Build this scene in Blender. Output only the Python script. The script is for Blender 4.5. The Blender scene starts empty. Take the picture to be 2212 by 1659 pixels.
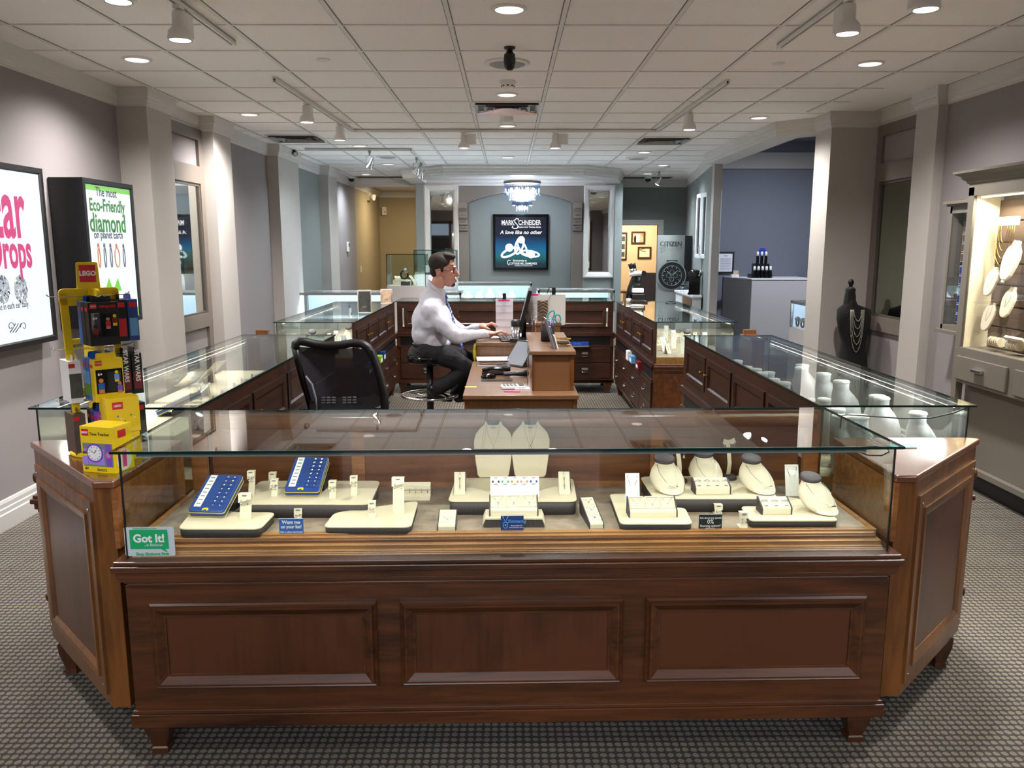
import bpy, bmesh, math, random
from mathutils import Matrix, Vector, Euler
random.seed(7)
PI = math.pi
S = bpy.context.scene
COL = S.collection

# ------------------------------------------------------------------ camera
F_PX, CX, CY, HC = 1760.0, 1106.0, 829.5, 1.68
PITCH = math.atan((CY - 528.0) / F_PX)
YAW = math.atan((CX - 1097.0) / F_PX * math.cos(PITCH))
cam_d = bpy.data.cameras.new('camera')
cam_d.sensor_fit = 'HORIZONTAL'; cam_d.sensor_width = 36.0
cam_d.lens = 36.0 * F_PX / 2212.0
cam_d.clip_start = 0.05; cam_d.clip_end = 100
cam = bpy.data.objects.new('camera', cam_d); COL.objects.link(cam)
cam.location = (0, 0, HC); cam.rotation_euler = (PI / 2 - PITCH, 0, -YAW)
S.camera = cam
S.view_settings.view_transform = 'Standard'; S.view_settings.look = 'None'
S.view_settings.gamma = 1.0; S.view_settings.use_curve_mapping = False
EXPO = 2.40
S.view_settings.exposure = EXPO
S.cycles.max_bounces = 9; S.cycles.transparent_max_bounces = 16
W = bpy.data.worlds.new('world'); S.world = W; W.use_nodes = True
W.node_tree.nodes['Background'].inputs[0].default_value = (0.62, 0.66, 0.75, 1)
W.node_tree.nodes['Background'].inputs[1].default_value = 0.12

def _ray(px, py):
    b = (CY - py) / F_PX; a = (px - CX) / F_PX
    fy = math.cos(PITCH) + b * math.sin(PITCH); uz = -math.sin(PITCH) + b * math.cos(PITCH)
    c, s = math.cos(YAW), math.sin(YAW)
    return Vector((a * c + fy * s, -a * s + fy * c, uz))
def PZ(px, py, z):
    r = _ray(px, py); return Vector((0, 0, HC)) + r * ((z - HC) / r.z)
def PY(px, py, y):
    r = _ray(px, py); return Vector((0, 0, HC)) + r * (y / r.y)
def PX(px, py, x):
    r = _ray(px, py); return Vector((0, 0, HC)) + r * (x / r.x)

# ------------------------------------------------------------------ lamps
def lamp(name, kind, loc, power, col=(1, 1, 1), rot=(0, 0, 0), size=.1, sy=None, spot=None, blend=.6, parent=None):
    d = bpy.data.lights.new(name, kind); d.energy = power; d.color = col
    if kind == 'AREA':
        d.size = size
        if sy: d.shape = 'RECTANGLE'; d.size_y = sy
        else: d.shape = 'DISK'
    elif kind == 'SPOT':
        d.spot_size = spot or math.radians(70); d.spot_blend = blend; d.shadow_soft_size = size
    else: d.shadow_soft_size = size
    o = bpy.data.objects.new(name, d); COL.objects.link(o)
    o.location = loc; o.rotation_euler = rot
    if parent: o.parent = parent
    return o
def aim(o, target):
    o.rotation_euler = (Vector(target) - o.location).to_track_quat('-Z', 'Y').to_euler()
WARM = (1.0, .86, .70); NEUT = (1.0, .965, .95); COOL = (.80, .92, 1.0)
KCAN, KSPOT, KBOX = 56.0, 34.0, 0.062

# ------------------------------------------------------------------ materials
M = {}
def lin(h):
    if isinstance(h, str):
        h = h.lstrip('#'); c = [int(h[i:i + 2], 16) / 255 for i in (0, 2, 4)]
    else: c = h
    return tuple((x / 12.92 if x <= .04045 else ((x + .055) / 1.055) ** 2.4) for x in c) + (1,)
def mat(name, col, rough=.6, metal=0, noise=0, nscale=20, bump=0, bscale=60, emit=0, ecol=None, spec=None, coat=0, sheen=0):
    m = bpy.data.materials.new(name); m.use_nodes = True; M[name] = m
    nt = m.node_tree; N = nt.nodes; L = nt.links; b = N['Principled BSDF']
    c = lin(col); b.inputs['Base Color'].default_value = c
    b.inputs['Roughness'].default_value = rough; b.inputs['Metallic'].default_value = metal
    if coat: b.inputs['Coat Weight'].default_value = coat; b.inputs['Coat Roughness'].default_value = .12
    if spec is not None: b.inputs['Specular IOR Level'].default_value = spec
    if emit:
        b.inputs['Emission Color'].default_value = lin(ecol) if ecol else c
        b.inputs['Emission Strength'].default_value = emit
    if noise or bump:
        tc = N.new('ShaderNodeTexCoord')
    if noise:
        n = N.new('ShaderNodeTexNoise'); n.inputs['Scale'].default_value = nscale; n.inputs['Detail'].default_value = 5
        L.new(tc.outputs['Object'], n.inputs['Vector'])
        mx = N.new('ShaderNodeMix'); mx.data_type = 'RGBA'
        mx.inputs[6].default_value = tuple(x * (1 - noise) for x in c[:3]) + (1,)
        mx.inputs[7].default_value = tuple(min(1, x * (1 + noise)) for x in c[:3]) + (1,)
        L.new(n.outputs['Fac'], mx.inputs[0]); L.new(mx.outputs[2], b.inputs['Base Color'])
    if bump:
        n = N.new('ShaderNodeTexNoise'); n.inputs['Scale'].default_value = bscale; n.inputs['Detail'].default_value = 3
        L.new(tc.outputs['Object'], n.inputs['Vector'])
        bp = N.new('ShaderNodeBump'); bp.inputs['Strength'].default_value = bump; bp.inputs['Distance'].default_value = .004
        L.new(n.outputs['Fac'], bp.inputs['Height']); L.new(bp.outputs[0], b.inputs['Normal'])
    return m
def wood(name, dark, light, axis='X', rough=.35, scale=1.0, coat=.35, figure=.5):
    m = bpy.data.materials.new(name); m.use_nodes = True; M[name] = m
    nt = m.node_tree; N = nt.nodes; L = nt.links; b = N['Principled BSDF']
    tc = N.new('ShaderNodeTexCoord'); mp = N.new('ShaderNodeMapping')
    s = {'X': (1.2, 14, 14), 'Y': (14, 1.2, 14), 'Z': (14, 14, 1.2)}[axis]
    mp.inputs['Scale'].default_value = tuple(q * scale for q in s)
    L.new(tc.outputs['Object'], mp.inputs[0])
    n1 = N.new('ShaderNodeTexNoise'); n1.inputs['Scale'].default_value = 1.5; n1.inputs['Detail'].default_value = 8; n1.inputs['Distortion'].default_value = 1.2
    n2 = N.new('ShaderNodeTexNoise'); n2.inputs['Scale'].default_value = 7; n2.inputs['Detail'].default_value = 6
    n3 = N.new('ShaderNodeTexNoise'); n3.inputs['Scale'].default_value = 1.6; n3.inputs['Detail'].default_value = 3
    L.new(mp.outputs[0], n1.inputs['Vector']); L.new(mp.outputs[0], n2.inputs['Vector']); L.new(tc.outputs['Object'], n3.inputs['Vector'])
    a = N.new('ShaderNodeMath'); a.operation = 'MULTIPLY_ADD'; L.new(n1.outputs[0], a.inputs[0]); a.inputs[1].default_value = 1 - figure * .5
    a2 = N.new('ShaderNodeMath'); a2.operation = 'MULTIPLY'; L.new(n3.outputs[0], a2.inputs[0]); a2.inputs[1].default_value = figure
    L.new(a2.outputs[0], a.inputs[2])
    a3 = N.new('ShaderNodeMath'); a3.operation = 'MULTIPLY_ADD'; L.new(n2.outputs[0], a3.inputs[0]); a3.inputs[1].default_value = .3; L.new(a.outputs[0], a3.inputs[2])
    r = N.new('ShaderNodeMapRange'); r.inputs[1].default_value = .50; r.inputs[2].default_value = .92
    L.new(a3.outputs[0], r.inputs[0])
    mx = N.new('ShaderNodeMix'); mx.data_type = 'RGBA'; mx.inputs[6].default_value = lin(dark); mx.inputs[7].default_value = lin(light)
    L.new(r.outputs[0], mx.inputs[0]); L.new(mx.outputs[2], b.inputs['Base Color'])
    b.inputs['Roughness'].default_value = rough; b.inputs['Coat Weight'].default_value = coat; b.inputs['Coat Roughness'].default_value = .22
    return m
def glass(name, tint=(.93, .97, .95), f0=.04, rough=0.0):
    m = bpy.data.materials.new(name); m.use_nodes = True; M[name] = m
    nt = m.node_tree; N = nt.nodes; L = nt.links
    for n in list(N):
        if n.type != 'OUTPUT_MATERIAL': N.remove(n)
    out = [n for n in N if n.type == 'OUTPUT_MATERIAL'][0]
    g = N.new('ShaderNodeNewGeometry'); d = N.new('ShaderNodeVectorMath'); d.operation = 'DOT_PRODUCT'
    L.new(g.outputs['Incoming'], d.inputs[0]); L.new(g.outputs['Normal'], d.inputs[1])
    ab = N.new('ShaderNodeMath'); ab.operation = 'ABSOLUTE'; L.new(d.outputs['Value'], ab.inputs[0])
    om = N.new('ShaderNodeMath'); om.operation = 'SUBTRACT'; om.inputs[0].default_value = 1; om.use_clamp = True; L.new(ab.outputs[0], om.inputs[1])
    pw = N.new('ShaderNodeMath'); pw.operation = 'POWER'; pw.inputs[1].default_value = 5; L.new(om.outputs[0], pw.inputs[0])
    ma = N.new('ShaderNodeMath'); ma.operation = 'MULTIPLY_ADD'; ma.inputs[1].default_value = 1 - f0; ma.inputs[2].default_value = f0; L.new(pw.outputs[0], ma.inputs[0])
    t = N.new('ShaderNodeBsdfTransparent'); t.inputs[0].default_value = tint + (1,)
    gl = N.new('ShaderNodeBsdfGlossy'); gl.inputs['Roughness'].default_value = rough
    mx = N.new('ShaderNodeMixShader'); L.new(ma.outputs[0], mx.inputs[0]); L.new(t.outputs[0], mx.inputs[1]); L.new(gl.outputs[0], mx.inputs[2])
    L.new(mx.outputs[0], out.inputs[0])
    return m
def emis(name, col, strength):
    strength = strength / 2 ** EXPO
    m = bpy.data.materials.new(name); m.use_nodes = True; M[name] = m
    nt = m.node_tree; N = nt.nodes
    b = N['Principled BSDF']; b.inputs['Base Color'].default_value = (.02, .02, .02, 1) if strength < 1 else (.8, .8, .8, 1) if sum(lin(col)[:3]) > 1 else lin(col)
    b.inputs['Emission Color'].default_value = lin(col); b.inputs['Emission Strength'].default_value = strength
    b.inputs['Roughness'].default_value = .4
    return m

mat('ceil_tile', '#efeae7', .95, noise=.06, nscale=90, bump=.25, bscale=180)
mat('ceil_grid', '#dcd8d2', .6)
mat('grid_gap', '#7d7770', .9)
mat('crown', '#c9c4bf', .55)
mat('pilaster', '#ada7a0', .7)
mat('wall_grey', '#878080', .85, bump=.1, bscale=250)
mat('wall_cool', '#7f8482', .85)
mat('wall_blue', '#747780', .85)
mat('wall_tan', '#a08e6c', .85)
mat('wall_cream', '#d2bd9c', .85)
mat('baseboard', '#b9b7b3', .5)
mat('frame_taupe', '#6f665d', .5)
mat('frame_taupe_dark', '#4e463e', .5)
mat('cab_taupe', '#716a5f', .5)
mat('fix_white', '#dedbd6', .45)
mat('metal_grey', '#9a9a98', .4, .8)
mat('chrome', '#e0e0e0', .12, 1)
mat('silver', '#d8d8dc', .2, 1)
mat('gold', '#d9a640', .22, 1)
mat('brass', '#b98a3a', .3, 1)
mat('black', '#101012', .45)
mat('black_gloss', '#08080a', .12)
mat('black_soft', '#0b0b0d', .9)
mat('mesh_black', '#15131a', .8, noise=.5, nscale=300)
mat('charcoal', '#3a3334', .6)
mat('cream', '#d6c8ad', .75, bump=.08, bscale=400)
mat('cream_bright', '#dfd4bb', .7)
mat('white', '#e8e8ea', .5)
mat('paper', '#eceaf0', .7)
mat('ink', '#2a2a30', .8)
mat('ink_grey', '#77777c', .8)
mat('card_white', '#f1f0ec', .6)
mat('tray_brown', '#40343a', .6)
mat('navy_tray', '#27458c', .35)
mat('yellow_line', '#e2d24a', .5)
mat('yellow', '#f2cf12', .38)
mat('yellow_d', '#d8ae10', .4)
mat('red', '#cf2127', .4)
mat('orange', '#e0803a', .5)
mat('teal_card', '#3f9aa0', .35)
mat('sign_blue', '#3a6cc4', .4)
mat('sign_navy', '#173a86', .35)
mat('sign_dark', '#22262e', .4)
mat('sticker', '#c9d4d6', .45)
mat('green', '#15ac66', .45)
mat('lime', '#8fc23a', .5)
mat('cyan', '#2aa0cf', .5)
mat('pink', '#ee3f93', .5)
mat('purple', '#7c4fc0', .45)
mat('purple_l', '#a98ad8', .45)
mat('blue_box', '#1e62b6', .4)
mat('blue_l', '#69a8e0', .4)
mat('grass', '#6f9a4a', .5)
mat('darkred', '#7d1520', .4)
mat('skin', '#b98370', .55)
mat('hair', '#21150e', .75, noise=.4, nscale=120)
mat('stubble', '#6d4a3c', .7)
mat('shirt', '#bfbec8', .85)
mat('trouser', '#0c0c12', .85)
mat('shoe', '#0a0a0b', .25)
mat('tie', '#2c468f', .5)
mat('tie_w', '#b9c6de', .5)
mat('bust_white', '#b4b3b4', .6)
mat('stone', '#8f7d6c', .55, noise=.75, nscale=22)
mat('linen', '#d9cdb5', .8)
mat('grill', '#b4b3b2', .6, noise=.2, nscale=900)
mat('speaker_cloth', '#9c9b9d', .8)
mat('notch', '#7b7f88', .5)
mat('counter_white', '#bcb6b4', .55)
mat('fabric_dress', '#060607', .95)
mat('pearl', '#a8a294', .3, .3)
mat('photo_dark', '#4c4a46', .5, noise=.5, nscale=40)
mat('photo_bride', '#c9a88a', .5, noise=.6, nscale=30)
mat('banner_grey', '#8e908c', .5, noise=.15, nscale=3)
mat('watch_dark', '#191b1a', .4)
mat('watch_steel', '#a2a5a0', .35, .6)
mat('dice', '#5d4a3c', .6)
mat('crystal_dark', '#20242a', .2)
mat('bark', '#3a2b20', .8)
wood('wood_dark_x', '#221008', '#603519', 'X', coat=.25)
wood('wood_dark_z', '#221008', '#5b3218', 'Z', coat=.25)
wood('wood_panel', '#200f08', '#593018', 'Z', figure=1.1, coat=.2, scale=.6)
wood('wood_mid_x', '#452614', '#7c4a26', 'X')
wood('wood_mid_z', '#45270f', '#85501f', 'Z')
wood('wood_mid_y', '#5a2c12', '#a05a28', 'Y')
wood('wood_hi', '#7d4e26', '#b07c46', 'X', rough=.3)
wood('wood_lit', '#6d3d1c', '#a2683a', 'X', rough=.25, coat=.6)  # paler wood, with lamp and ceiling light put into its colour
wood('wood_wing_top', '#5c311b', '#7d4a2b', 'X', rough=.22, coat=.8, figure=.3)
wood('wood_desk', '#5f432b', '#856246', 'X', rough=.3)
wood('wood_desk_z', '#553921', '#7c5738', 'Z', rough=.3, figure=1.2)
wood('wood_inner', '#1c0e08', '#3f200f', 'X', rough=.45, coat=.08)
wood('wood_inner_z', '#1c0e08', '#3f200f', 'Z', rough=.45, coat=.08)
glass('glass'); glass('glass_edge', (.35, .62, .55), .05)
glass('glass_clear', (.98, .99, .99), .03)
glass('crystal', (.86, .92, 1.0), .12)
mat('glass_rim', '#0c2a24', .15)
mat('mirror', '#d6d9d4', .02, 1)
mat('mirror_green', '#a5aa9c', .04, 1)
emis('em_can', '#fff6ea', 1.3); emis('em_spot', '#f6f4ff', 18); emis('em_spot_w', '#ffe2bd', 12)
emis('em_bar', '#fff0d8', 9); emis('em_box', '#f0faff', 1.05); emis('em_case_blue', '#bfe2ff', 1.15)
emis('em_case_teal', '#b5ecf2', 1.1); emis('em_crystal', '#eaf2ff', 14); emis('em_screen', '#0f1d2a', 1.0)
emis('em_white', '#ffffff', 1.1); emis('em_pink', '#f0408a', .8); emis('em_green', '#3f9a3a', .7); emis('em_lgreen', '#8ade5a', .9)
emis('em_navytext', '#20304a', .5); emis('em_orange', '#e08a4a', .8); emis('em_grey', '#7c8494', .6); emis('em_lightgrey', '#c3ccd4', .8)
emis('em_tan', '#fff0c8', 3.0); emis('em_scope', '#d8fff2', 3.5); emis('em_win', '#6f93c8', .9); emis('em_cab', '#fff7d8', 2.2)
emis('em_mall_daylight', '#9fb2c8', .5)  # glow that stands in for daylight on the far mall wall

# carpet: woven pebble pattern
def carpet():
    m = bpy.data.materials.new('carpet'); m.use_nodes = True; M['carpet'] = m
    nt = m.node_tree; N = nt.nodes; L = nt.links; b = N['Principled BSDF']
    tc = N.new('ShaderNodeTexCoord'); mp = N.new('ShaderNodeMapping'); mp.inputs['Scale'].default_value = (1, 1, 1)
    L.new(tc.outputs['Object'], mp.inputs[0])
    nz = N.new('ShaderNodeTexNoise'); nz.inputs['Scale'].default_value = 60; nz.inputs['Detail'].default_value = 2
    L.new(tc.outputs['Object'], nz.inputs['Vector'])
    def vm(op, a, b_=None, k=None):
        q = N.new('ShaderNodeVectorMath'); q.operation = op; L.new(a, q.inputs[0])
        if b_ is not None: L.new(b_, q.inputs[1])
        if k is not None: q.inputs[1].default_value = k
        return q
    off = vm('MULTIPLY', nz.outputs['Color'], k=(.30, .30, 0))
    sc = vm('MULTIPLY', mp.outputs[0], k=(1 / .028, 1 / .030, 0)); ad = vm('ADD', sc.outputs[0], off.outputs[0])
    fr = vm('FRACTION', ad.outputs[0]); ce = vm('SUBTRACT', fr.outputs[0], k=(.5, .5, 0)); st = vm('MULTIPLY', ce.outputs[0], k=(1.05, 1.12, 0))
    ln = N.new('ShaderNodeVectorMath'); ln.operation = 'LENGTH'; L.new(st.outputs[0], ln.inputs[0])
    br = N.new('ShaderNodeMapRange'); br.interpolation_type = 'SMOOTHSTEP'; br.inputs[1].default_value = .36; br.inputs[2].default_value = .52; L.new(ln.outputs['Value'], br.inputs[0])
    nv = N.new('ShaderNodeTexNoise'); nv.inputs['Scale'].default_value = 9; L.new(tc.outputs['Object'], nv.inputs['Vector'])
    cv = N.new('ShaderNodeMix'); cv.data_type = 'RGBA'; cv.inputs[6].default_value = lin('#847b6a'); cv.inputs[7].default_value = lin('#6e6659'); L.new(nv.outputs[0], cv.inputs[0])
    mx = N.new('ShaderNodeMix'); mx.data_type = 'RGBA'; L.new(cv.outputs[2], mx.inputs[6]); mx.inputs[7].default_value = lin('#3b3736')
    L.new(br.outputs[0], mx.inputs[0]); L.new(mx.outputs[2], b.inputs['Base Color'])
    n2 = N.new('ShaderNodeTexNoise'); n2.inputs['Scale'].default_value = 600
    L.new(tc.outputs['Object'], n2.inputs['Vector'])
    h = N.new('ShaderNodeMath'); h.operation = 'MULTIPLY_ADD'; L.new(n2.outputs[0], h.inputs[0]); h.inputs[1].default_value = .35
    iv = N.new('ShaderNodeMath'); iv.operation = 'SUBTRACT'; iv.inputs[0].default_value = 1; L.new(br.outputs[0], iv.inputs[1]); L.new(iv.outputs[0], h.inputs[2])
    bp = N.new('ShaderNodeBump'); bp.inputs['Strength'].default_value = .8; bp.inputs['Distance'].default_value = .006
    L.new(h.outputs[0], bp.inputs['Height']); L.new(bp.outputs[0], b.inputs['Normal'])
    b.inputs['Roughness'].default_value = .95
carpet()
def brick_floor():
    m = bpy.data.materials.new('paver'); m.use_nodes = True; M['paver'] = m
    nt = m.node_tree; N = nt.nodes; L = nt.links; b = N['Principled BSDF']
    tc = N.new('ShaderNodeTexCoord'); br = N.new('ShaderNodeTexBrick'); br.inputs['Scale'].default_value = 1
    L.new(tc.outputs['Object'], br.inputs['Vector'])
    br.inputs['Brick Width'].default_value = .30; br.inputs['Row Height'].default_value = .15; br.inputs['Mortar Size'].default_value = .006
    br.inputs['Color1'].default_value = lin('#a88a82'); br.inputs['Color2'].default_value = lin('#98807e'); br.inputs['Mortar'].default_value = lin('#5a4440')
    L.new(br.outputs['Color'], b.inputs['Base Color']); b.inputs['Roughness'].default_value = .35
brick_floor()
def screen_mat():
    m = bpy.data.materials.new('screen_art'); m.use_nodes = True; M['screen_art'] = m
    nt = m.node_tree; N = nt.nodes; L = nt.links; b = N['Principled BSDF']
    tc = N.new('ShaderNodeTexCoord'); sp = N.new('ShaderNodeSeparateXYZ'); L.new(tc.outputs['Generated'], sp.inputs[0])
    cr = N.new('ShaderNodeValToRGB'); e = cr.color_ramp.elements
    e[0].position = 0; e[0].color = lin('#0b1822'); e[1].position = 1; e[1].color = lin('#0a0c18')
    for p, c in ((.15, '#16353c'), (.3, '#0b7076'), (.42, '#086c9c'), (.55, '#0a4a78'), (.68, '#0c1c30')):
        q = e.new(p); q.color = lin(c)
    nz = N.new('ShaderNodeTexNoise'); nz.inputs['Scale'].default_value = 3; L.new(tc.outputs['Generated'], nz.inputs['Vector'])
    ad = N.new('ShaderNodeMath'); ad.operation = 'MULTIPLY_ADD'; L.new(nz.outputs[0], ad.inputs[0]); ad.inputs[1].default_value = .12; L.new(sp.outputs['Z'], ad.inputs[2])
    L.new(ad.outputs[0], cr.inputs[0]); b.inputs['Base Color'].default_value = (.01, .01, .015, 1); b.inputs['Roughness'].default_value = .2
    L.new(cr.outputs[0], b.inputs['Emission Color']); b.inputs['Emission Strength'].default_value = .9 / 2 ** EXPO
screen_mat()

# ------------------------------------------------------------------ mesh builder
class MB:
    def __init__(s, m='white'):
        s.v = []; s.f = []; s.mi = []; s.sm = []; s.mats = []; s.T = Matrix.Identity(4); s.use(m)
    def use(s, m):
        if m not in s.mats: s.mats.append(m)
        s.cur = s.mats.index(m); return s
    def add(s, vs, fs, smooth=False):
        o = len(s.v); s.v += [s.T @ Vector(p) for p in vs]
        for f in fs: s.f.append([i + o for i in f]); s.mi.append(s.cur); s.sm.append(smooth)
        return s
    def box(s, x0, y0, z0, x1, y1, z1):
        if x0 > x1: x0, x1 = x1, x0
        if y0 > y1: y0, y1 = y1, y0
        if z0 > z1: z0, z1 = z1, z0
        return s.add([(x0, y0, z0), (x1, y0, z0), (x1, y1, z0), (x0, y1, z0), (x0, y0, z1), (x1, y0, z1), (x1, y1, z1), (x0, y1, z1)],
                     [(0, 3, 2, 1), (4, 5, 6, 7), (0, 1, 5, 4), (1, 2, 6, 5), (2, 3, 7, 6), (3, 0, 4, 7)])
    def cbox(s, c, sz):
        return s.box(c[0] - sz[0] / 2, c[1] - sz[1] / 2, c[2] - sz[2] / 2, c[0] + sz[0] / 2, c[1] + sz[1] / 2, c[2] + sz[2] / 2)
    def prism(s, poly, z0, z1, axis='z', smooth=False):
        n = len(poly)
        ar = sum(poly[i][0] * poly[(i + 1) % n][1] - poly[(i + 1) % n][0] * poly[i][1] for i in range(n))
        if ar < 0: poly = poly[::-1]
        def P(a, b, z):
            return {'z': (a, b, z), 'y': (a, -z, b), 'x': (z, a, b)}[axis]
        if axis == 'y': z0, z1 = -z0, -z1
        if z0 > z1: z0, z1 = z1, z0
        vs = [P(a, b, z0) for a, b in poly] + [P(a, b, z1) for a, b in poly]
        s.add(vs, [list(range(n))[::-1], [i + n for i in range(n)]])
        o = len(s.v) - 2 * n
        for i in range(n):
            j = (i + 1) % n; s.f.append([o + i, o + j, o + j + n, o + i + n]); s.mi.append(s.cur); s.sm.append(smooth)
        return s
    def cyl(s, p0, p1, r0, r1=None, n=16, caps=True):
        r1 = r0 if r1 is None else r1
        p0, p1 = Vector(p0), Vector(p1); d = (p1 - p0).normalized()
        a = Vector((1, 0, 0)) if abs(d.x) < .9 else Vector((0, 1, 0)); u = d.cross(a).normalized(); w = d.cross(u)
        vs = [p0 + (u * math.cos(2 * PI * i / n) + w * math.sin(2 * PI * i / n)) * r0 for i in range(n)]
        vs += [p1 + (u * math.cos(2 * PI * i / n) + w * math.sin(2 * PI * i / n)) * r1 for i in range(n)]
        s.add(vs, [(i, (i + 1) % n, (i + 1) % n + n, i + n) for i in range(n)], True)
        if caps:
            o = len(s.v) - 2 * n; s.f.append([o + i for i in range(n)][::-1]); s.f.append([o + n + i for i in range(n)])
            s.mi += [s.cur] * 2; s.sm += [False] * 2
        return s
    def lathe(s, prof, c=(0, 0, 0), n=20, sx=1, sy=1, cap=True):
        vs = []; fs = []
        for r, z in prof:
            for i in range(n):
                a = 2 * PI * i / n; vs.append((c[0] + r * math.cos(a) * sx, c[1] + r * math.sin(a) * sy, c[2] + z))
        for k in range(len(prof) - 1):
            for i in range(n):
                j = (i + 1) % n; fs.append((k * n + i, k * n + j, (k + 1) * n + j, (k + 1) * n + i))
        s.add(vs, fs, True)
        if cap:
            o = len(s.v) - len(vs)
            s.f.append([o + i for i in range(n)][::-1]); s.f.append([o + (len(prof) - 1) * n + i for i in range(n)]); s.mi += [s.cur] * 2; s.sm += [False] * 2
        return s
    def loft(s, rings, smooth=True, cap=True, close=False):
        n = len(rings[0]); vs = [p for r in rings for p in r]; fs = []
        R = len(rings)
        for k in range(R if close else R - 1):
            for i in range(n):
                j = (i + 1) % n; k2 = (k + 1) % R; fs.append((k * n + i, k * n + j, k2 * n + j, k2 * n + i))
        s.add(vs, fs, smooth)
        if cap and not close:
            o = len(s.v) - len(vs)
            s.f.append([o + i for i in range(n)][::-1]); s.f.append([o + (R - 1) * n + i for i in range(n)]); s.mi += [s.cur] * 2; s.sm += [False] * 2
        return s
    def tube(s, pts, r, n=8, closed=False):
        pts = [Vector(p) for p in pts]; rings = []; N = len(pts); up = None
        for i, p in enumerate(pts):
            if closed: d = pts[(i + 1) % N] - pts[i - 1]
            else: d = pts[min(i + 1, N - 1)] - pts[max(i - 1, 0)]
            d.normalize()
            if up is None:
                a = Vector((0, 0, 1)) if abs(d.z) < .9 else Vector((1, 0, 0)); u = d.cross(a).normalized()
            else:
                u = (up - d * up.dot(d))
                u = u.normalized() if u.length > 1e-6 else d.orthogonal().normalized()
            up = u; w = d.cross(u); rr = r[i] if isinstance(r, (list, tuple)) else r
            rings.append([p + (u * math.cos(2 * PI * k / n) + w * math.sin(2 * PI * k / n)) * rr for k in range(n)])
        return s.loft(rings, True, True, closed)
    def ell(s, c, r, n=12, m=8):
        prof = [(max(1e-4, math.sin(PI * k / m)), -math.cos(PI * k / m)) for k in range(m + 1)]
        vs = []; fs = []
        for q, z in prof:
            for i in range(n):
                a = 2 * PI * i / n; vs.append((c[0] + r[0] * q * math.cos(a), c[1] + r[1] * q * math.sin(a), c[2] + r[2] * z))
        for k in range(m):
            for i in range(n):
                j = (i + 1) % n; fs.append((k * n + i, k * n + j, (k + 1) * n + j, (k + 1) * n + i))
        return s.add(vs, fs, True)
    def frame(s, x0, x1, z0, z1, y, prof, axis='y'):
        """mitred picture frame, outer rect x0..x1,z0..z1 on plane y facing -y; prof=[(inset, protrusion)...]"""
        rings = []
        for i, pr in prof:
            rings.append([(x0 + i, y - pr, z0 + i), (x1 - i, y - pr, z0 + i), (x1 - i, y - pr, z1 - i), (x0 + i, y - pr, z1 - i)])
        fs = []
        for k in range(len(rings) - 1):
            for i in range(4):
                j = (i + 1) % 4; fs.append((k * 4 + i, k * 4 + j, (k + 1) * 4 + j, (k + 1) * 4 + i))
        return s.add([p for r in rings for p in r], fs)
    def mesh(s, name, bevel=0, seg=2):
        me = bpy.data.meshes.new(name); me.from_pydata([tuple(p) for p in s.v], [], s.f)
        for m in s.mats: me.materials.append(M[m])
        me.polygons.foreach_set('material_index', s.mi); me.polygons.foreach_set('use_smooth', s.sm); me.update()
        return me
    def build(s, name, parent=None, loc=(0, 0, 0), rot=(0, 0, 0), bevel=0, seg=2, label=None):
        o = bpy.data.objects.new(name, s.mesh(name)); COL.objects.link(o)
        o.location = loc; o.rotation_euler = rot
        if parent: o.parent = parent
        if bevel:
            b = o.modifiers.new('bevel', 'BEVEL'); b.width = bevel; b.segments = seg; b.limit_method = 'ANGLE'; b.angle_limit = .6
        if label: o['label'] = label
        return o
def sweep(path, prof, closed=False):
    """prof (d, z) swept along xy path, d to the left of travel; mitred. returns verts, faces"""
    n = len(path); P = [Vector((p[0], p[1])) for p in path]; vs = []; fs = []; k = len(prof)
    for i in range(n):
        if closed: a = P[i] - P[i - 1]; b = P[(i + 1) % n] - P[i]
        else:
            a = P[i] - P[i - 1] if i else P[1] - P[0]; b = P[i + 1] - P[i] if i < n - 1 else P[i] - P[i - 1]
        a.normalize(); b.normalize(); na = Vector((-a.y, a.x)); nb = Vector((-b.y, b.x)); m = (na + nb)
        m = m / max(.2, m.dot(na)) if m.length > 1e-6 else na
        for d, z in prof: vs.append((P[i].x + m.x * d, P[i].y + m.y * d, z))
    for i in range(n if closed else n - 1):
        j = (i + 1) % n
        for q in range(k - 1): fs.append((i * k + q, i * k + q + 1, j * k + q + 1, j * k + q))
    return vs, fs
def rot2(p, a): return (p[0] * math.cos(a) - p[1] * math.sin(a), p[0] * math.sin(a) + p[1] * math.cos(a))
def rpoly(pts, r, n=5):
    """round the corners of a polygon"""
    out = []; N = len(pts)
    for i in range(N):
        p0, p1, p2 = Vector(pts[i - 1][:2]), Vector(pts[i][:2]), Vector(pts[(i + 1) % N][:2])
        a = (p0 - p1); b = (p2 - p1); ra = min(r, a.length * .45, b.length * .45); a = p1 + a.normalized() * ra; b = p1 + b.normalized() * ra
        for k in range(n + 1):
            t = k / n; q = a * (1 - t) ** 2 + p1 * 2 * t * (1 - t) + b * t * t; out.append((q.x, q.y))
    return out

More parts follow.
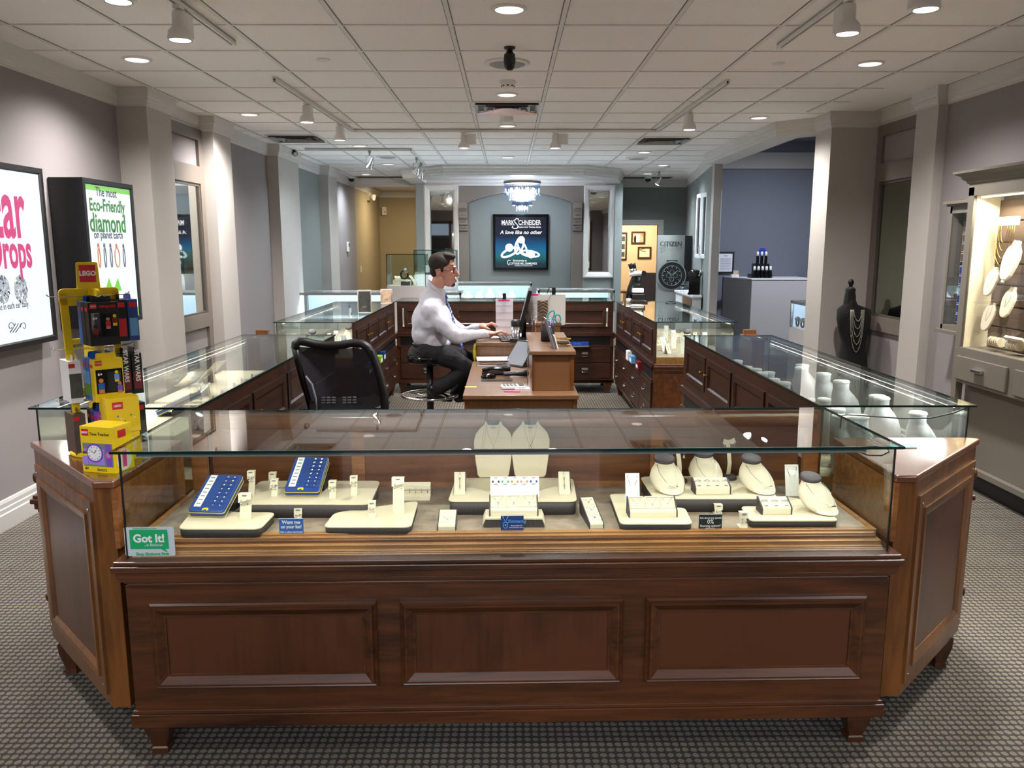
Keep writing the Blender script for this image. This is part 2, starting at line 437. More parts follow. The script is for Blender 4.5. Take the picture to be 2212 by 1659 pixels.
def tag(o, label=None, cat=None, group=None, kind=None):
    if label: o['label'] = label
    if cat: o['category'] = cat
    if group: o['group'] = group
    if kind: o['kind'] = kind
    return o
def thing(name, label, cat, loc=(0, 0, 0), rz=0, group=None, rot=None):
    o = bpy.data.objects.new(name, None); COL.objects.link(o); o.empty_display_size = .1
    o.location = loc; o.rotation_euler = rot if rot else (0, 0, rz)
    return tag(o, label, cat, group)
def struct(name, mb, **k):
    return tag(mb.build(name, **k), kind='structure')
KIDS = {}
def dup(root, loc, rz=None, label=None, group=None, scale=None, rot=None):
    r = root.copy(); COL.objects.link(r); r.location = loc
    if rz is not None: r.rotation_euler = (0, 0, rz)
    if rot is not None: r.rotation_euler = rot
    if scale: r.scale = scale
    if label: r['label'] = label
    if group: r['group'] = group
    def rec(src, dst):
        for ch in [o for o in COL.objects if o.parent == src]:
            c = ch.copy(); COL.objects.link(c); c.parent = dst; rec(ch, c)
    rec(root, r)
    return r
_proto = {}
def place(kind, loc, rz=0, label='', cat='', group=None, rot=None, scale=None, **kw):
    """first use builds the prototype, later uses copy it with its parts"""
    key = (kind.__name__,) + tuple(sorted(kw.items()))
    if key in _proto:
        r = dup(_proto[key], loc, rz, label, group, scale, rot)
        if not group and 'group' in r: del r['group']
        r.scale = scale or (1, 1, 1)
        r['category'] = cat
        return r
    r = kind(**kw); tag(r, label, cat, group); r.location = loc; r.rotation_euler = rot if rot else (0, 0, rz)
    if scale: r.scale = scale
    _proto[key] = r
    return r
def text(s, size, m, loc, rot=(PI / 2, 0, 0), parent=None, name='lettering', align='CENTER', bold=0, shear=0, sx=1, ext=.0004, label=None, space=1):
    c = bpy.data.curves.new('t', 'FONT'); c.body = s; c.size = size; c.align_x = align; c.align_y = 'CENTER'
    c.extrude = ext; c.offset = bold; c.shear = shear; c.resolution_u = 3; c.space_character = space
    t = bpy.data.objects.new('t', c); COL.objects.link(t)
    dg = bpy.context.evaluated_depsgraph_get(); me = bpy.data.meshes.new_from_object(t.evaluated_get(dg))
    bpy.data.objects.remove(t); me.materials.clear(); me.materials.append(M[m]); me.name = name
    for p in me.polygons: p.material_index = 0
    o = bpy.data.objects.new(name, me); COL.objects.link(o); o.location = loc; o.rotation_euler = rot; o.scale = (sx, 1, 1)
    if parent: o.parent = parent
    if label: o['label'] = label
    return o
# ================================================================== ROOM
CZ = 2.87
LW = [(-3.02, -0.3), (-3.02, 6.56), (-2.785, 6.56), (-2.785, 7.02), (-2.93, 7.02), (-2.93, 7.99), (-2.785, 7.99), (-2.785, 8.49),
      (-2.90, 8.49), (-2.90, 10.13), (-2.765, 10.13), (-2.765, 11.1), (-2.90, 11.1), (-2.90, 12.85), (-2.755, 12.85), (-2.755, 13.5), (-2.88, 13.5), (-2.88, 15.6)]
b = MB('carpet'); b.box(-4.2, -0.3, -.05, 7.5, 20.5, 0); struct('floor', b)
b = MB('paver'); b.box(-8, -9, -.05, 8, -0.3, 0); struct('floor_mall', b)
b = MB('ceil_tile'); b.box(-4.2, -0.45, CZ, 2.9, 15.7, CZ + .05); b.box(2.9, -0.45, CZ, 4.2, 8.2, CZ + .05); b.prism([(2.9, 11.2), (2.9, 15.7), (3.6, 15.7), (3.6, 14.0)], CZ, CZ + .05); struct('ceiling', b)
g = MB('ceil_grid')
for k in range(-5, 7):
    x = -.312 + .608 * k
    if -3.0 < x < 3.35:
        y1 = 15.6 if x < 2.7 else 7.7
        if -1.3 < x < 1.3: y1 = 12.7
        g.box(x - .012, -.3, CZ - .006, x + .012, y1, CZ - .0005)
for k in range(-8, 18):
    y = 4.75 + .607 * k
    if y < -.3: continue
    g.box(-3.0, y - .011, CZ - .005, 3.35 if y < 6.4 else 2.9, y + .011, CZ - .0004)
g.use('grid_gap')
for k in range(-5, 7):
    x = -.312 + .608 * k
    if -3.0 < x < 3.35:
        y1 = 15.6 if x < 2.7 else 7.7
        if -1.3 < x < 1.3: y1 = 12.7
        for s_ in (-1, 1): g.box(x + s_ * .012, -.3, CZ - .0025, x + s_ * .0165, y1, CZ - .0003)
for k in range(-8, 18):
    y = 4.75 + .607 * k
    if y >= -.3: g.box(-3.0, y + .011, CZ - .0025, 3.35 if y < 6.4 else 2.9, y + .0155, CZ - .0003)
struct('trim_1', g)
# left wall: one strip per wall face so that each paint colour is its own piece
def wallface(name, x0, y0, x1, y1, m, z0=0, z1=CZ, t=.1):
    d = Vector((x1 - x0, y1 - y0)).normalized(); n = Vector((-d.y, d.x)) * t
    b = MB(m); b.prism([(x0, y0), (x1, y1), (x1 + n.x, y1 + n.y), (x0 + n.x, y0 + n.y)], z0, z1); return struct(name, b)
wallface('wall_left', -3.02, -.3, -3.02, 6.57, 'wall_grey')
for i, (x, y0, y1) in enumerate([(-2.785, 6.56, 7.02), (-2.785, 7.99, 8.49), (-2.765, 10.13, 11.1), (-2.755, 12.85, 13.5)]):
    b = MB('pilaster'); b.box(x - .35, y0, 0, x, y1, CZ); struct('wall_pilaster', b)
wallface('wall_left_niche', -2.93, 7.02, -2.93, 7.99, 'wall_grey')
wallface('wall_left_middle', -2.90, 8.49, -2.90, 10.13, 'wall_grey')
wallface('wall_left_rear', -2.90, 11.1, -2.90, 12.85, 'wall_cool')
wallface('wall_left_far', -2.88, 13.5, -2.88, 15.75, 'wall_grey')
# crown mouldings: flat stepped profile, sweep with d to the right (negative) of the travel direction
CR = [(-.035, CZ), (-.035, CZ - .07), (-.028, CZ - .076), (-.028, CZ - .098), (-.018, CZ - .104), (-.018, CZ - .13), (-.004, CZ - .136), (0, CZ - .14)]
b = MB('crown'); v, f = sweep(LW, CR); b.add(v, f); struct('trim_2', b)
b = MB('baseboard'); v, f = sweep(LW, [(0, .175), (-.008, .172), (-.014, .155), (-.014, .13), (-.02, .125), (-.02, .10), (-.028, .095), (-.028, .0), (0, 0)]); b.add(v, f); struct('baseboard_left', b)
# taupe mirror surrounds in the two niches
def niche(name, x, y0, y1, sgn, mirror):
    """sgn +1: surround faces +x"""
    b = MB('frame_taupe'); t = .04 * sgn; w = .10
    b.box(x, y0, .10, x + t, y0 + w, 2.74); b.box(x, y1 - w, .10, x + t, y1, 2.74)
    for z0, z1 in ((2.64, 2.74), (2.24, 2.40), (.90, 1.03), (.10, .25)): b.box(x, y0 + w, z0, x + t, y1 - w, z1)
    b.use('frame_taupe_dark')
    for z0, z1 in ((2.405, 2.635),):
        pass
    # inner bead round the mirror opening
    for (a0, a1, c0, c1) in ((y0 + w, y1 - w, 2.215, 2.24), (y0 + w, y1 - w, 1.03, 1.05), (y0 + w, y0 + w + .02, 1.05, 2.215), (y1 - w - .02, y1 - w, 1.05, 2.215)):
        b.box(x, a0, c0, x + t * .7, a1, c1)
    fr = struct(name, b)
    b = MB('wall_grey'); b.box(x, y0 + w, 2.40, x + t * .3, y1 - w, 2.64); b.box(x, y0 + w, .25, x + t * .3, y1 - w, .90)
    b.build('panel', parent=fr)
    b = MB(mirror); b.box(x, y0 + w + .02, 1.05, x + t * .35, y1 - w - .02, 2.215); b.build('mirror_glass', parent=fr)
niche('trim_3', -2.93, 7.02, 7.99, 1, 'mirror')
niche('trim_4', 3.42, 6.80, 7.70, -1, 'mirror_green')
# right wall near
RW = [(2.955, 8.09), (2.955, 7.70), (3.42, 7.70), (3.42, 6.80), (3.285, 6.80), (3.285, 6.46), (3.36, 6.46), (3.36, -.3)]
wallface('wall_right', 3.36, 6.47, 3.36, -.3, 'wall_grey')
b = MB('pilaster'); b.box(3.285, 6.46, 0, 3.6, 6.80, CZ); struct('wall_pilaster', b)
b = MB('pilaster'); b.box(2.955, 7.70, 0, 3.62, 8.09, CZ); struct('wall_column', b)
wallface('wall_right_niche', 3.42, 7.71, 3.42, 6.79, 'wall_grey')
b = MB('crown'); v, f = sweep(RW, CR); b.add(v, f); struct('trim_5', b)
b = MB('baseboard'); v, f = sweep(RW, [(0, .17), (-.014, .155), (-.014, .13), (-.026, .12), (-.026, 0), (0, 0)]); b.add(v, f); struct('baseboard_right', b)
# header beam over the opening to the blue room, with chamfered end, and its post
BP = [(2.955, 8.05), (2.66, 8.33), (2.66, 11.2), (2.90, 11.2), (2.90, 8.45), (3.25, 8.10)]
b = MB('crown'); b.prism(BP, 2.73, CZ + .04); bm_ = struct('trim_6', b)
b = MB('crown'); v, f = sweep([(2.66, 11.2), (2.66, 8.33), (2.955, 8.05)], [(-.03, CZ), (-.03, CZ - .06), (-.02, CZ - .066), (-.02, CZ - .09), (-.012, CZ - .095), (-.012, CZ - .138), (0, CZ - .14)]); b.add(v, f)
struct('trim_7', b)
b = MB('pilaster'); b.prism([(2.735, 11.08), (2.84, 11.08), (2.84, 11.2), (2.735, 11.2)], 0, 2.73); struct('wall_post', b)
b = MB('wall_cool'); b.prism([(2.75, 11.2), (2.84, 11.2), (3.47, 15.7), (3.35, 15.7)], 0, CZ + .03); struct('wall_right_rear', b)
b = MB('crown'); v, f = sweep([(3.35, 15.6), (2.76, 11.28)], CR); b.add(v, f); struct('trim_8', b)
# blue side room
b = MB('wall_blue'); b.box(3.2, 13.4, 0, 7.4, 13.5, 3.35); b.box(7.3, 7.0, 0, 7.4, 13.4, 3.35); struct('wall_blue_room', b)
b = MB('wall_cool'); b.box(3.62, 7.9, 0, 7.4, 8.0, 3.35); struct('wall_blue_room_near', b)
b = MB('pilaster'); b.box(3.3, 13.36, 2.87, 7.3, 13.42, 3.12); struct('trim_9', b)
b = MB('wall_blue'); b.box(2.9, 7.9, 3.3, 7.4, 13.5, 3.35); struct('ceiling_blue_room', b)
b = MB('wall_blue'); b.box(2.86, 8.45, CZ + .02, 2.92, 13.4, 3.35); struct('wall_bulkhead', b)
# rear: sales office openings and feature wall
b = MB('wall_cool'); b.box(-2.88, 15.6, 2.77, -1.50, 15.72, CZ); b.box(-1.60, 14.71, 0, -1.50, 15.72, CZ - .001); struct('wall_back_left', b)
b = MB('wall_tan'); b.box(-3.0, 15.72, 0, -2.90, 18.9, 2.95); b.box(-3.0, 18.8, 0, -.2, 18.9, 2.95); b.box(-.3, 15.72, 0, -.2, 18.9, 2.95); struct('wall_tan_room', b)
b = MB('ceil_tile'); b.box(-3.0, 15.7, 2.87, -.2, 18.9, 2.92); struct('ceiling_tan_room', b)
b = MB('crown'); v, f = sweep([(-2.90, 15.72), (-2.90, 18.8), (-.3, 18.8)], [(-.08, 2.87), (-.08, 2.83), (-.03, 2.76), (-.015, 2.72), (0, 2.715)]); b.add(v, f); struct('trim_10', b)
b = MB('wall_cool')
b.box(1.98, 15.6, 0, 2.08, 15.7, CZ); b.box(2.08, 15.6, 2.035, 2.83, 15.7, CZ); b.box(2.83, 15.6, 0, 3.5, 15.7, CZ); struct('wall_back_right', b)
b = MB('crown'); b.frame(1.98, 2.93, -.2, 2.135, 15.6, [(0, 0), (0, .02), (.08, .025), (.10, .01), (.10, -.1)]); struct('door_1', b)
b = MB('wall_cream'); b.box(1.7, 17.5, 0, 4.2, 17.6, 2.7); b.box(1.6, 15.7, 0, 1.7, 17.6, 2.7); b.box(3.6, 15.7, 0, 3.7, 17.6, 2.7); b.box(1.6, 15.7, 2.6, 4.2, 17.6, 2.7); struct('wall_office', b)
b = MB('crown'); v, f = sweep([(-1.55, 15.6), (-2.88, 15.6)][::-1], CR); b.add(v, f); v, f = sweep([(1.98, 15.6), (3.4, 15.6)], CR); b.add(v, f); struct('trim_11', b)
b = MB('wall_cool'); b.box(-1.60, 14.5, 0, -1.46, 14.7, CZ + .15); b.box(1.87, 14.5, 0, 2.0, 15.7, CZ + .15); struct('wall_pier', b)
# feature wall: recessed alcove with a shallow arch
b = MB('frame_taupe')
arc = [(-.69 + 1.81 * k / 24, 2.405 + .175 * (1 - ((k - 12) / 12) ** 2)) for k in range(25)]
b.prism([(-.87, 0), (-.69, 0)] + arc + [(1.12, 0), (1.33, 0), (1.33, 2.71), (-.87, 2.71)], 14.6, 14.75, 'y')
struct('wall_arch', b)
b = MB('wall_cool'); b.box(-.9, 14.75, 0, 1.4, 14.85, 3.0); struct('wall_alcove', b)
b = MB('wall_cool'); b.box(-1.46, 14.6, 0, -.87, 14.75, 2.71); b.box(1.33, 14.6, 0, 1.87, 14.75, 2.71); struct('wall_feature', b)
b = MB('crown'); v, f = sweep([(-1.46, 14.6), (1.87, 14.6)], [(-.14, CZ), (-.14, 2.86), (-.12, 2.84), (-.10, 2.80), (-.06, 2.78), (-.04, 2.74), (-.015, 2.72), (0, 2.69)]); b.add(v, f); struct('trim_12', b)
# octagonal drop soffit in front of the feature wall (open tray inside)
def ring(pts_o, pts_i, z0, z1, m):
    b = MB(m); n = len(pts_o)
    for i in range(n - 1):
        vs = [(*pts_o[i], z0), (*pts_o[i + 1], z0), (*pts_i[i + 1], z0), (*pts_i[i], z0), (*pts_o[i], z1), (*pts_o[i + 1], z1), (*pts_i[i + 1], z1), (*pts_i[i], z1)]
        b.add(vs, [(0, 3, 2, 1), (4, 5, 6, 7), (0, 1, 5, 4), (3, 7, 6, 2), (1, 2, 6, 5), (0, 4, 7, 3)])
    return b
so = [(-1.68, 14.6), (-1.68, 13.45), (-.97, 12.75), (1.16, 12.75), (1.74, 13.3), (1.98, 14.6)]
si = [(-1.42, 14.6), (-1.42, 13.75), (-.72, 13.05), (.93, 13.05), (1.5, 13.6), (1.74, 14.6)]
struct('ceiling_soffit', ring(so, si, 2.72, CZ, 'crown'))
b = MB('crown'); v, f = sweep(so, [(-.05, CZ), (-.05, CZ - .03), (-.03, CZ - .05), (-.03, CZ - .08), (-.015, CZ - .09), (-.015, CZ - .12), (0, CZ - .14)]); b.add(v, f); struct('trim_13', b)
# storefront behind the camera and the mall corridor it opens onto
b = MB('wall_grey'); b.box(-4.2, -.45, 2.5, 4.2, -.3, CZ); b.box(-4.2, -.45, 0, -3.0, -.3, 2.5); b.box(3.0, -.45, 0, 4.2, -.3, 2.5); struct('wall_front', b)
b = MB('wood_inner_z'); b.box(-3.0, -.42, 2.4, 3.0, -.32, 2.5)
for x in (-3.0, -2.1, -1.1, .75, 1.7, 2.9): b.box(x, -.42, 0, x + .1, -.32, 2.4)
struct('window_1', b)
b = MB('black'); b.box(-2.9, -.40, .1, -2.1, -.36, 2.0); b.box(-2.0, -.40, 0, -1.1, -.36, .5); b.box(.85, -.40, 0, 1.7, -.36, 2.2); b.box(1.8, -.40, 0, 2.9, -.36, .5); struct('door_2', b)
b = MB('em_mall_daylight'); b.box(-8, -8.6, 0, 8, -8.5, 3.6); struct('wall_mall', b)  # unseen mall wall made to glow in place of daylit shopfronts
b = MB('ceil_tile'); b.box(-8, -9, 3.6, 8, -.45, 3.65); struct('ceiling_mall', b)
for x in (-4, -1.2, 1.2, 4):
    lamp('mall_light', 'AREA', (x, -3.4, 3.5), 38, (.82, .9, 1.0), (0, 0, 0), 1.2)

# ================================================================== CEILING FIXTURES
def can_light():
    r = thing('recessed_light', '', '')
    b = MB('fix_white'); b.lathe([(.092, 0), (.092, -.006), (.078, -.012), (.076, -.004)], n=28, cap=False); b.build('trim_ring', r)
    b = MB('grill'); b.lathe([(.077, -.003), (.0755, -.009)], n=28); b.build('socket_plate', r)
    b = MB('em_can'); b.lathe([(.073, -.0095), (.070, -.011)], n=28); b.build('reflector', r)
    return r
cans = [(.008, 4.43, 'nearest of the centre row, above the camera dome'), (-2.41, 5.59, 'front left one beside the near left track'), (2.41, 5.69, 'front right one beside the near right track'),
        (-2.39, 7.86, 'left one above the second left column'), (2.385, 8.03, 'right one beside the blue room header'), (-.006, 6.84, 'small centre one between smoke alarm and air vent'),
        (-.004, 8.59, 'centre one behind the round smoke alarm'), (-1.80, 10.29, 'left one just behind the long cross track'), (1.776, 10.97, 'right one ahead of the round ceiling speaker'),
        (.001, 11.61, 'centre one just ahead of the drop soffit'), (-1.796, 12.60, 'left one behind the bent track'), (2.36, 12.73, 'right one near the short rear track'),
        (-2.41, 3.3, 'overhead left one nearer than the left poster'), (2.41, 3.3, 'overhead right one nearer than the wall cabinet'), (-2.3, 1.0, 'overhead left one at the entrance'), (2.3, 1.0, 'overhead right one at the entrance'),
        (-2.437, 14.4, 'far left one over the tan opening'), (2.368, 14.2, 'far right one above the office doorway')]
for x, y, l in cans:
    place(can_light, (x, y, CZ), 0, 'round recessed ceiling light, ' + l, 'ceiling light', 'recessed ceiling lights')
    c = NEUT if y < 9.5 else COOL
    lamp('can_lamp', 'SPOT', (x, y, CZ - .03), KCAN * (.35 if y < 2 else .7 if y < 4 else 1.0 if y < 9 else .62), c, (0, 0, 0), .07, spot=math.radians(148), blend=1.0)
def track(name, pts, label):
    b = MB('fix_white')
    for i in range(len(pts) - 1):
        p, q = Vector(pts[i]), Vector(pts[i + 1]); d = (q - p).normalized(); n = Vector((-d.y, d.x)) * .017
        for sgn in (1, -1):
            a = n * sgn; c_ = n * sgn * .45
            b.prism([(p.x + a.x, p.y + a.y), (q.x + a.x, q.y + a.y), (q.x + c_.x, q.y + c_.y), (p.x + c_.x, p.y + c_.y)], CZ - .034, CZ - .008)
        b.prism([(p.x + n.x, p.y + n.y), (q.x + n.x, q.y + n.y), (q.x - n.x, q.y - n.y), (p.x - n.x, p.y - n.y)], CZ - .012, CZ - .003)
    o = b.build(name); tag(o, label, 'lighting track')
    b = MB('black')
    for i in range(len(pts) - 1):
        p, q = Vector(pts[i]), Vector(pts[i + 1]); d = (q - p).normalized(); n = Vector((-d.y, d.x)) * .0075
        b.prism([(p.x + n.x, p.y + n.y), (q.x + n.x, q.y + n.y), (q.x - n.x, q.y - n.y), (p.x - n.x, p.y - n.y)], CZ - .020, CZ - .013)
    b.build('slot', o)
track('lighting_track', [(-1.62, 2.2), (-1.62, 5.09)], 'white lighting track on the ceiling, nearest on the left')
track('lighting_track', [(1.63, 2.2), (1.63, 5.15)], 'white lighting track on the ceiling, nearest on the right')
track('lighting_track', [(-1.68, 6.16), (-1.62, 8.84), (1.57, 8.84), (1.61, 6.24)], 'long white U shaped lighting track spanning the middle of the ceiling')
track('lighting_track', [(-2.54, 10.57), (-1.22, 10.57), (-1.25, 12.7)], 'bent white lighting track at the rear left ahead of the soffit')
track('lighting_track', [(2.46, 12.8), (2.43, 14.75)], 'short grey lighting track at the rear right')
def track_can(hot='em_spot', box=True):
    r = thing('track_spotlight', '', '')
    b = MB('fix_white')
    b.box(-.018, -.03, -.02, .018, .03, 0); b.cyl((0, 0, -.02), (0, 0, -.05), .012)
    if box: b.box(-.022, .03, -.13, .022, .13, -.02)
    b.build('adapter', r)
    b = MB('fix_white'); b.lathe([(.030, -.03), (.034, -.045), (.034, -.10), (.055, -.125), (.060, -.155), (.058, -.168), (.050, -.165)], n=22, cap=False); b.lathe([(.001, -.03), (.030, -.0301)], n=22, cap=False); b.build('lamp_head', r)
    b = MB(hot); b.lathe([(.001, -.160), (.051, -.160)], n=22, cap=False); b.lathe([(.001, -.1605), (.051, -.1605)][::-1], n=22, cap=False); b.build('bulb', r)
    return r
def track_gimbal(hot='em_spot'):
    r = thing('track_spotlight', '', '')
    b = MB('metal_grey'); b.box(-.015, -.03, -.03, .015, .03, 0); b.cyl((0, 0, -.03), (0, 0, -.06), .01)
    b.tube([(-.045, 0, -.20), (-.045, 0, -.08), (0, 0, -.06), (.045, 0, -.08), (.045, 0, -.20)], .004, 6); b.build('bracket', r)
    T = Matrix.Translation((0, 0, -.16)) @ Matrix.Rotation(math.radians(28), 4, 'Y')
    b = MB('chrome'); b.T = T; b.lathe([(.016, .07), (.018, .02), (.045, -.05), (.047, -.06)], n=18, cap=False); b.lathe([(.001, .07), (.016, .07)], n=18, cap=False); b.build('lamp_head', r)
    b = MB(hot); b.T = T; b.lathe([(.044, -.052), (.03, -.058), (.001, -.060)], n=18, cap=False); b.build('bulb', r)
    return r
spots = [(-1.62, 3.62, 'cutoff one at the top left edge', (-2.4, 4.2, .9), 0), (-1.62, 4.27, 'second on the near left track', (-2.7, 5.2, 1.4), 0),
         (1.80, 3.72, 'first on the near right track', (2.0, 3.0, .9), 0), (1.63, 4.13, 'second on the near right track', (1.5, 3.0, .9), 0),
         (-1.66, 7.02, 'left arm of the long track, nearer', (-2.9, 8.2, 1.6), 0), (-1.63, 8.2, 'left arm of the long track, farther', (-1.5, 7.5, 1.0), 0),
         (1.60, 7.45, 'right arm of the long track', (1.5, 6.9, 1.0), 0),
         (-.46, 8.84, 'left of the two on the cross track', (-.5, 9.5, 1.0), 1), (.50, 8.84, 'right of the two on the cross track', (.4, 9.5, 1.0), 1)]
for x, y, l, tg, rz in spots:
    o = place(track_can, (x, y, CZ - .03), (PI / 2 if rz else 0) * (1 if x < 0 else -1) if rz else 0, 'white cylinder track spotlight, ' + l, 'spotlight', 'white track spotlights')
    if rz: o.rotation_euler = (0, 0, -PI / 2)
    s_ = lamp('spot_lamp', 'SPOT', (x, y, CZ - .205), KSPOT, (1, .965, .94), size=.04, spot=math.radians(62), blend=.7); aim(s_, tg)
gim = [(-1.73, 10.55, 'hanging from the rear left track, aimed down', 'em_crystal', (-1.6, 11.2, .9), .6), (-1.235, 11.4, 'warm lit one on the bent rear track', 'em_spot_w', (-1.6, 14, 1.4), 1.0),
       (-1.245, 12.1, 'unlit looking one at the end of the bent rear track', 'em_crystal', (-.8, 13.5, 1.0), .3), (2.44, 13.5, 'on the short rear right track above the banner', 'em_spot', (2.4, 14.6, 1.2), .6)]
for x, y, l, h, tg, k in gim:
    place(track_gimbal, (x, y, CZ - .03), 0, 'small chrome gimbal spotlight ' + l, 'spotlight', hot=h)
    s_ = lamp('spot_lamp', 'SPOT', (x, y, CZ - .26), KSPOT * k, COOL if 'warm' not in l else WARM, size=.04, spot=math.radians(70)); aim(s_, tg)
o = place(track_gimbal, (3.12, 10.3, 3.27), .6, 'bright gimbal spotlight in the blue room, seen under the header', 'spotlight', hot='em_spot'); o.scale = (1.3, 1.3, 1.9)
o = place(track_gimbal, (3.5, 10.9, 3.27), 2.4, 'small dim gimbal spotlight in the blue room', 'spotlight', hot='em_crystal')
place(can_light, (3.75, 9.9, 3.295), 0, 'round recessed ceiling light in the blue room', 'ceiling light')
lamp('blue_lamp', 'SPOT', (4.0, 11.0, 3.2), 55, (.78, .85, 1.0), (math.radians(25), 0, 0), .1, spot=math.radians(140), blend=1)
lamp('blue_lamp', 'SPOT', (5.6, 10.2, 3.2), 40, (.78, .85, 1.0), (0, 0, 0), .1, spot=math.radians(140), blend=1)
lamp('tan_lamp', 'AREA', (-1.9, 16.9, 2.84), 9.5, (1.0, .88, .66), (0, 0, 0), .6, sy=.3)
b = MB('em_tan'); b.box(-2.2, 16.7, 2.855, -1.6, 17.2, 2.869); tag(b.build('ceiling_panel_light'), 'warm lit panel light on the tan room ceiling', 'ceiling light')
lamp('office_lamp', 'AREA', (2.5, 16.6, 2.55), 12, (1.0, .86, .66), (0, 0, 0), .5)
# speakers, detectors, vents, cameras
def ceiling_speaker():
    r = thing('ceiling_speaker', '', '')
    b = MB('fix_white'); b.lathe([(.15, 0), (.15, -.008), (.125, -.016), (.12, -.012)], n=32); b.build('trim_ring', r)
    b = MB('speaker_cloth'); b.lathe([(.12, -.012), (.10, -.022), (.001, -.03)], n=32, cap=False); b.build('grille', r)
    return r
for x, y, l in ((-.002, 5.69, 'above the front case, under the dome camera'), (-1.65, 11.56, 'rear left behind the hanging spotlight'), (1.80, 11.72, 'rear right beside the vent')):
    place(ceiling_speaker, (x, y, CZ), 0, 'round ceiling speaker ' + l, 'speaker', 'ceiling speakers')
def smoke():
    r = thing('smoke_detector', '', '')
    b = MB('fix_white'); b.lathe([(.062, 0), (.062, -.012), (.05, -.03), (.042, -.042), (.030, -.052), (.001, -.054)], n=24, cap=False); b.build('housing', r)
    b = MB('charcoal')
    for k in range(8): 
        a = k * PI / 4; b.cbox((.044 * math.cos(a), .044 * math.sin(a), -.037), (.014, .014, .008))
    b.build('sensor_slot', r); return r
place(smoke, (.001, 6.31, CZ), 0, 'beige smoke detector ahead of the air vent', 'smoke detector')
b = MB('fix_white'); b.lathe([(.06, 0), (.06, -.03), (.052, -.048), (.001, -.05)], n=24, cap=False); tag(b.build('smoke_detector', loc=(-.008, 8.05, CZ)), 'round domed smoke detector behind the air vent', 'smoke detector')
b = MB('charcoal')
def vent(x, y, w, d, label, sl='silver'):
    r = thing('air_vent', label, 'air vent', (x, y, CZ))
    bb = MB('fix_white')
    for (x0, y0, x1, y1) in ((-w / 2, -d / 2, w / 2, -d / 2 + .03), (-w / 2, d / 2 - .03, w / 2, d / 2), (-w / 2, -d / 2 + .03, -w / 2 + .03, d / 2 - .03), (w / 2 - .03, -d / 2 + .03, w / 2, d / 2 - .03)):
        bb.box(x0, y0, -.012, x1, y1, -.001)
    bb.build('frame', r)
    bb = MB('charcoal'); bb.box(-w / 2 + .03, -d / 2 + .03, -.004, w / 2 - .03, d / 2 - .03, -.001); bb.build('backing', r)
    for k in range(3):
        bb = MB(sl); i = .05 + k * min(w, d) * .14; x0, y0 = -w / 2 + i, -d / 2 + i; x1, y1 = -x0, -y0
        vs = [(x0, y0, -.004), (x1, y0, -.004), (x1, y1, -.004), (x0, y1, -.004)]; e = .028
        vs += [(x0 - e, y0 - e * .7, -.03), (x1 + e, y0 - e * .7, -.03), (x1 + e, y1 + e * .7, -.03), (x0 - e, y1 + e * .7, -.03)]
        bb.add(vs, [(i_, (i_ + 1) % 4, (i_ + 1) % 4 + 4, i_ + 4) for i_ in range(4)]); bb.build('louvre', r)
    bb = MB(sl)
    for a, c in ((-1, -1), (1, -1), (1, 1), (-1, 1)): bb.tube([(a * (w / 2 - .04), c * (d / 2 - .04), -.02), (a * .05, c * .03, -.012)], .004, 5)
    bb.build('corner_rib', r)
vent(-.007, 7.44, .60, .56, 'shiny silver square air vent in the centre of the ceiling')
vent(-2.38, 9.55, .58, .56, 'square air vent on the left above the third column', 'metal_grey')
vent(1.79, 9.72, .58, .56, 'square air vent on the right above the watch banner', 'metal_grey')
def grille(x, y, label):
    r = thing('return_grille', label, 'air vent', (x, y, CZ)); b = MB('metal_grey'); b.box(-.45, -.15, -.008, .45, .15, -.001); b.build('frame', r)
    b = MB('charcoal')
    for k in range(9): b.box(-.43, -.135 + k * .03, -.012, .43, -.118 + k * .03, -.008)
    b.build('slat', r)
grille(-2.25, 15.0, 'flat grey return grille at the far left of the ceiling'); grille(2.5, 15.1, 'flat grey return grille at the far right of the ceiling')
for x, y, l in ((-1.2, 5.6, 'left of the dome camera'), (1.8, 5.7, 'right, beside the near right track'), (-1.3, 12.5, 'rear left'), (2.1, 12.9, 'rear right')):
    r = thing('sprinkler_cap', 'small flush round sprinkler cap in the ceiling, ' + l, 'sprinkler', (x, y, CZ)); b = MB('fix_white'); b.lathe([(.045, 0), (.045, -.004), (.04, -.008), (.001, -.009)], n=20, cap=False); b.build('cover_disc', r)
r = thing('dome_camera', 'black pendant security camera hanging from the ceiling in front of the speaker', 'security camera', (.012, 5.26, CZ))
b = MB('black'); b.lathe([(.035, 0), (.035, -.01), (.02, -.014), (.018, -.035)], n=20); b.build('mount', r)
b = MB('black'); b.lathe([(.02, -.03), (.034, -.045), (.037, -.08), (.034, -.10)], n=22); b.build('housing', r)
b = MB('black_gloss'); b.lathe([(.034, -.10), (.030, -.120), (.018, -.134), (.001, -.138)], n=22, cap=False); b.build('lens_dome', r)
r = thing('bullet_camera', 'black bullet security camera on the third left column', 'security camera', PX(632, 325, -2.74))
b = MB('black'); b.cyl((0, 0, .06), (0, 0, -.01), .012); b.box(-.03, -.03, .05, .03, .03, .065); b.build('mount', r)
b = MB('black'); b.cyl((-.01, .04, 0), (.05, -.07, -.05), .032, n=16); b.build('housing', r)
b = MB('grill'); b.cyl((.05, -.07, -.05), (.053, -.076, -.053), .024, n=16); b.build('lens', r)
for (px, py, l) in ((759, 381, 'left beside the tan opening'), (1400, 384, 'right by the office doorway')):
    p = PY(px, py, 15.0); r = thing('dome_camera', 'small black half dome security camera at the far ' + l, 'security camera', (p.x, p.y, CZ))
    b = MB('white'); b.lathe([(.07, 0), (.07, -.03)], n=18); b.build('base', r); b = MB('black_gloss'); b.lathe([(.055, -.03), (.045, -.07), (.001, -.09)], n=18, cap=False); b.build('lens_dome', r)
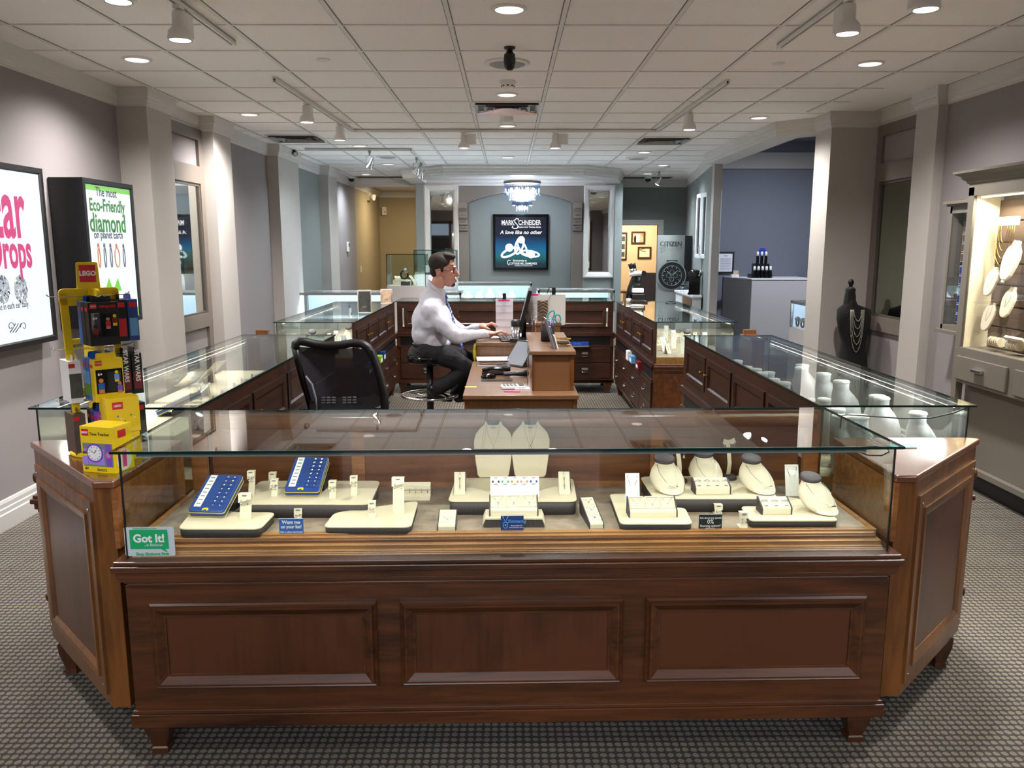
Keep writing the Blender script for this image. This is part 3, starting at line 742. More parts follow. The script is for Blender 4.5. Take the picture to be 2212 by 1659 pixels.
# wall devices
r = thing('emergency_light', 'twin head emergency light high on the tan side wall', 'emergency light', PX(795, 425, -2.90))
b = MB('cream'); b.box(0, -.12, -.08, .05, .12, .08); b.build('housing', r)
for s_ in (-1, 1):
    b = MB('cream_bright'); b.cyl((.05, s_ * .07, 0), (.14, s_ * .09, -.02), .035, .065, 14); b.build('lamp_head', r)
r = thing('motion_sensor', 'small white motion sensor in the corner of the tan room', 'sensor', (-2.78, 18.72, 2.42)); b = MB('cream_bright'); b.box(-.05, 0, -.09, .05, .06, .09); b.build('housing', r); b = MB('charcoal'); b.cbox((.02, -.003, -.02), (.025, .006, .02)); b.build('lens', r)
r = thing('thermostat', 'white wall thermostat on the far left wall', 'thermostat', PX(750, 533, -2.88)); b = MB('fix_white'); b.box(0, -.06, -.09, .03, .06, .09); b.build('housing', r, bevel=.006); b = MB('black'); b.box(.03, -.02, .0, .033, .04, .06); b.build('display', r)
r = thing('light_switch', 'white light switch plate just inside the tan room', 'light switch', (-2.895, 16.2, 1.2)); b = MB('cream_bright'); b.box(0, -.04, -.06, .01, .04, .06); b.build('plate', r); b = MB('cream_bright'); b.box(.01, -.01, -.02, .018, .01, .02); b.build('toggle', r)

# ================================================================== FEATURE WALL CONTENT
def wall_mirror(name, x0, x1, label):
    r = thing(name, label, 'mirror', ((x0 + x1) / 2, 14.6, 1.1)); w = (x1 - x0) / 2
    b = MB('crown'); b.frame(-w, w, 0, 1.60, 0, [(0, 0), (0, .06), (.02, .065), (.07, .05), (.09, .03), (.095, .01)]); b.build('frame', r)
    b = MB('mirror'); b.box(-w + .09, -.012, .09, w - .09, -.004, 1.51); b.build('mirror_glass', r)
    b = MB('mirror')
    b.frame(-w + .09, w - .09, .09, 1.51, -.012, [(0, 0), (.025, .006)]); b.build('bevelled_edge', r)
wall_mirror('wall_mirror', -1.46, -.86, 'tall white framed mirror left of the arch'); wall_mirror('wall_mirror', 1.33, 1.88, 'tall white framed mirror right of the arch')
for x, l in ((-.78, 'left'), (1.22, 'right')):
    r = thing('corbel', 'fluted grey corbel on the %s side of the arch' % l, 'corbel', (x, 14.6, 1.9))
    b = MB('frame_taupe'); b.prism([(0, .0), (-.05, .02), (-.04, .10), (-.075, .12), (-.07, .2), (-.10, .24), (-.09, .33), (-.13, .40), (-.13, .50), (0, .50)], -.075, .075, 'x'); b.build('bracket', r, bevel=.004)
    b = MB('frame_taupe_dark')
    for k in range(4): b.box(-.045, -.125 + .02 * (3 - k) - .01, .06 + k * .11, .045, -.05, .075 + k * .11)
    b.build('groove', r)
r = thing('display_screen', 'lit wall display advertising rings on a teal background, inside the arch', 'screen', (.227 * 0 + .14, 14.74, 1.235))
p0, p1 = PY(1065, 463, 14.7), PY(1184, 583, 14.7); w = (p1.x - p0.x) / 2; h = p0.z - p1.z; xc = (p0.x + p1.x) / 2
r.location = (xc, 14.75, p1.z)
b = MB('black_gloss'); b.frame(-w, w, 0, h, -.0, [(0, 0), (0, .07), (.035, .07), (.04, .055)]); b.build('bezel', r)
b = MB('screen_art'); b.box(-w + .035, -.056, .035, w - .035, -.05, h - .035); b.build('panel', r)
def tx(s, px, py, size, m='em_white', **k):
    q = PY(px, py, 14.69); return text(s, size, m, (q.x - xc, -.0575, q.z - p1.z), parent=r, **k)
tx('MARK', 1097, 481, .112, sx=.76, bold=.0012); tx('CHNEIDER', 1144, 481, .112, sx=.74, bold=.0012)
b = MB('em_white')
def scr(px, py): q = PY(px, py, 14.69); return (q.x - xc, -.058, q.z - p1.z)
def squiggle(b, pts, r0): b.tube([scr(*p) for p in pts], r0, 6)
squiggle(b, [(1119, 476), (1120, 473), (1116, 472), (1112, 475), (1112, 480), (1117, 485), (1120, 489), (1117, 493), (1111, 494), (1106, 491), (1108, 488)], .009)
squiggle(b, [(1084, 486), (1112, 486)], .0035); squiggle(b, [(1122, 486), (1165, 486)], .0035)
b.build('lettering', r)
tx('Creative mind. Timeless design.', 1143, 490.5, .042, sx=.8, bold=.0008); tx('A love like no other', 1125, 502, .090, shear=.25, bold=.0015)
b = MB('em_white')
def ringart(cx, cy, rx, ry, a, t):
    pts = []
    for k in range(20):
        u, v = rx * math.cos(k * PI / 10), ry * math.sin(k * PI / 10); u, v = rot2((u, v), a); pts.append(scr(cx + u, cy + v))
    b.tube(pts, t, 6, True)
ringart(1101, 545, 19, 7, -.45, .022); ringart(1122, 530, 8, 19, .3, .020); ringart(1128, 534, 7, 17, -.5, .018); ringart(1145, 548, 20, 6, .15, .018)
for cx, cy, q in ((1100, 535, 9), (1126, 518, 8), (1147, 549, 9)):
    c = scr(cx, cy); rr = q * .0082; b.add([(c[0] + rr * math.cos(k * PI / 6), c[1] - .004, c[2] + rr * math.sin(k * PI / 6)) for k in range(12)], [list(range(12))])
b.build('ring_picture', r)
tx('Exclusively at', 1123, 563, .045, bold=.001); tx('COTTAGE HILL DIAMONDS', 1130, 569.5, .050, sx=.80, bold=.001); tx('FINE JEWELRY & PRECIOUS GEMS', 1131, 574, .024, sx=.9)
b = MB('em_white'); squiggle(b, [(1100, 573), (1096, 569), (1096, 565), (1099, 562), (1103, 563)], .006); b.build('logo', r)
# chandelier
ch = thing('chandelier', 'four tier round crystal chandelier in front of the lit display', 'chandelier')
c0 = PY(1128, 393, 13.75); ch.location = (c0.x, 13.75, CZ); R0 = (PY(1166, 393, 13.75).x - PY(1089, 393, 13.75).x) / 2
dz = lambda py: PY(1128, py, 13.75).z - CZ
b = MB('metal_grey'); b.cyl((0, 0, 0), (0, 0, dz(392)), .006); b.lathe([(.06, 0), (.06, -.015)], n=16); b.build('stem', ch)
b = MB('frame_taupe'); b.lathe([(R0 * 1.03, dz(391)), (R0 * 1.05, dz(392)), (R0 * 1.05, dz(397)), (R0, dz(397)), (R0, dz(391))], n=40, cap=False); b.build('top_ring', ch)
for R, za, zb, n in ((R0 * .97, 395, 425, 44), (R0 * .74, 412, 434, 34), (R0 * .53, 422, 446, 26), (R0 * .31, 436, 457, 16)):
    b = MB('crystal')
    for k in range(n):
        a = 2 * PI * k / n; b.T = Matrix.Rotation(a, 4, 'Z') @ Matrix.Translation((R, 0, 0))
        z0, z1 = dz(zb), dz(za); q = .012
        b.add([(-q * .6, -q, z1), (q, -q * .5, z1), (q, q * .5, z1), (-q * .6, q, z1), (-q * .6, -q, z0 + .02), (q, -q * .5, z0 + .02), (q, q * .5, z0 + .02), (-q * .6, q, z0 + .02), (0, 0, z0)],
              [(0, 1, 5, 4), (1, 2, 6, 5), (2, 3, 7, 6), (3, 0, 4, 7), (4, 5, 8), (5, 6, 8), (6, 7, 8), (7, 4, 8), (3, 2, 1, 0)])
    b.T = Matrix.Identity(4); b.build('crystal_tier', ch)
for k in range(14):
    a = k * 2 * PI / (6 if k < 6 else 4); rr = R0 * (.6 if k < 6 else .3 if k < 10 else .16); zz = dz(410 if k < 6 else 430 if k < 10 else 449)
    b = MB('em_crystal'); b.ell((rr * math.cos(a), rr * math.sin(a), zz), (.022, .022, .035), 10, 6); b.build('bulb', ch)
lamp('chandelier_lamp', 'POINT', (c0.x, 13.75, CZ + dz(420)), 10, (.92, .96, 1.0), size=.12)
lamp('tray_lamp', 'SPOT', (c0.x, 13.75, CZ - .05), 7, (.94, .97, 1.0), size=.05, spot=math.radians(150))
# ================================================================== SHOWCASES
GT = 1.051   # glass top height
def cabinet_front(p, x0, x1, z0, z1, y, n=3, m='wood_panel'):
    """n raised panels with moulded frames on a face looking to -y"""
    g = .075; w = (x1 - x0 - g * (n + 1)) / n
    for k in range(n):
        a = x0 + g + k * (w + g)
        b = MB('wood_dark_x'); b.frame(a, a + w, z0, z1, y, [(0, 0), (0, .012), (.006, .018), (.010, .016), (.014, .024), (.020, .024), (.042, .008), (.048, .008), (.052, -.006)])
        b.build('panel_moulding', p)
        b = MB(m); b.box(a + .048, y - .004, z0 + .048, a + w - .048, y + .004, z1 - .048); b.build('raised_panel', p)
def knob(p, x, y, z, m='brass', d=(0, 1, 0), r=.011):
    b = MB(m); d = Vector(d); o = Vector((x, y, z)); b.cyl(o, o + d * .014, r * .5, n=10); b.cyl(o + d * .014, o + d * .024, r * .8, r, 12); b.build('knob', p)
def showcase(label, W, D, loc, rz, light='warm', front='panels', ends=(True, True), drawers=True, deckmat='stone'):
    """origin at floor centre; customers at -y, staff at +y"""
    r = thing('showcase', label, 'display case', loc, rz); w, d = W / 2, D / 2
    b = MB('wood_dark_x'); b.box(-w - .012, -d - .004, .175, w + .012, d, .61)
    b.box(-w - .012, -d - .004, .125, w + .012, d, .155); b.use('wood_dark_x'); b.box(-w - .024, -d - .016, .12, w + .024, d, .165); b.box(-w - .018, -d - .010, .165, w + .018, d, .178)
    b.build('base_cabinet', r, bevel=.002)
    b = MB('wood_dark_x')
    for e, z0, z1 in ((.006, .605, .617), (.012, .617, .626), (.022, .626, .640), (.030, .640, .664), (.040, .664, .684), (.032, .684, .698)): b.box(-w - e, -d - e, z0, w + e, d, z1)
    b.build('cornice_moulding', r, bevel=.003)
    if front == 'panels': cabinet_front(r, -w - .012, w + .012, .258, .552, -d - .004, 3 if W > 1.5 else 1)
    for sx in (-1, 1):
        for y in (-d + .055, d - .055):
            b = MB('wood_dark_z'); x = sx * (w - .042)
            b.loft([[(x + a * q, y + c * q, z) for a, c in ((-1, -1), (1, -1), (1, 1), (-1, 1))] for q, z in ((.042, .12), (.044, .108), (.040, .10), (.040, .09), (.022, .022), (.027, .018), (.027, 0))], smooth=False)
            b.build('leg', r)
    # stepped light wood sills inside the glass
    b = MB('wood_hi')
    for i, (z, e) in enumerate(((.703, .008), (.708, .012), (.713, .015), (.727, .026), (.752, .064))): b.box(-w + .01, -d + e, .69, w - .01, -d + .085, z)
    b.use('wood_mid_x'); b.box(-w + .02, -d + .044, .70, w - .02, -d + .07, .738); b.use('wood_hi'); b.box(-w + .02, -d + .050, .70, w - .02, -d + .07, .745)
    b.box(-w + .01, -d + .08, .69, -w + .03, d - .02, .752); b.box(w - .03, -d + .08, .69, w - .01, d - .02, .752)
    b.build('sill_moulding', r, bevel=.002)
    b = MB(deckmat); b.box(-w + .03, -d + .085, .69, w - .03, d - .02, .748); b.build('deck', r)
    # staff side
    b = MB('wood_lit' if front == 'panels' else 'wood_inner'); b.box(-w, d - .02, .69, w, d, .765); b.box(-w, d - .02, GT - .075, w, d, GT - .008)  # front case rails use the paler wood with light in its colour
    b.box(-w, d - .02, .765, -w + .06, d, GT - .075); b.box(w - .06, d - .02, .765, w, d, GT - .075)
    n = max(2, round(W / .62)); pw = (W - .12) / n
    for k in range(1, n): b.box(-w + .06 + k * pw - .025, d - .022, .765, -w + .06 + k * pw + .025, d, GT - .075)
    b.build('back_rail', r)
    for k in range(n):
        b = MB('wood_mid_x' if front == 'panels' else 'wood_inner'); a = -w + .06 + k * pw; b.box(a + .02, d - .014, .76, a + pw - .02, d - .004, GT - .07)
        dr = b.build('sliding_door', r)
        b = MB('wood_inner_z'); b.T = Matrix.Rotation(PI, 4, 'Z'); b.frame(-a - pw + .02, -a - .02, .762, GT - .072, -d + .004, [(0, 0), (0, .012), (.035, .012), (.045, .002)]); b.build('door_frame', dr)
        knob(dr, a + (.06 if k % 2 else pw - .06), d + .008, .88)
    if drawers:
        b = MB('black'); b.box(-w + .03, d, .56, w - .03, d + .002, .655); b.build('shelf_shade', r)  # black sheet in place of the shade inside a shelf opening
        b = MB('wood_inner'); b.box(-w, d, .66, w, d + .02, .70); b.box(-w, d, .535, w, d + .016, .56); b.build('shelf_rail', r)
        for k in range(n):
            for z0, z1 in ((.36, .53), (.18, .35)):
                a = -w + .02 + k * (W - .04) / n; c = a + (W - .04) / n - .012
                b = MB('wood_inner'); b.box(a, d, z0, c, d + .018, z1); q = b.build('drawer', r, bevel=.004)
                b = MB('silver'); m_ = (a + c) / 2; b.box(m_ - .035, d + .018, (z0 + z1) / 2 + .01, m_ + .035, d + .022, (z0 + z1) / 2 + .035)
                b.tube([(m_ - .035, d + .02, (z0 + z1) / 2), (m_ - .03, d + .04, (z0 + z1) / 2 - .012), (m_ + .03, d + .04, (z0 + z1) / 2 - .012), (m_ + .035, d + .02, (z0 + z1) / 2)], .004, 6); b.build('handle', q)
    # glass
    t = .005
    b = MB('glass'); b.box(-w + .004, -d, .69, w - .004, -d + t, GT - .008); b.build('glass_front', r)
    for sx, on in ((-1, ends[0]), (1, ends[1])):
        if on:
            b = MB('glass'); x = sx * w; b.box(x, -d + t + .001, .69, x - sx * t, d - .022, GT - .008); b.build('glass_side', r)
        b = MB('black'); x = sx * w; b.box(x + sx * .0012, -d - .0012, .69, x - sx * .004, -d + .004, GT - .008); b.build('glass_seal', r)
    b = MB('glass'); b.box(-w - .018, -d - .018, GT - .007, w + .018, d + .004, GT); b.build('glass_top', r)
    b = MB('glass_rim')
    for (x0, y0, x1, y1) in ((-w - .020, -d - .020, w + .020, -d - .018), (-w - .020, -d - .018, -w - .018, d + .004), (w + .018, -d - .018, w + .020, d + .004), (-w - .018, d + .004, w + .018, d + .006)):
        b.box(x0, y0, GT - .0075, x1, y1, GT + .0005)
    b.build('glass_rim', r)
    b = MB('notch'); b.box(-w + .05, -d + .008, GT - .024, w - .09, -d + .026, GT - .009); lb = b.build('light_bar', r)
    b = MB('em_bar'); b.box(-w + .06, -d + .014, GT - .0255, w - .10, -d + .026, GT - .0245); b.build('diffuser', lb)
    lamp('case_lamp', 'AREA', (0, -d + .03, GT - .03), 6.5 * W * KBOX, (1, .91, .80) if light == 'warm' else (.92, .97, 1), (math.radians(38), 0, 0), W - .2, .012, parent=r)
    return r
fr_ang = math.radians(1.2)
front = showcase('long front glass showcase with three raised dark wood panels and stepped wood sill', 2.44, .61, (.006, 2.484 + .305, 0), fr_ang, drawers=False)
# bullnose rail along the top back of the front case and wall panels seen through the glass
b = MB('wood_lit'); b.T = Matrix.Translation((0, .296, GT - .045)); b.tube([(-1.2, 0, 0), (1.2, 0, 0)], .030, 20); b.build('bullnose_rail', front)  # ceiling light on the rail is put into its paler wood
left1 = showcase('left glass showcase beside the toy stand, running away from the camera', 2.58, .63, (-1.54, 4.44, 0), -PI / 2, front='plain')
right1 = showcase('right glass showcase full of white necklace busts', 2.50, .60, (1.54, 4.43, 0), PI / 2, light='cool', front='plain')
left2 = showcase('second left glass showcase behind the mesh chair, with brochure holders on top', 2.42, .64, (-1.585, 7.91, 0), -PI / 2, front='plain')
right2 = showcase('second right glass showcase carrying the microscope', 2.40, .66, (1.545, 7.92, 0), PI / 2, front='plain')
back1 = showcase('rear glass showcase closing the staff area behind the seated man', 2.43, .62, (-.03, 9.47, 0), PI, front='plain', light='cool')

# angled wooden corner wings of the front case
def wing(s, label):
    r = thing('corner_cabinet', label, 'cabinet', (s * 1.5, 2.9, 0))
    P = [(1.268, 2.53), (1.335, 2.53), (1.845, 3.07), (1.80, 3.10), (1.268, 3.10)]
    if s > 0: P = [(1.28, 2.585), (1.35, 2.585), (1.85, 3.10), (1.81, 3.125), (1.28, 3.125)]
    def loc(q, o=0): return (s * q[0] - s * 1.5, q[1] - 2.9)
    def off(k):  # shrink towards centroid
        c = Vector((sum(q[0] for q in P) / 5, sum(q[1] for q in P) / 5)); return [loc(tuple(Vector(q) + (c - Vector(q)).normalized() * k)) for q in P]
    b = MB('wood_wing_top'); b.prism([loc(q) for q in P], .905, .93); b.build('top_board', r, bevel=.006, seg=3)
    b = MB('wood_mid_z'); b.prism(off(.022), .13, .905); b.build('carcass', r, bevel=.002)
    O = off(.022); A, B = (Vector(O[1]), Vector(O[2])); 
    d = B - A; L = d.length; ang = math.atan2(d.y, d.x)
    if s > 0: T = Matrix.Translation((A.x, A.y, 0)) @ Matrix.Rotation(ang, 4, 'Z')
    else:
        d = A - B; T = Matrix.Translation((B.x, B.y, 0)) @ Matrix.Rotation(math.atan2(d.y, d.x), 4, 'Z')
    b = MB('wood_mid_z'); b.T = T; b.frame(.02, L - .02, .17, .85, 0, [(0, 0), (0, .008), (.05, .008), (.05, .014), (.07, .012), (.09, .004), (.092, -.004)]); b.build('panel_moulding', r)
    b = MB('wood_panel'); b.T = T; b.box(.10, -.002, .25, L - .10, .004, .77); b.build('raised_panel', r)
    b = MB('wood_lit'); xi = s * (1.268 if s < 0 else 1.28) - s * 1.5; b.box(xi - s * .002, -.36 if s < 0 else -.31, .70, xi + s * .014, .19, .903); b.build('lit_inner_panel', r)  # added panel, its paler wood carries the case lamp's light
    b = MB('chrome'); b.T = T
    for x in (.045, L - .045):
        for z in (.2, .82): b.cyl((x, -.008, z), (x, -.011, z), .005, n=8)
    b.build('screw', r)
    for q in (P[2], P[3]):
        x, y = loc(q); x -= s * .11; y -= .045
        b = MB('wood_dark_z'); b.loft([[(x + a * k, y + c * k, z) for a, c in ((-1, -1), (1, -1), (1, 1), (-1, 1))] for k, z in ((.036, .13), (.034, .09), (.02, .02), (.024, 0))], smooth=False); b.build('leg', r)
    b = MB('wood_dark_z'); b.T = Matrix.Translation((*loc(P[2]), 0)); b.ell((-s * .016, -.012, .79), (.010, .012, .022)); b.ell((-s * .016, -.012, .30), (.008, .010, .018)); b.build('side_knob', r)
    return r
wing(-1, 'angled wooden corner cabinet left of the front case, carrying the toy stand')
wing(1, 'angled wooden corner cabinet right of the front case with a glossy bare top')
# small wooden corner posts at the near ends of the rear cases
for x, s, l in ((-2.01, -1, 'left'), (1.985, 1, 'right')):
    r = thing('corner_cabinet', 'small wooden corner cabinet at the near outer end of the second %s case' % l, 'cabinet', (x, 6.66, 0))
    b = MB('wood_mid_z'); b.prism([(-.05, -.25), (.05, -.25), (.05, .1), (-.05, .1)] , .0, .93); b.build('carcass', r)
    b = MB('wood_wing_top'); b.box(-.07, -.28, .93, .07, .02, .955); b.build('top_board', r, bevel=.004)
    b = MB('wood_mid_z'); b.box(-.05, -.02, .955, .05, .02, .99); b.build('stop_block', r)

# ================================================================== JEWELLERY DISPLAYS
DZ = .748
def earring_stand(w=.03, h=.10, flap='drop'):
    r = thing('earring_stand', '', ''); t = .0015
    b = MB('cream_bright'); b.box(-w / 2, -.02, 0, w / 2, .028, t)
    b.add([(-w / 2, -.018, 0), (w / 2, -.018, 0), (w / 2, .012, h), (-w / 2, .012, h), (-w / 2, -.016, 0), (w / 2, -.016, 0), (w / 2, .014, h), (-w / 2, .014, h)], [(0, 1, 2, 3), (7, 6, 5, 4), (0, 3, 7, 4), (1, 5, 6, 2), (3, 2, 6, 7)])
    b.build('ramp', r)
    b = MB('cream_bright'); b.add([(-w / 2 - .002, .012, h), (w / 2 + .002, .012, h), (w / 2 + .002, -.010, h + .002), (-w / 2 - .002, -.010, h + .002), (-w / 2 - .002, -.014, h - .028), (w / 2 + .002, -.014, h - .016 if flap == 'drop' else h - .026)], [(0, 3, 2, 1), (3, 4, 5, 2)])
    b.add([(-w / 2 - .002, -.0125, h - .028), (w / 2 + .002, -.0125, h - .016), (w / 2 + .002, -.0085, h + .001), (-w / 2 - .002, -.0085, h + .001)], [(0, 3, 2, 1)]); b.build('flap', r)
    b = MB('ink_grey'); b.box(-.007, -.0142, h - .004, .007, -.0112, h - .001); b.build('price_mark', r)
    for sx in (-1, 1):
        b = MB('silver'); b.ell((sx * w * .27, -.016, h - .018), (.0032, .003, .0032), 8, 6); b.tube([(sx * w * .27, -.016, h - .018), (sx * w * .27, -.016, h - .03)], .0009, 5); b.ell((sx * w * .27, -.016, h - .032), (.0025, .002, .004), 6, 5); b.build('earring', r)
    return r
def stud_tray():
    r = thing('stud_tray', '', ''); T = Matrix.Rotation(math.radians(24), 4, 'X'); w, d, h = .062, .095, .028
    b = MB('navy_tray'); b.T = T; b.prism(rpoly([(-w, 0), (w, 0), (w, 2 * d), (-w, 2 * d)], .012), 0, h); b.build('tray_body', r, bevel=.003)
    b = MB('yellow_line'); b.T = T; b.prism(rpoly([(-w - .001, -.001), (w + .001, -.001), (w + .001, 2 * d + .001), (-w - .001, 2 * d + .001)], .012), h - .009, h - .0065); b.prism(rpoly([(-w - .001, -.001), (w + .001, -.001), (w + .001, 2 * d + .001), (-w - .001, 2 * d + .001)], .012), .003, .005); b.build('trim_line', r)
    b = MB('card_white'); b.T = T; b.box(-w + .012, .022, h, -w + .036, 2 * d - .006, h + .0012); ls = b.build('price_strip', r)
    b = MB('ink_grey'); b.T = T
    for k in range(8): b.box(-w + .017, .035 + k * .019, h + .0012, -w + .031, .039 + k * .019, h + .0018)
    b.build('price_mark', ls)
    for k in range(8):
        b = MB('navy_tray'); b.T = T; b.box(.004, .018 + k * .021, h, .052, .033 + k * .021, h + .002); c_ = b.build('card_row', r, bevel=.001)
        for x in (.016, .04):
            b = MB('silver'); b.T = T; b.ell((x, .026 + k * .021, h + .004), (.0035 + .0003 * k, .0035 + .0003 * k, .003), 8, 5); b.build('stud', c_)
    b = MB('yellow'); b.T = T; b.prism([(-.014, .006), (-.010, .004), (-.008, .009), (0, .009), (.001, .004), (.006, .004), (.006, .013), (.001, .017), (-.010, .016), (-.016, .012)], h, h + .001); b.build('bear_emblem', r)
    b = MB('black'); b.box(-w, .07, 0, w, 2 * d * .91 , .03); b.add([(-w, 0, .0), (w, 0, 0), (w, .07, .0)], []); b.build('wedge_base', r)
    return r
def easel_bust(h=.235):
    """flat shield shaped necklace board standing nearly upright"""
    r = thing('necklace_bust', '', ''); T = Matrix.Rotation(math.radians(-2), 4, 'X')
    half = [(.052, 0), (.060, .01), (.067, .06), (.073, .11), (.074, .145), (.066, .172), (.050, .190), (.036, .203), (.028, .222)]
    prof = [(-x, z) for x, z in half] + [(0.015 * math.cos(a) * 1.6, .212 - .004 + .006 * 0 - .012 * math.sin(a)) for a in ()] + [(-.014, .207), (0, .203), (.014, .207)] + [(x, z) for x, z in half[::-1]]
    b = MB('cream_bright'); b.T = T; b.prism(prof, -.008, .008, 'y'); b.build('board', r, bevel=.004, seg=3)
    b = MB('tray_brown'); b.T = T; b.lathe([(.026, .206), (.029, .222), (.001, .224)], n=20, sy=.5, cap=False); b.build('neck_cap', r)
    b = MB('silver'); b.T = T
    b.tube([(-.026, -.0095, .205), (-.018, -.0095, .165), (0, -.0095, .122)], .0007, 5); b.tube([(.026, -.0095, .205), (.018, -.0095, .165), (0, -.0095, .122)], .0007, 5); b.build('chain', r)
    b = MB('silver'); b.T = T; b.ell((0, -.011, .114), (.0045, .003, .008)); b.ell((0, -.011, .103), (.004, .003, .004)); b.build('pendant', r)
    b = MB('ink_grey'); b.T = T; b.box(-.009, -.0098, .192, .009, -.009, .196); b.build('price_mark', r)
    return r
def low_bust():
    """low moulded bust: teardrop shoulders leaning back with a dark disc neck"""
    r = thing('necklace_bust', '', '')
    rings = []; n = 28
    for t, (rx, ryf, ryb, cy, cz) in enumerate([(.020, .020, .012, -.070, .003), (.040, .045, .03, -.050, .006), (.060, .066, .055, -.015, .022), (.063, .066, .055, .002, .040), (.054, .052, .046, .014, .062), (.038, .034, .034, .026, .080), (.033, .028, .028, .034, .092), (.036, .030, .030, .037, .098)]):
        ring = []
        for i in range(n):
            a = 2 * PI * i / n; x = rx * math.cos(a); y = math.sin(a) * (ryb if math.sin(a) > 0 else ryf)
            ring.append((x, cy + y, cz + y * .35 * (1 if t > 1 else .1)))
        rings.append(ring)
    b = MB('cream_bright'); b.loft(rings); b.build('body', r)
    b = MB('tray_brown'); T = Matrix.Translation((0, .038, .099)) @ Matrix.Rotation(math.radians(20), 4, 'X'); b.T = T; b.lathe([(.036, -.004), (.039, 0), (.039, .007), (.033, .010), (.001, .011)], n=28, sy=.85, cap=False); b.build('neck_disc', r)
    b = MB('silver')
    pts = [(-.033, .018, .087), (-.036, -.02, .066), (-.024, -.06, .044), (-.010, -.078, .032), (.010, -.078, .032), (.024, -.06, .044), (.036, -.02, .066), (.033, .018, .087)]
    b.tube(pts, .0009, 5); b.build('chain', r)
    b = MB('silver'); b.tube([(-.016, -.0795, .031), (.016, -.0795, .031)], .0022, 6); b.build('pendant', r)
    return r
def ring_tray(n=4, w=.13):
    r = thing('ring_tray', '', ''); pr = [(0, 0), (0, .022), (.006, .028), (.052, .048), (.058, .046), (.06, 0)]
    b = MB('cream_bright'); b.prism([(y, z) for y, z in pr], -w / 2 + .004, w / 2 - .004, 'x'); b.build('tray_body', r, bevel=.002)
    for sx in (-1, 1):
        b = MB('tray_brown'); b.prism([(y * 1.02 - .0005, z * 1.04) for y, z in pr], sx * w / 2, sx * (w / 2 - .004), 'x'); b.build('end_cap', r)
    for k in range(n):
        x = -w / 2 + w * (k + .5) / n; b = MB('silver'); T = Matrix.Translation((x, .028, .040)) @ Matrix.Rotation(math.radians(25), 4, 'X'); b.T = T
        b.tube([(.011 * math.cos(a * PI / 8), 0, .006 * math.sin(a * PI / 8)) for a in range(16)], .0016, 6, True); b.ell((0, -.002, .006), (.006, .004, .004), 8, 5); b.ell((-.007, -.001, .004), (.003, .003, .003), 6, 4); b.ell((.007, -.001, .004), (.003, .003, .003), 6, 4); b.build('ring', r)
        b = MB('ink_grey'); b.T = Matrix.Translation((x, .006, .0295)) @ Matrix.Rotation(math.radians(22), 4, 'X'); b.box(-.006, 0, 0, .006, .003, .001); b.build('price_mark', r)
    return r
def pendant_tray(n=3, w=.165):
    r = thing('pendant_tray', '', ''); pr = [(0, 0), (0, .018), (.004, .024), (.010, .026), (.048, .056), (.054, .056), (.058, 0)]
    b = MB('cream_bright'); b.prism(pr, -w / 2 + .004, w / 2 - .004, 'x'); b.build('tray_body', r, bevel=.001)
    for sx in (-1, 1):
        b = MB('tray_brown'); b.prism([(y * 1.02 - .0005, z * 1.05) for y, z in pr], sx * w / 2, sx * (w / 2 - .004), 'x'); b.build('end_cap', r)
    T0 = Matrix.Translation((0, .010, .0275)) @ Matrix.Rotation(math.atan2(.030, .038), 4, 'X')
    for k in range(n):
        x = -w / 2 + .004 + (w - .008) * (k + .5) / n; q = (w - .008) / n / 2 - .003
        b = MB('linen'); b.T = T0 @ Matrix.Translation((x, 0, 0)); b.box(-q, .002, -.001, q, .044, .0008); pd = b.build('pad', r)
        b = MB('cream_bright'); b.T = T0 @ Matrix.Translation((x, 0, 0)); b.box(-q, .0, 0, -q + .002, .046, .004); b.box(q - .002, 0, 0, q, .046, .004); b.box(-q, .043, 0, q, .047, .006); b.build('divider', pd)
        b = MB('silver'); b.T = T0 @ Matrix.Translation((x, 0, .002)); b.tube([(-q * .7, .040, 0), (0, .018, .001), (q * .7, .040, 0)], .0007, 5); b.ell((0, .014, .001), (.003, .005, .002), 8, 5); b.build('pendant', pd)
    return r
def long_ramp(n=3, w=.05, L=.17, h=.045):
    r = thing('pendant_ramp', '', ''); pr = [(0, 0), (0, .014), (.004, .02), (.016, .021), (L, h + .01), (L, 0)]
    b = MB('cream_bright'); b.prism(pr, -w / 2 + .003, w / 2 - .003, 'x'); b.build('ramp_body', r, bevel=.001)
    for sx in (-1, 1):
        b = MB('tray_brown'); b.prism([(y, z * 1.03) for y, z in pr], sx * w / 2, sx * (w / 2 - .003), 'x'); b.build('end_cap', r)
    T0 = Matrix.Translation((0, .016, .0215)) @ Matrix.Rotation(math.atan2(h - .011, L - .016), 4, 'X')
    for k in range(n):
        y0 = .006 + k * (L - .02) / n
        b = MB('linen'); b.T = T0; b.box(-w / 2 + .005, y0, 0, w / 2 - .005, y0 + (L - .02) / n - .006, .001); pd = b.build('pad', r)
        b = MB('silver'); b.T = T0; m_ = y0 + .012; b.tube([(-.015, m_ + .022, .002), (0, m_ + .006, .002), (.015, m_ + .022, .002)], .0007, 5); b.ell((0, m_, .002), (.004, .004, .002), 8, 5); b.build('pendant', pd)
    return r
def bracelet_ramp():
    r = thing('bracelet_ramp', '', ''); b = MB('cream_bright'); b.prism([(0, 0), (0, .006), (.11, .055), (.115, .05), (.115, 0)], -.02, .02, 'x'); b.build('ramp_body', r, bevel=.001)
    b = MB('tray_brown'); b.prism([(.05, .026), (.112, .053), (.116, .048), (.116, 0), (.05, 0)], .02, .0235, 'x'); b.build('end_cap', r)
    b = MB('silver'); b.tube([(0, .015 + .095 * k / 10, .0155 + .0425 * k / 10) for k in range(11)], [.0008, .001, .0025, .0012, .0012, .0012, .003, .0012, .0012, .001, .001], 6); b.build('bracelet', r)
    return r
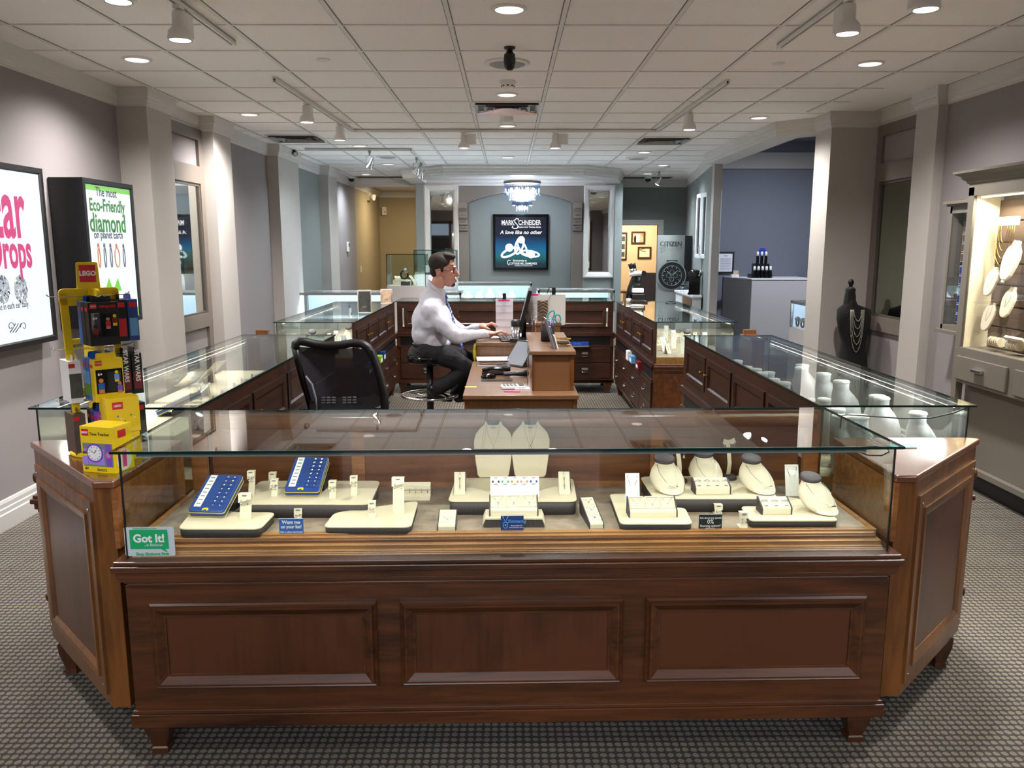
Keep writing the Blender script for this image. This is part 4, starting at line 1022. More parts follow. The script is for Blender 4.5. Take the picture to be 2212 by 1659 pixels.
def wide_rack():
    r = thing('earring_rack', '', ''); b = MB('cream_bright')
    b.box(-.065, .01, 0, .065, .014, .052); b.add([(-.066, .0, .046), (.066, 0, .046), (.066, .014, .058), (-.066, .014, .058)], [(0, 1, 2, 3)]); b.box(-.066, -.004, .034, .066, -.002, .047); b.box(-.065, -.03, 0, .065, .012, .003); b.box(-.065, -.03, .003, .065, -.028, .015); b.build('rack', r)
    for k in range(6):
        b = MB('silver'); x = -.055 + k * .022; b.tube([(x, -.004, .038), (x, -.006, .024)], .0012, 5); b.ell((x, -.005, .024), (.002, .002, .004), 6, 4); b.build('earring', r)
    return r
def tall_card(w=.05, h=.115):
    r = thing('earring_card', '', ''); b = MB('card_white'); b.T = Matrix.Rotation(math.radians(-14), 4, 'X'); b.box(-w / 2, 0, 0, w / 2, .002, h); b.build('card', r, bevel=.0008)
    for sx in (-1, 1):
        b = MB('silver'); b.T = Matrix.Rotation(math.radians(-14), 4, 'X'); b.tube([(sx * w * .33, -.002, h * .92), (sx * w * .30, -.002, h * .78), (sx * w * .15, -.002, h * .62)], .0012, 5); b.build('earring', r)
    return r
def gem_card():
    r = thing('gem_card', '', ''); b = MB('card_white'); T = Matrix.Rotation(math.radians(-10), 4, 'X'); b.T = T; b.box(-.085, 0, 0, .085, .002, .072); b.build('card', r, bevel=.0006)
    for k in range(5):
        x = -.066 + k * .033
        for s_ in (-1, 1):
            b = MB(['crystal_dark', 'green', 'gold', 'orange', 'navy_tray'][k]); b.T = T; b.ell((x + s_ * .010, -.002, .055), (.0035, .002, .0045), 8, 5); b.build('gem_stud', r)
        b = MB('ink_grey'); b.T = T; b.box(x - .007, -.0005, .044, x + .007, 0, .047); b.box(x - .006, -.0005, .066, x + .006, 0, .0685); b.build('price_mark', r)
    return r
def earring_tree():
    r = thing('earring_tree', '', ''); b = MB('tray_brown'); b.lathe([(.032, 0), (.032, .008), (.02, .014), (.001, .015)], n=22, cap=False); b.build('base', r)
    b = MB('cream_bright'); b.loft([[(x - .008, y, z), (x + .008, y, z), (x + .008, y + .003, z), (x - .008, y + .003, z)] for x, y, z in ((0, 0, .014), (.002, -.003, .05), (-.002, 0, .09), (-.008, .004, .125))], smooth=False); b.build('stem', r)
    for s_ in (-1, 1):
        b = MB('cream_bright'); b.add([(-.008 + s_ * .004, 0, .126), (-.008 + s_ * .022, -.006, .134), (-.008 + s_ * .030, -.01, .118), (-.008 + s_ * .010, -.004, .112)], [(0, 1, 2, 3)]); b.build('arm', r)
        b = MB('silver'); x = -.008 + s_ * .022; b.tube([(x, -.01, .122), (x, -.011, .104)], .0011, 5); b.ell((x, -.011, .098), (.004, .002, .007), 8, 5); b.build('earring', r)
    return r
def platform(label, pts, z0, z1, rr=.02, m='cream'):
    c = Vector((sum(p[0] for p in pts) / len(pts), sum(p[1] for p in pts) / len(pts))); q = rpoly([(p[0] - c.x, p[1] - c.y) for p in pts], rr)
    r = thing('display_platform', label, 'platform', (c.x, c.y, z0), 0, None)
    b = MB('charcoal'); b.prism([(x * .985, y * .985) for x, y in q], 0, z1 - z0 - .004, smooth=True); b.build('skirt', r)
    b = MB(m); b.prism(q, z1 - z0 - .006, z1 - z0); b.build('top_pad', r, bevel=.003, seg=3)
    return r
def zz(z, *pts): return [tuple(PZ(px, py, z))[:2] for px, py in pts]
platform('low cream platform front left in the front case, under the nearer blue tray', zz(.778, (383, 1142), (562, 1142), (597, 1106), (500, 1106), (452, 1082), (425, 1090)), DZ, .778, .03)
platform('cream platform at the back left of the front case, with small earring stands', zz(.80, (512, 1088), (800, 1088), (822, 1038), (562, 1038)), DZ, .80, .03)
platform('low cream platform front left of centre in the front case, with the tall earring stand', zz(.775, (697, 1138), (888, 1138), (904, 1081), (722, 1107)), DZ, .775, .03)
platform('wide cream platform in the centre of the front case under the twin busts', zz(.80, (967, 1082), (1247, 1082), (1238, 1032), (985, 1032)), DZ, .80, .03)
platform('cream platform at the back right of the front case under three dark necked busts', zz(.80, (1412, 1076), (1682, 1076), (1642, 1027), (1382, 1029)), DZ, .80, .03)
platform('low cream platform right of centre under the three window pendant tray', zz(.775, (1340, 1131), (1497, 1131), (1480, 1096), (1380, 1096), (1378, 1066), (1316, 1066)), DZ, .775, .025)
platform('low cream platform at the far right of the front case with ring tray and bust', zz(.775, (1620, 1124), (1812, 1124), (1770, 1085), (1690, 1070), (1690, 1093), (1600, 1093)), DZ, .775, .02)
r = thing('display_bench', 'arched cream bench in the centre front carrying the pendant tray', 'platform', PZ(1110, 1140, DZ))
b = MB('charcoal'); b.prism([(-.10, 0), (.10, 0), (.10, .02), (.092, .027), (-.092, .027), (-.10, .02)], .002, .09, 'y'); b.build('skirt', r)
b = MB('cream'); b.prism([(-.104, .006), (-.094, .027), (.094, .027), (.104, .006), (.104, .015), (.096, .034), (-.096, .034), (-.104, .015)], 0, .094, 'y'); b.build('top_pad', r, bevel=.002)
def at(px, py, z=DZ): return PZ(px, py, z)
A = fr_ang
place(stud_tray, at(448, 1118, .778), A - .10, 'blue stud earring tray in the front left corner of the front case', 'earring tray')
place(stud_tray, at(653, 1073, .80), A - .03, 'blue stud earring tray further back, tilted up on the rear left platform', 'earring tray')
for px, py, z, l, w, h in ((533, 1119, .778, 'wide earring stand right of the nearer blue tray', .038, .085), (546, 1067, .80, 'narrow earring stand just behind the wide one, left of the rear platform', .022, .085),
                           (591, 1052, .80, 'rearmost small earring stand on the rear left platform', .022, .055), (595, 1069, .80, 'small earring stand in front of the rearmost one', .022, .058),
                           (720, 1074, .80, 'small earring stand right of the rear blue tray', .022, .060), (766, 1068, .80, 'small earring stand at the right end of the rear left platform', .022, .068),
                           (646, 1118, DZ, 'small earring stand behind the blue wish list card', .024, .034), (805, 1117, .775, 'small earring stand left of the tallest one', .022, .055),
                           (862, 1108, .775, 'tallest earring stand, slanted flap, left of centre', .038, .125), (1550, 1110, DZ, 'small hoop stand behind the financing card', .024, .035), (1604, 1138, DZ, 'small hoop stand right of the financing card', .024, .052)):
    place(earring_stand, at(px, py, z), A, 'cream ' + l, 'earring stand', w=w, h=h)
place(wide_rack, at(892, 1076), A, 'long cream rack of dangling earrings behind the tallest stand', 'earring rack')
place(easel_bust, Vector((at(1066, 1027, .80).x, 3.02, .80)), A, 'left one of the twin tall flat cream necklace busts', 'necklace bust')
place(easel_bust, Vector((at(1145, 1027, .80).x, 3.022, .80)), A, 'right one of the twin tall flat cream necklace busts', 'necklace bust')
place(bracelet_ramp, at(993, 1070, .80), A + .03, 'cream bracelet ramp at the left end of the centre platform', 'bracelet display')
place(bracelet_ramp, at(1220, 1069, .80), A - .05, 'cream bracelet ramp at the right end of the centre platform', 'bracelet display')
place(gem_card, at(1112, 1074, .812), A, 'white card of coloured gem studs behind the centre pendant tray', 'earring card')
place(pendant_tray, at(1110, 1115, .782), A, 'cream tray with three bar pendants on the arched bench', 'pendant tray')
place(pendant_tray, at(1411, 1118, .775), A, 'cream tray with three gem pendants right of centre', 'pendant tray')
place(ring_tray, at(1540, 1068, .80), A, 'cream tray with four diamond rings between the dark necked busts', 'ring tray')
place(ring_tray, at(1678, 1112, .775), A, 'cream tray with three rings at the right', 'ring tray', n=3, w=.105)
r = long_ramp(1, .062, .10, .030); tag(r, 'small cream tray of three gold charms on a wood patterned deck, left of the bench', 'charm tray'); r.location = at(965, 1147); r.rotation_euler = (0, 0, A)
place(long_ramp, at(1289, 1142), A + .09, 'long narrow cream ramp with three pendants right of the bench', 'pendant ramp')
for px, py, z, l, rz in ((1440, 1055, .80, 'leftmost of the dark necked busts, with bar necklace', .1), (1523, 1040, .80, 'middle rear dark necked bust with clover pendant', 0), (1632, 1055, .80, 'right dark necked bust on the rear platform', .25), (1762, 1098, .775, 'dark necked bust in the far right corner of the front case', .3)):
    place(low_bust, at(px, py, z), A + rz, 'cream ' + l, 'necklace bust')
place(earring_tree, at(1466, 1040, .80), A, 'short curved earring tree with teardrops behind the leftmost dark necked bust', 'earring tree')
place(earring_tree, at(1573, 1034, .80), A + .3, 'taller curved earring tree on a dark round base at the rear', 'earring tree', scale=(1, 1, 1.2))
place(tall_card, at(1367, 1093, .775), A, 'white card with necklace and earrings behind the right pendant tray', 'earring card')
place(tall_card, at(1712, 1072, .775), A, 'white card with long drop earrings beside the far right bust', 'earring card')
def sign(name, px0, px1, py1, py0, m, label, z=DZ):
    a = at(px0, py1, z); c_ = at(px1, py1, z); w = (c_ - a).length; mid = (a + c_) / 2
    h = PY((px0 + px1) / 2, py0, mid.y).z - z
    r = thing(name, label, 'sign', mid, A); b = MB(m); b.box(-w / 2, 0, 0, w / 2, .0025, h); b.build('card', r)
    b = MB('card_white'); b.box(-w / 2, -.001, 0, w / 2, 0, .0015); b.box(-w / 2, -.001, h - .0015, w / 2, 0, h); b.build('border', r)
    return r, w, h
r, w, h = sign('sign_card', 604, 656, 1155, 1120, 'sign_blue', 'small blue card reading Want me on your list')
for s_, z, k in (('Want me', .76, .017), ('on your list?', .48, .015), ('Ask a sales associate!', .17, .0095)): text(s_, k, 'card_white', (0, -.0006, h * z), parent=r, bold=.0004 if k > .01 else 0, sx=.9)
r, w, h = sign('sign_card', 1509, 1559, 1144, 1110, 'sign_dark', 'small black card reading 0% financing options')
for s_, z, k in (('Ask about our special', .74, .009), ('0%', .50, .021), ('financing options*', .24, .0105), ('Qualified buyers only', .1, .004)): text(s_, k, 'card_white', (0, -.0006, h * z), parent=r, sx=.9)
r, w, h = sign('sign_card', 1082, 1131, 1148, 1113, 'sign_navy', 'small navy card with a pendant picture in front of the arched bench')
text('Shimmering', .016, 'blue_l', (.014, -.0006, h * .62), parent=r, shear=.4, sx=.8); text('Diamond Buys For', .005, 'card_white', (.014, -.0006, h * .36), parent=r); text('Every Month for Moms', .005, 'card_white', (.014, -.0006, h * .24), parent=r)
b = MB('blue_l'); b.tube([(-w * .42, -.001, h * .95), (-w * .3, -.001, h * .6), (-w * .17, -.001, h * .95)], .0008, 5); b.tube([(-w * .3 + .007 * math.cos(k), -.001, h * .4 + .011 * math.sin(k)) for k in [i * PI / 6 for i in range(12)]], .0012, 5, True); b.ell((-w * .3, -.001, h * .4), (.003, .001, .003)); b.build('pendant_picture', r)
# sticker on the glass
a = PY(273, 1200, 2.462); c_ = PY(375, 1138, 2.462); w, h = c_.x - a.x, c_.z - a.z
r = thing('window_sticker', 'grey and green Got It! sticker on the lower left of the front glass', 'sticker', ((a.x + c_.x) / 2, 2.4595, a.z), A)
b = MB('sticker'); b.prism(rpoly([(-w / 2, 0), (w / 2, 0), (w / 2, h), (-w / 2, h)], .006), 0, .0008, 'y'); b.build('backing', r)
b = MB('green'); b.prism(rpoly([(-w * .39, h * .24), (w * .22, h * .24), (w * .36, h * .10), (w * .30, h * .24), (w * .38, h * .24), (w * .37, h * .91), (-w * .39, h * .91)], .002), -.0012, -.0001, 'y'); b.build('speech_bubble', r)
text('Got It!', .036, 'card_white', (-.001, -.0016, h * .60), parent=r, bold=.0012); text('...in Elmhurst', .011, 'sticker', (.012, -.0016, h * .38), parent=r, bold=.0003)
text('Shop Elmhurst First', .013, 'green', (.006, -.0005, h * .06), parent=r, bold=.0004); text('ExploreElmhurst.com', .0085, 'green', (-.012, -.0005, h * .955), parent=r)
# ================================================================== POSTERS ON THE LEFT WALL
def lightbox(label, x, y0, y1, z0, z1, depth):
    r = thing('light_box', label, 'light box sign', (x, (y0 + y1) / 2, z0), PI / 2); w = (y1 - y0) / 2; h = z1 - z0
    b = MB('black'); b.box(-w, .0, 0, w, depth, h); b.build('housing', r, bevel=.003)
    b = MB('black'); b.frame(-w, w, 0, h, 0, [(0, -.001), (0, .012), (.03, .014), (.04, .002)]); b.build('frame', r)
    b = MB('em_box'); b.box(-w + .038, -.003, .038, w - .038, 0, h - .038); b.build('lit_panel', r)
    return r, w, h
r, w, h = lightbox('large lit poster with pink lettering at the left edge of the picture', -2.93, 4.42, 5.275, 1.07, 2.147, .09)
R_ = dict(parent=r)
def pt(px, py, x=-2.93, yc=(4.42 + 5.275) / 2, z0=1.07):
    q = PX(px, py, x); return (q.y - yc, -.0045, q.z - z0)
text('Ear', .50, 'em_pink', (pt(52, 465)[0], -.0045, pt(30, 455)[2]), align='RIGHT', bold=.010, sx=.55, **R_)
text('Drops', .285, 'em_pink', (pt(67, 550)[0], -.0045, pt(40, 545)[2]), align='RIGHT', bold=.008, sx=.56, **R_)
text('for use in each ear daily.', .055, 'em_navytext', (pt(62, 660)[0], -.0045, pt(30, 660)[2]), align='RIGHT', sx=.7, **R_)
b = MB('em_navytext')
for s_, cx in ((1, 22), (-1, 50)):
    c = pt(cx, 706); b.tube([(c[0] + s_ * (.035 - .0022 * k) * math.cos(k * .42), -.0045, c[2] + (.032 - .002 * k) * math.sin(k * .42)) for k in range(15)], .0022, 5)
for k in range(3): a = pt(20 + 6 * k, 718); c = pt(32 + 6 * k, 699); b.tube([a, ((a[0] + c[0]) / 2 + .004, a[1], (a[2] + c[2]) / 2), c], .003, 5)
b.build('scroll_ornament', r)
def diamond_art(b, cx, cz, R, seed):
    rd = random.Random(seed)
    b.use('em_lightgrey'); b.ell((cx, -.0038, cz), (R * .8, .0006, R), 20, 6)
    for k in range(110):
        a, q = rd.random() * 2 * PI, R * math.sqrt(rd.random()); x, z = cx + q * .75 * math.cos(a), cz + q * math.sin(a); s_ = R * .14
        b.use(rd.choice(['em_navytext', 'em_grey', 'em_white', 'em_white', 'em_grey']))
        pts = [(x + s_ * (rd.random() - .5) * 2, -.0046 - .0002 * (k % 4), z + s_ * (rd.random() - .5) * 2.4) for _ in range(3)]
        b.add(pts, [(0, 1, 2), (2, 1, 0)])
b = MB('em_navytext'); c = pt(44, 625); diamond_art(b, c[0], c[2], .085, 1); b.build('diamond_picture', r); b = MB('em_navytext'); c = pt(5, 625); diamond_art(b, c[0], c[2], .085, 2); b.build('diamond_picture', r)
r, w, h = lightbox('thick lit green and white poster about an eco-friendly diamond', -2.80, 5.50, 6.23, 1.117, 2.115, .215)
R_ = dict(parent=r)
def p2(px, py): return pt(px, py, -2.80, (5.50 + 6.23) / 2, 1.117)
for s_, px, py, k, m_, bd in (('The most', 228, 417, .085, 'em_navytext', .001), ('Eco-Friendly', 231, 446, .118, 'em_green', .003), ('diamond', 233, 484, .175, 'em_green', .004), ('on planet Earth', 234, 508, .075, 'em_navytext', .001)):
    q = p2(px, py); text(s_, k, m_, (q[0], -.0045, q[2]), bold=bd, sx=.86 if k > .1 else .9, **R_)
b = MB('em_lgreen'); b.box(-w + .04, -.0040, h - .075, w - .04, -.0035, h - .04); b.box(-w + .04, -.0041, .04, w - .04, -.0035, .10); b.add([p2(234, 600), p2(244, 628), p2(226, 628)], [(0, 1, 2), (2, 1, 0)]); b.add([p2(253, 600), p2(262, 628), p2(244, 628)], [(0, 1, 2), (2, 1, 0)]); b.build('green_band', r)
b = MB('em_orange')
for i, (px, m_) in enumerate(((213, 'em_orange'), (226, 'em_grey'), (239, 'em_grey'), (252, 'em_orange'), (267, 'em_grey'))):
    b.use(m_); c = p2(px, 556); b.tube([(c[0] + (.035 if i == 3 else .014) * math.cos(k * PI / 7), -.0045, c[2] + .07 * math.sin(k * PI / 7)) for k in range(14)], .004, 5, True); b.ell((c[0], -.0045, c[2] + .08), (.016, .001, .02), 8, 5)
b.build('ring_picture', r)

# ================================================================== TOY STAND
base = PZ(222, 974, .93); tr = math.radians(44)
st = thing('toy_stand', 'yellow revolving stand hung with boxed toy watches on the left corner cabinet', 'display stand', base, tr)
H = PY(196, 566, base.y).z - .93; Hs = PY(196, 622, base.y).z - .93
b = MB('yellow'); b.lathe([(.105, 0), (.108, .006), (.103, .014), (.03, .018)], n=36); b.build('base', st)
b = MB('yellow_d'); b.cyl((0, 0, .01), (0, 0, .06), .022); b.build('swivel', st)
b = MB('yellow')
for s_ in (-1, 1): b.loft([[(s_ * (.074 + q) - .013, -.006, z), (s_ * (.074 + q) + .013, -.006, z), (s_ * (.074 + q) + .013, .006, z), (s_ * (.074 + q) - .013, .006, z)] for q, z in ((0, .05), (.012, Hs - .01))], smooth=False)
b.prism(rpoly([(-.100, Hs - .06), (.100, Hs - .06), (.100, Hs), (-.100, Hs)], .018), -.006, .006, 'y'); b.box(-.085, -.006, .05, .085, .006, .075)
b.box(-.085, -.0055, Hs * .36, .085, .0055, Hs * .36 + .02); b.box(-.085, -.0055, Hs * .67, .085, .0055, Hs * .67 + .02)
b.build('front_board', st, bevel=.002)
b = MB('yellow'); b.prism(rpoly([(-.10, Hs - .045), (.10, Hs - .045), (.10, Hs), (-.10, Hs)], .015), -.006, .006, 'x'); b.prism([(-.10, .05), (.10, .05), (.10, Hs - .04), (-.10, Hs - .04)], -.004, .004, 'x'); b.build('cross_board', st)
b = MB('yellow'); b.prism(rpoly([(-.038, Hs - .01), (.038, Hs - .01), (.034, H), (-.034, H)], .008), -.01, .002, 'y'); tp = b.build('topper', st)
tp.rotation_euler = (0, 0, math.radians(-14))
b = MB('red'); b.box(-.026, -.0115, H - .070, .026, -.0095, H - .010); q = b.build('plaque', tp)
text('LEGO', .022, 'card_white', (0, -.0125, H - .04), parent=q, bold=.0012, sx=.95)
for z in (Hs - .03, Hs * .64, Hs * .33):
    for d in ((0, -1), (1, 0), (-1, 0)):
        b = MB('silver')
        for o_ in (-.02, .02): b.tube([(d[0] * .01 + d[1] * o_, d[1] * .01 + d[0] * o_, z), (d[0] * .130 + d[1] * o_ * .6, d[1] * .130 + d[0] * o_ * .6, z + .004), (d[0] * .138, d[1] * .138, z + .012)], .0016, 5)
        b.build('peg', st)
def toybox(label, lx, ly, lz, w, d, h, body, art, face='-y', logo=True, words=None, tab=True, wpos=.9, wcol='card_white', grp=None):
    """blister style toy carton; origin at base centre of carton, faces local -y"""
    M0 = Matrix.Translation(base) @ Matrix.Rotation(tr, 4, 'Z')
    p = M0 @ Vector((lx, ly, lz)); rz = tr + {'-y': 0, '+x': PI / 2, '-x': -PI / 2}[face]
    r = thing('toy_box', label, 'toy box', p, rz, grp)
    b = MB(body); b.box(-w / 2, -d / 2, 0, w / 2, d / 2, h); c = b.build('carton', r, bevel=.001)
    if tab: b = MB(body); b.prism(rpoly([(-w * .36, h), (w * .36, h), (w * .33, h + .02), (-w * .33, h + .02)], .004), -.001, .001, 'y'); b.build('hang_tab', r)
    for m_, x0, z0, x1, z1 in art:
        b = MB(m_); b.box(w * (x0 - .5), -d / 2 - .0012, h * z0, w * (x1 - .5), -d / 2 - .0002, h * z1); b.build('printed_panel', c)
    if logo:
        b = MB('red'); b.box(-w * .44, -d / 2 - .0016, h * .86, -w * .22, -d / 2 - .0004, h * .97); lg = b.build('logo', c)
        text('LEGO', w * .075, 'card_white', (-w * .33, -d / 2 - .002, h * .915), parent=lg)
        for side in (-1,):
            b = MB('red'); b.box(-w / 2 - .0012, -d * .28, h * .80, -w / 2 - .0002, d * .28, h * .88); b.build('logo', c)
    if words:
        text(words, w * (.13 if len(words) < 9 else .11), wcol, (0.14 * w, -d / 2 - .002, h * wpos), parent=c, bold=.0004)
    return r
def figure(r, m1, m2, x, z, s_=1, d=.02):
    b = MB(m1); b.cbox((x, -d, z), (.016 * s_, .004, .018 * s_)); b.use(m2); b.cyl((x, -d - .002, z + .016 * s_), (x, -d + .002, z + .016 * s_), .006 * s_); b.cbox((x, -d, z - .013 * s_), (.014 * s_, .004, .010 * s_)); b.build('printed_figure', r)
w, d, h = .098, .038, .150
rows = [Hs * .655 + .012, Hs * .345, Hs * .035]
P6 = lambda r, x, z: text('6+', .014, 'card_white', (x, -.0225, z), parent=r, bold=.0004)
r = toybox('black boxed toy watch with figures, top front of the yellow stand', 0, -.115, rows[0], w, d, h, 'black', [('black_gloss', .18, .2, .95, .74), ('notch', .08, .34, .36, .76), ('photo_dark', .4, .22, .93, .72)], words='NINJAGO', wcol='red'); figure(r, 'red', 'skin', .012, .075); figure(r, 'darkred', 'yellow', .035, .085); figure(r, 'darkred', 'black', -.03, .05, 1.1); P6(r, -.03, .095)
toybox('dark boxed toy just behind the top front one', 0, -.075, rows[0], w, .034, h, 'black', [], grp=None)
toybox('blue boxed toy deepest in the top front row', 0, -.038, rows[0], w, .034, h, 'blue_box', [], grp=None)
r = toybox('yellow and black boxed toy watch, middle front of the stand', 0, -.118, rows[1], w, d, h, 'yellow', [('black_gloss', .06, .2, .96, .76), ('photo_dark', .45, .24, .9, .7)], words='THE JOKER', wpos=.09, wcol='red')
figure(r, 'blue_box', 'orange', -.028, .055, 1.3); figure(r, 'blue_l', 'yellow', .025, .085); figure(r, 'purple', 'skin', .033, .045); P6(r, -.03, .098)
for k, l in enumerate(('second', 'third')): 
    r = toybox('blue boxed toy with green hill print, %s in the middle front row' % l, 0, -.078 + .037 * k, rows[1], w, .034, h, 'blue_box', [])
    b = MB('blue_l'); b.box(-w / 2 - .0013, -.016, h * .35, -w / 2 - .0003, .016, h * .7); b.use('grass'); b.box(-w / 2 - .0014, -.016, h * .12, -w / 2 - .0003, .016, h * .4); b.build('printed_panel', r)
r = toybox('purple boxed toy, bottom front of the yellow stand', 0, -.118, rows[2], w, d, h, 'purple', [('grass', .1, .1, .9, .5)], words='Friends', wpos=.88); P6(r, 0, .09)
toybox('navy boxed toy behind the purple one', 0, -.078, rows[2], w, .034, h, 'navy_tray', []); toybox('black boxed toy deepest in the bottom front row', 0, -.041, rows[2], w, .034, h, 'black', [])
for i, (r0, items) in enumerate(((rows[0], (('black', 'red', 'black boxed toy with a red base strip, upper right of the stand', None), ('navy_tray', 'blue_l', 'navy boxed toy, upper rightmost on the stand', None))),
                                 (rows[1], (('black', 'darkred', 'black and red box with vertical white lettering, middle right of the stand, inner one', 'STAR WARS'), ('black', 'darkred', 'black and red box with vertical white lettering, middle right of the stand, outer one', 'STAR WARS'))),
                                 (rows[2], (('card_white', 'pink', 'white boxed toy at the lower right of the stand', None), ('black', 'photo_dark', 'dark boxed toy at the lower rightmost of the stand', None))))):
    for k, (c1, c2, l, wd) in enumerate(items):
        r = toybox(l, .088 + k * .04, 0, r0, w, .036, h, c1, [], face='+x', logo=False)
        b = MB(c2); b.box(-w / 2 - .0012, -.014, h * .12, -w / 2 - .0002, .014, h * .55); b.build('printed_panel', r)
        if wd: text(wd, .022, 'card_white', (-w / 2 - .0018, 0, h * .70), (PI / 2, PI / 2, -PI / 2), parent=r, bold=.0006)
        else:
            b = MB('red'); b.box(-w / 2 - .0012, -.012, h * .82, -w / 2 - .0002, .012, h * .94); b.build('logo', r)
for r0, c1, l in ((rows[1] - .01, 'card_white', 'white topped boxed toy on the left side of the stand, middle row'), (rows[2] - .015, 'dice', 'brown and dark boxed toy on the left side of the stand, bottom row')):
    r = toybox(l, -.080, .01, r0, w, .04, h, c1, [], face='-x', logo=False)
    b = MB('photo_dark'); b.box(w / 2 + .0002, -.02, h * .12, w / 2 + .0014, .02, h * .7); b.use('red'); b.box(w / 2 + .0002, -.02, h * .84, w / 2 + .0014, .0, h * .94); b.build('printed_panel', r)
# Time Teacher boxes on the cabinet
a, c_ = PZ(180, 1019, .93), PZ(250, 1024, .93); wv = (c_ - a); w = wv.length; rz = math.atan2(wv.y, wv.x); h = PY(172, 920, a.y).z - .93; d = .095
r = thing('toy_box', 'yellow box with a clock face picture standing in front of the toy stand', 'toy box', ((a + c_) / 2), rz)
b = MB('yellow'); b.box(-w / 2, 0, 0, w / 2, d, h); c = b.build('carton', r, bevel=.001)
b = MB('notch'); b.box(-w * .44, -.001, h * .14, w * .46, -.0001, h * .64); b.build('window_panel', c)
b = MB('purple_l'); b.box(-w * .43, -.0014, h * .18, w * .20, -.0008, h * .52); b.use('red'); b.prism([(-w * .36, h * .44), (w * .20, h * .44), (-w * .06, h * .74)], .0009, .0016, 'y'); b.use('grass'); b.box(-w * .43, -.0018, h * .155, w * .25, -.0008, h * .18); b.build('house_picture', c)
b = MB('purple'); b.cyl((-w * .08, -.001, h * .43), (-w * .08, -.0022, h * .43), w * .26, n=30); b.use('card_white'); b.cyl((-w * .08, -.001, h * .43), (-w * .08, -.0028, h * .43), w * .21, n=30)
b.use('ink'); b.tube([(-w * .08, -.0032, h * .43), (-w * .02, -.0032, h * .50)], .0012, 4); b.tube([(-w * .08, -.0032, h * .43), (-w * .2, -.0032, h * .48)], .0009, 4)
for k in range(12): b.use(['pink', 'blue_box', 'ink'][k % 3]); b.ell((-w * .08 + w * .17 * math.sin(k * PI / 6), -.003, h * .43 + w * .17 * math.cos(k * PI / 6)), (.002, .0005, .002), 6, 4)
b.build('clock_face', c)
b = MB('purple'); b.box(w * .26, -.0016, h * .16, w * .42, -.0006, h * .64); b.use('pink'); b.cyl((w * .34, -.001, h * .40), (w * .34, -.0026, h * .40), w * .09, n=18); b.use('purple_l'); b.cyl((w * .34, -.001, h * .40), (w * .34, -.003, h * .40), w * .06, n=18); b.build('toy_watch', c)
b = MB('purple_l'); b.cbox((-w * .38, -.002, h * .27), (.022, .002, .03)); b.use('yellow'); b.ell((-w * .38, -.002, h * .40), (.009, .001, .010)); b.use('dice'); b.ell((-w * .38, -.0022, h * .43), (.010, .001, .006)); b.build('printed_figure', c)
b = MB('red'); b.box(-w * .44, -.0014, h * .80, -w * .24, -.0002, h * .94); lg = b.build('logo', c); text('LEGO', .009, 'card_white', (-w * .34, -.002, h * .87), parent=lg, bold=.0004)
b = MB('red'); b.box(w / 2, d * .25, h * .74, w / 2 + .001, d * .65, h * .90); b.build('logo', c)
b = MB('card_white'); b.cyl((w / 2, d * .5, h * .25), (w / 2 + .001, d * .5, h * .25), d * .38, n=24); b.use('pink'); b.cbox((w / 2 + .001, d * .5, h * .25), (.001, .02, .05)); b.build('round_picture', c)
text('Time Teacher', .015, 'ink', (w * .10, -.0012, h * .84), parent=c, sx=.9); text('6+', .013, 'ink', (-w * .36, -.0012, h * .09), parent=c, bold=.0003)
for k in range(2): text('Watch and clock set', .0045, 'ink', (w * .1, -.0012, h * (.055 + .03 * k)), parent=c)
q = PZ(268, 1000, .93)
r = thing('toy_box', 'lower yellow box with a round picture, behind the clock picture box', 'toy box', (q.x + .0, q.y + .03, .93), .9); b = MB('yellow'); b.box(-.05, 0, 0, .05, .07, .10); c = b.build('carton', r, bevel=.001); b = MB('card_white'); b.cyl((0, 0, .055), (0, -.001, .055), .036, n=24); b.use('ink'); b.cbox((.01, -.0015, .05), (.02, .001, .02)); b.use('orange'); b.cbox((-.012, -.0015, .05), (.012, .001, .02)); b.build('round_picture', c)
r = thing('toy_box', 'upper yellow box with coloured dots, stacked behind the clock picture box', 'toy box', (q.x - .005, q.y + .035, 1.0305), .75); b = MB('yellow'); b.box(-.055, 0, 0, .055, .075, .125); c = b.build('carton', r, bevel=.001)
b = MB('red'); b.box(-.035, -.001, .085, .0, -.0001, .110); lg = b.build('logo', c); text('LEGO', .010, 'card_white', (-.0175, -.0018, .0975), parent=lg, bold=.0004)
b = MB('red')
for k in range(7): b.use(['red', 'blue_box', 'card_white', 'ink'][k % 4]); b.cyl((-.03 + .011 * k, -.0001, .03 + .01 * ((k * 3) % 4)), (-.03 + .011 * k, -.001, .03 + .01 * ((k * 3) % 4)), .0028, n=10)
b.build('dot_pattern', c)
# card on right wing
r = thing('leaflet', 'teal folded leaflet lying on the right corner cabinet', 'leaflet', PZ(1950, 965, .931), .05); b = MB('teal_card'); b.box(-.045, -.02, 0, .045, .03, .0015); b.build('cover', r); b = MB('card_white'); b.box(-.01, .004, .0015, .03, .007, .0019); b.box(-.01, -.006, .0015, .025, -.004, .0019); b.build('lettering_lines', r)
# ================================================================== RIGHT WALL CABINETS
r = thing('wall_display_cabinet', 'taupe wall cabinet with lit glass window of necklace busts and two drawers', 'cabinet', (3.12, 4.6, 0), -PI / 2)
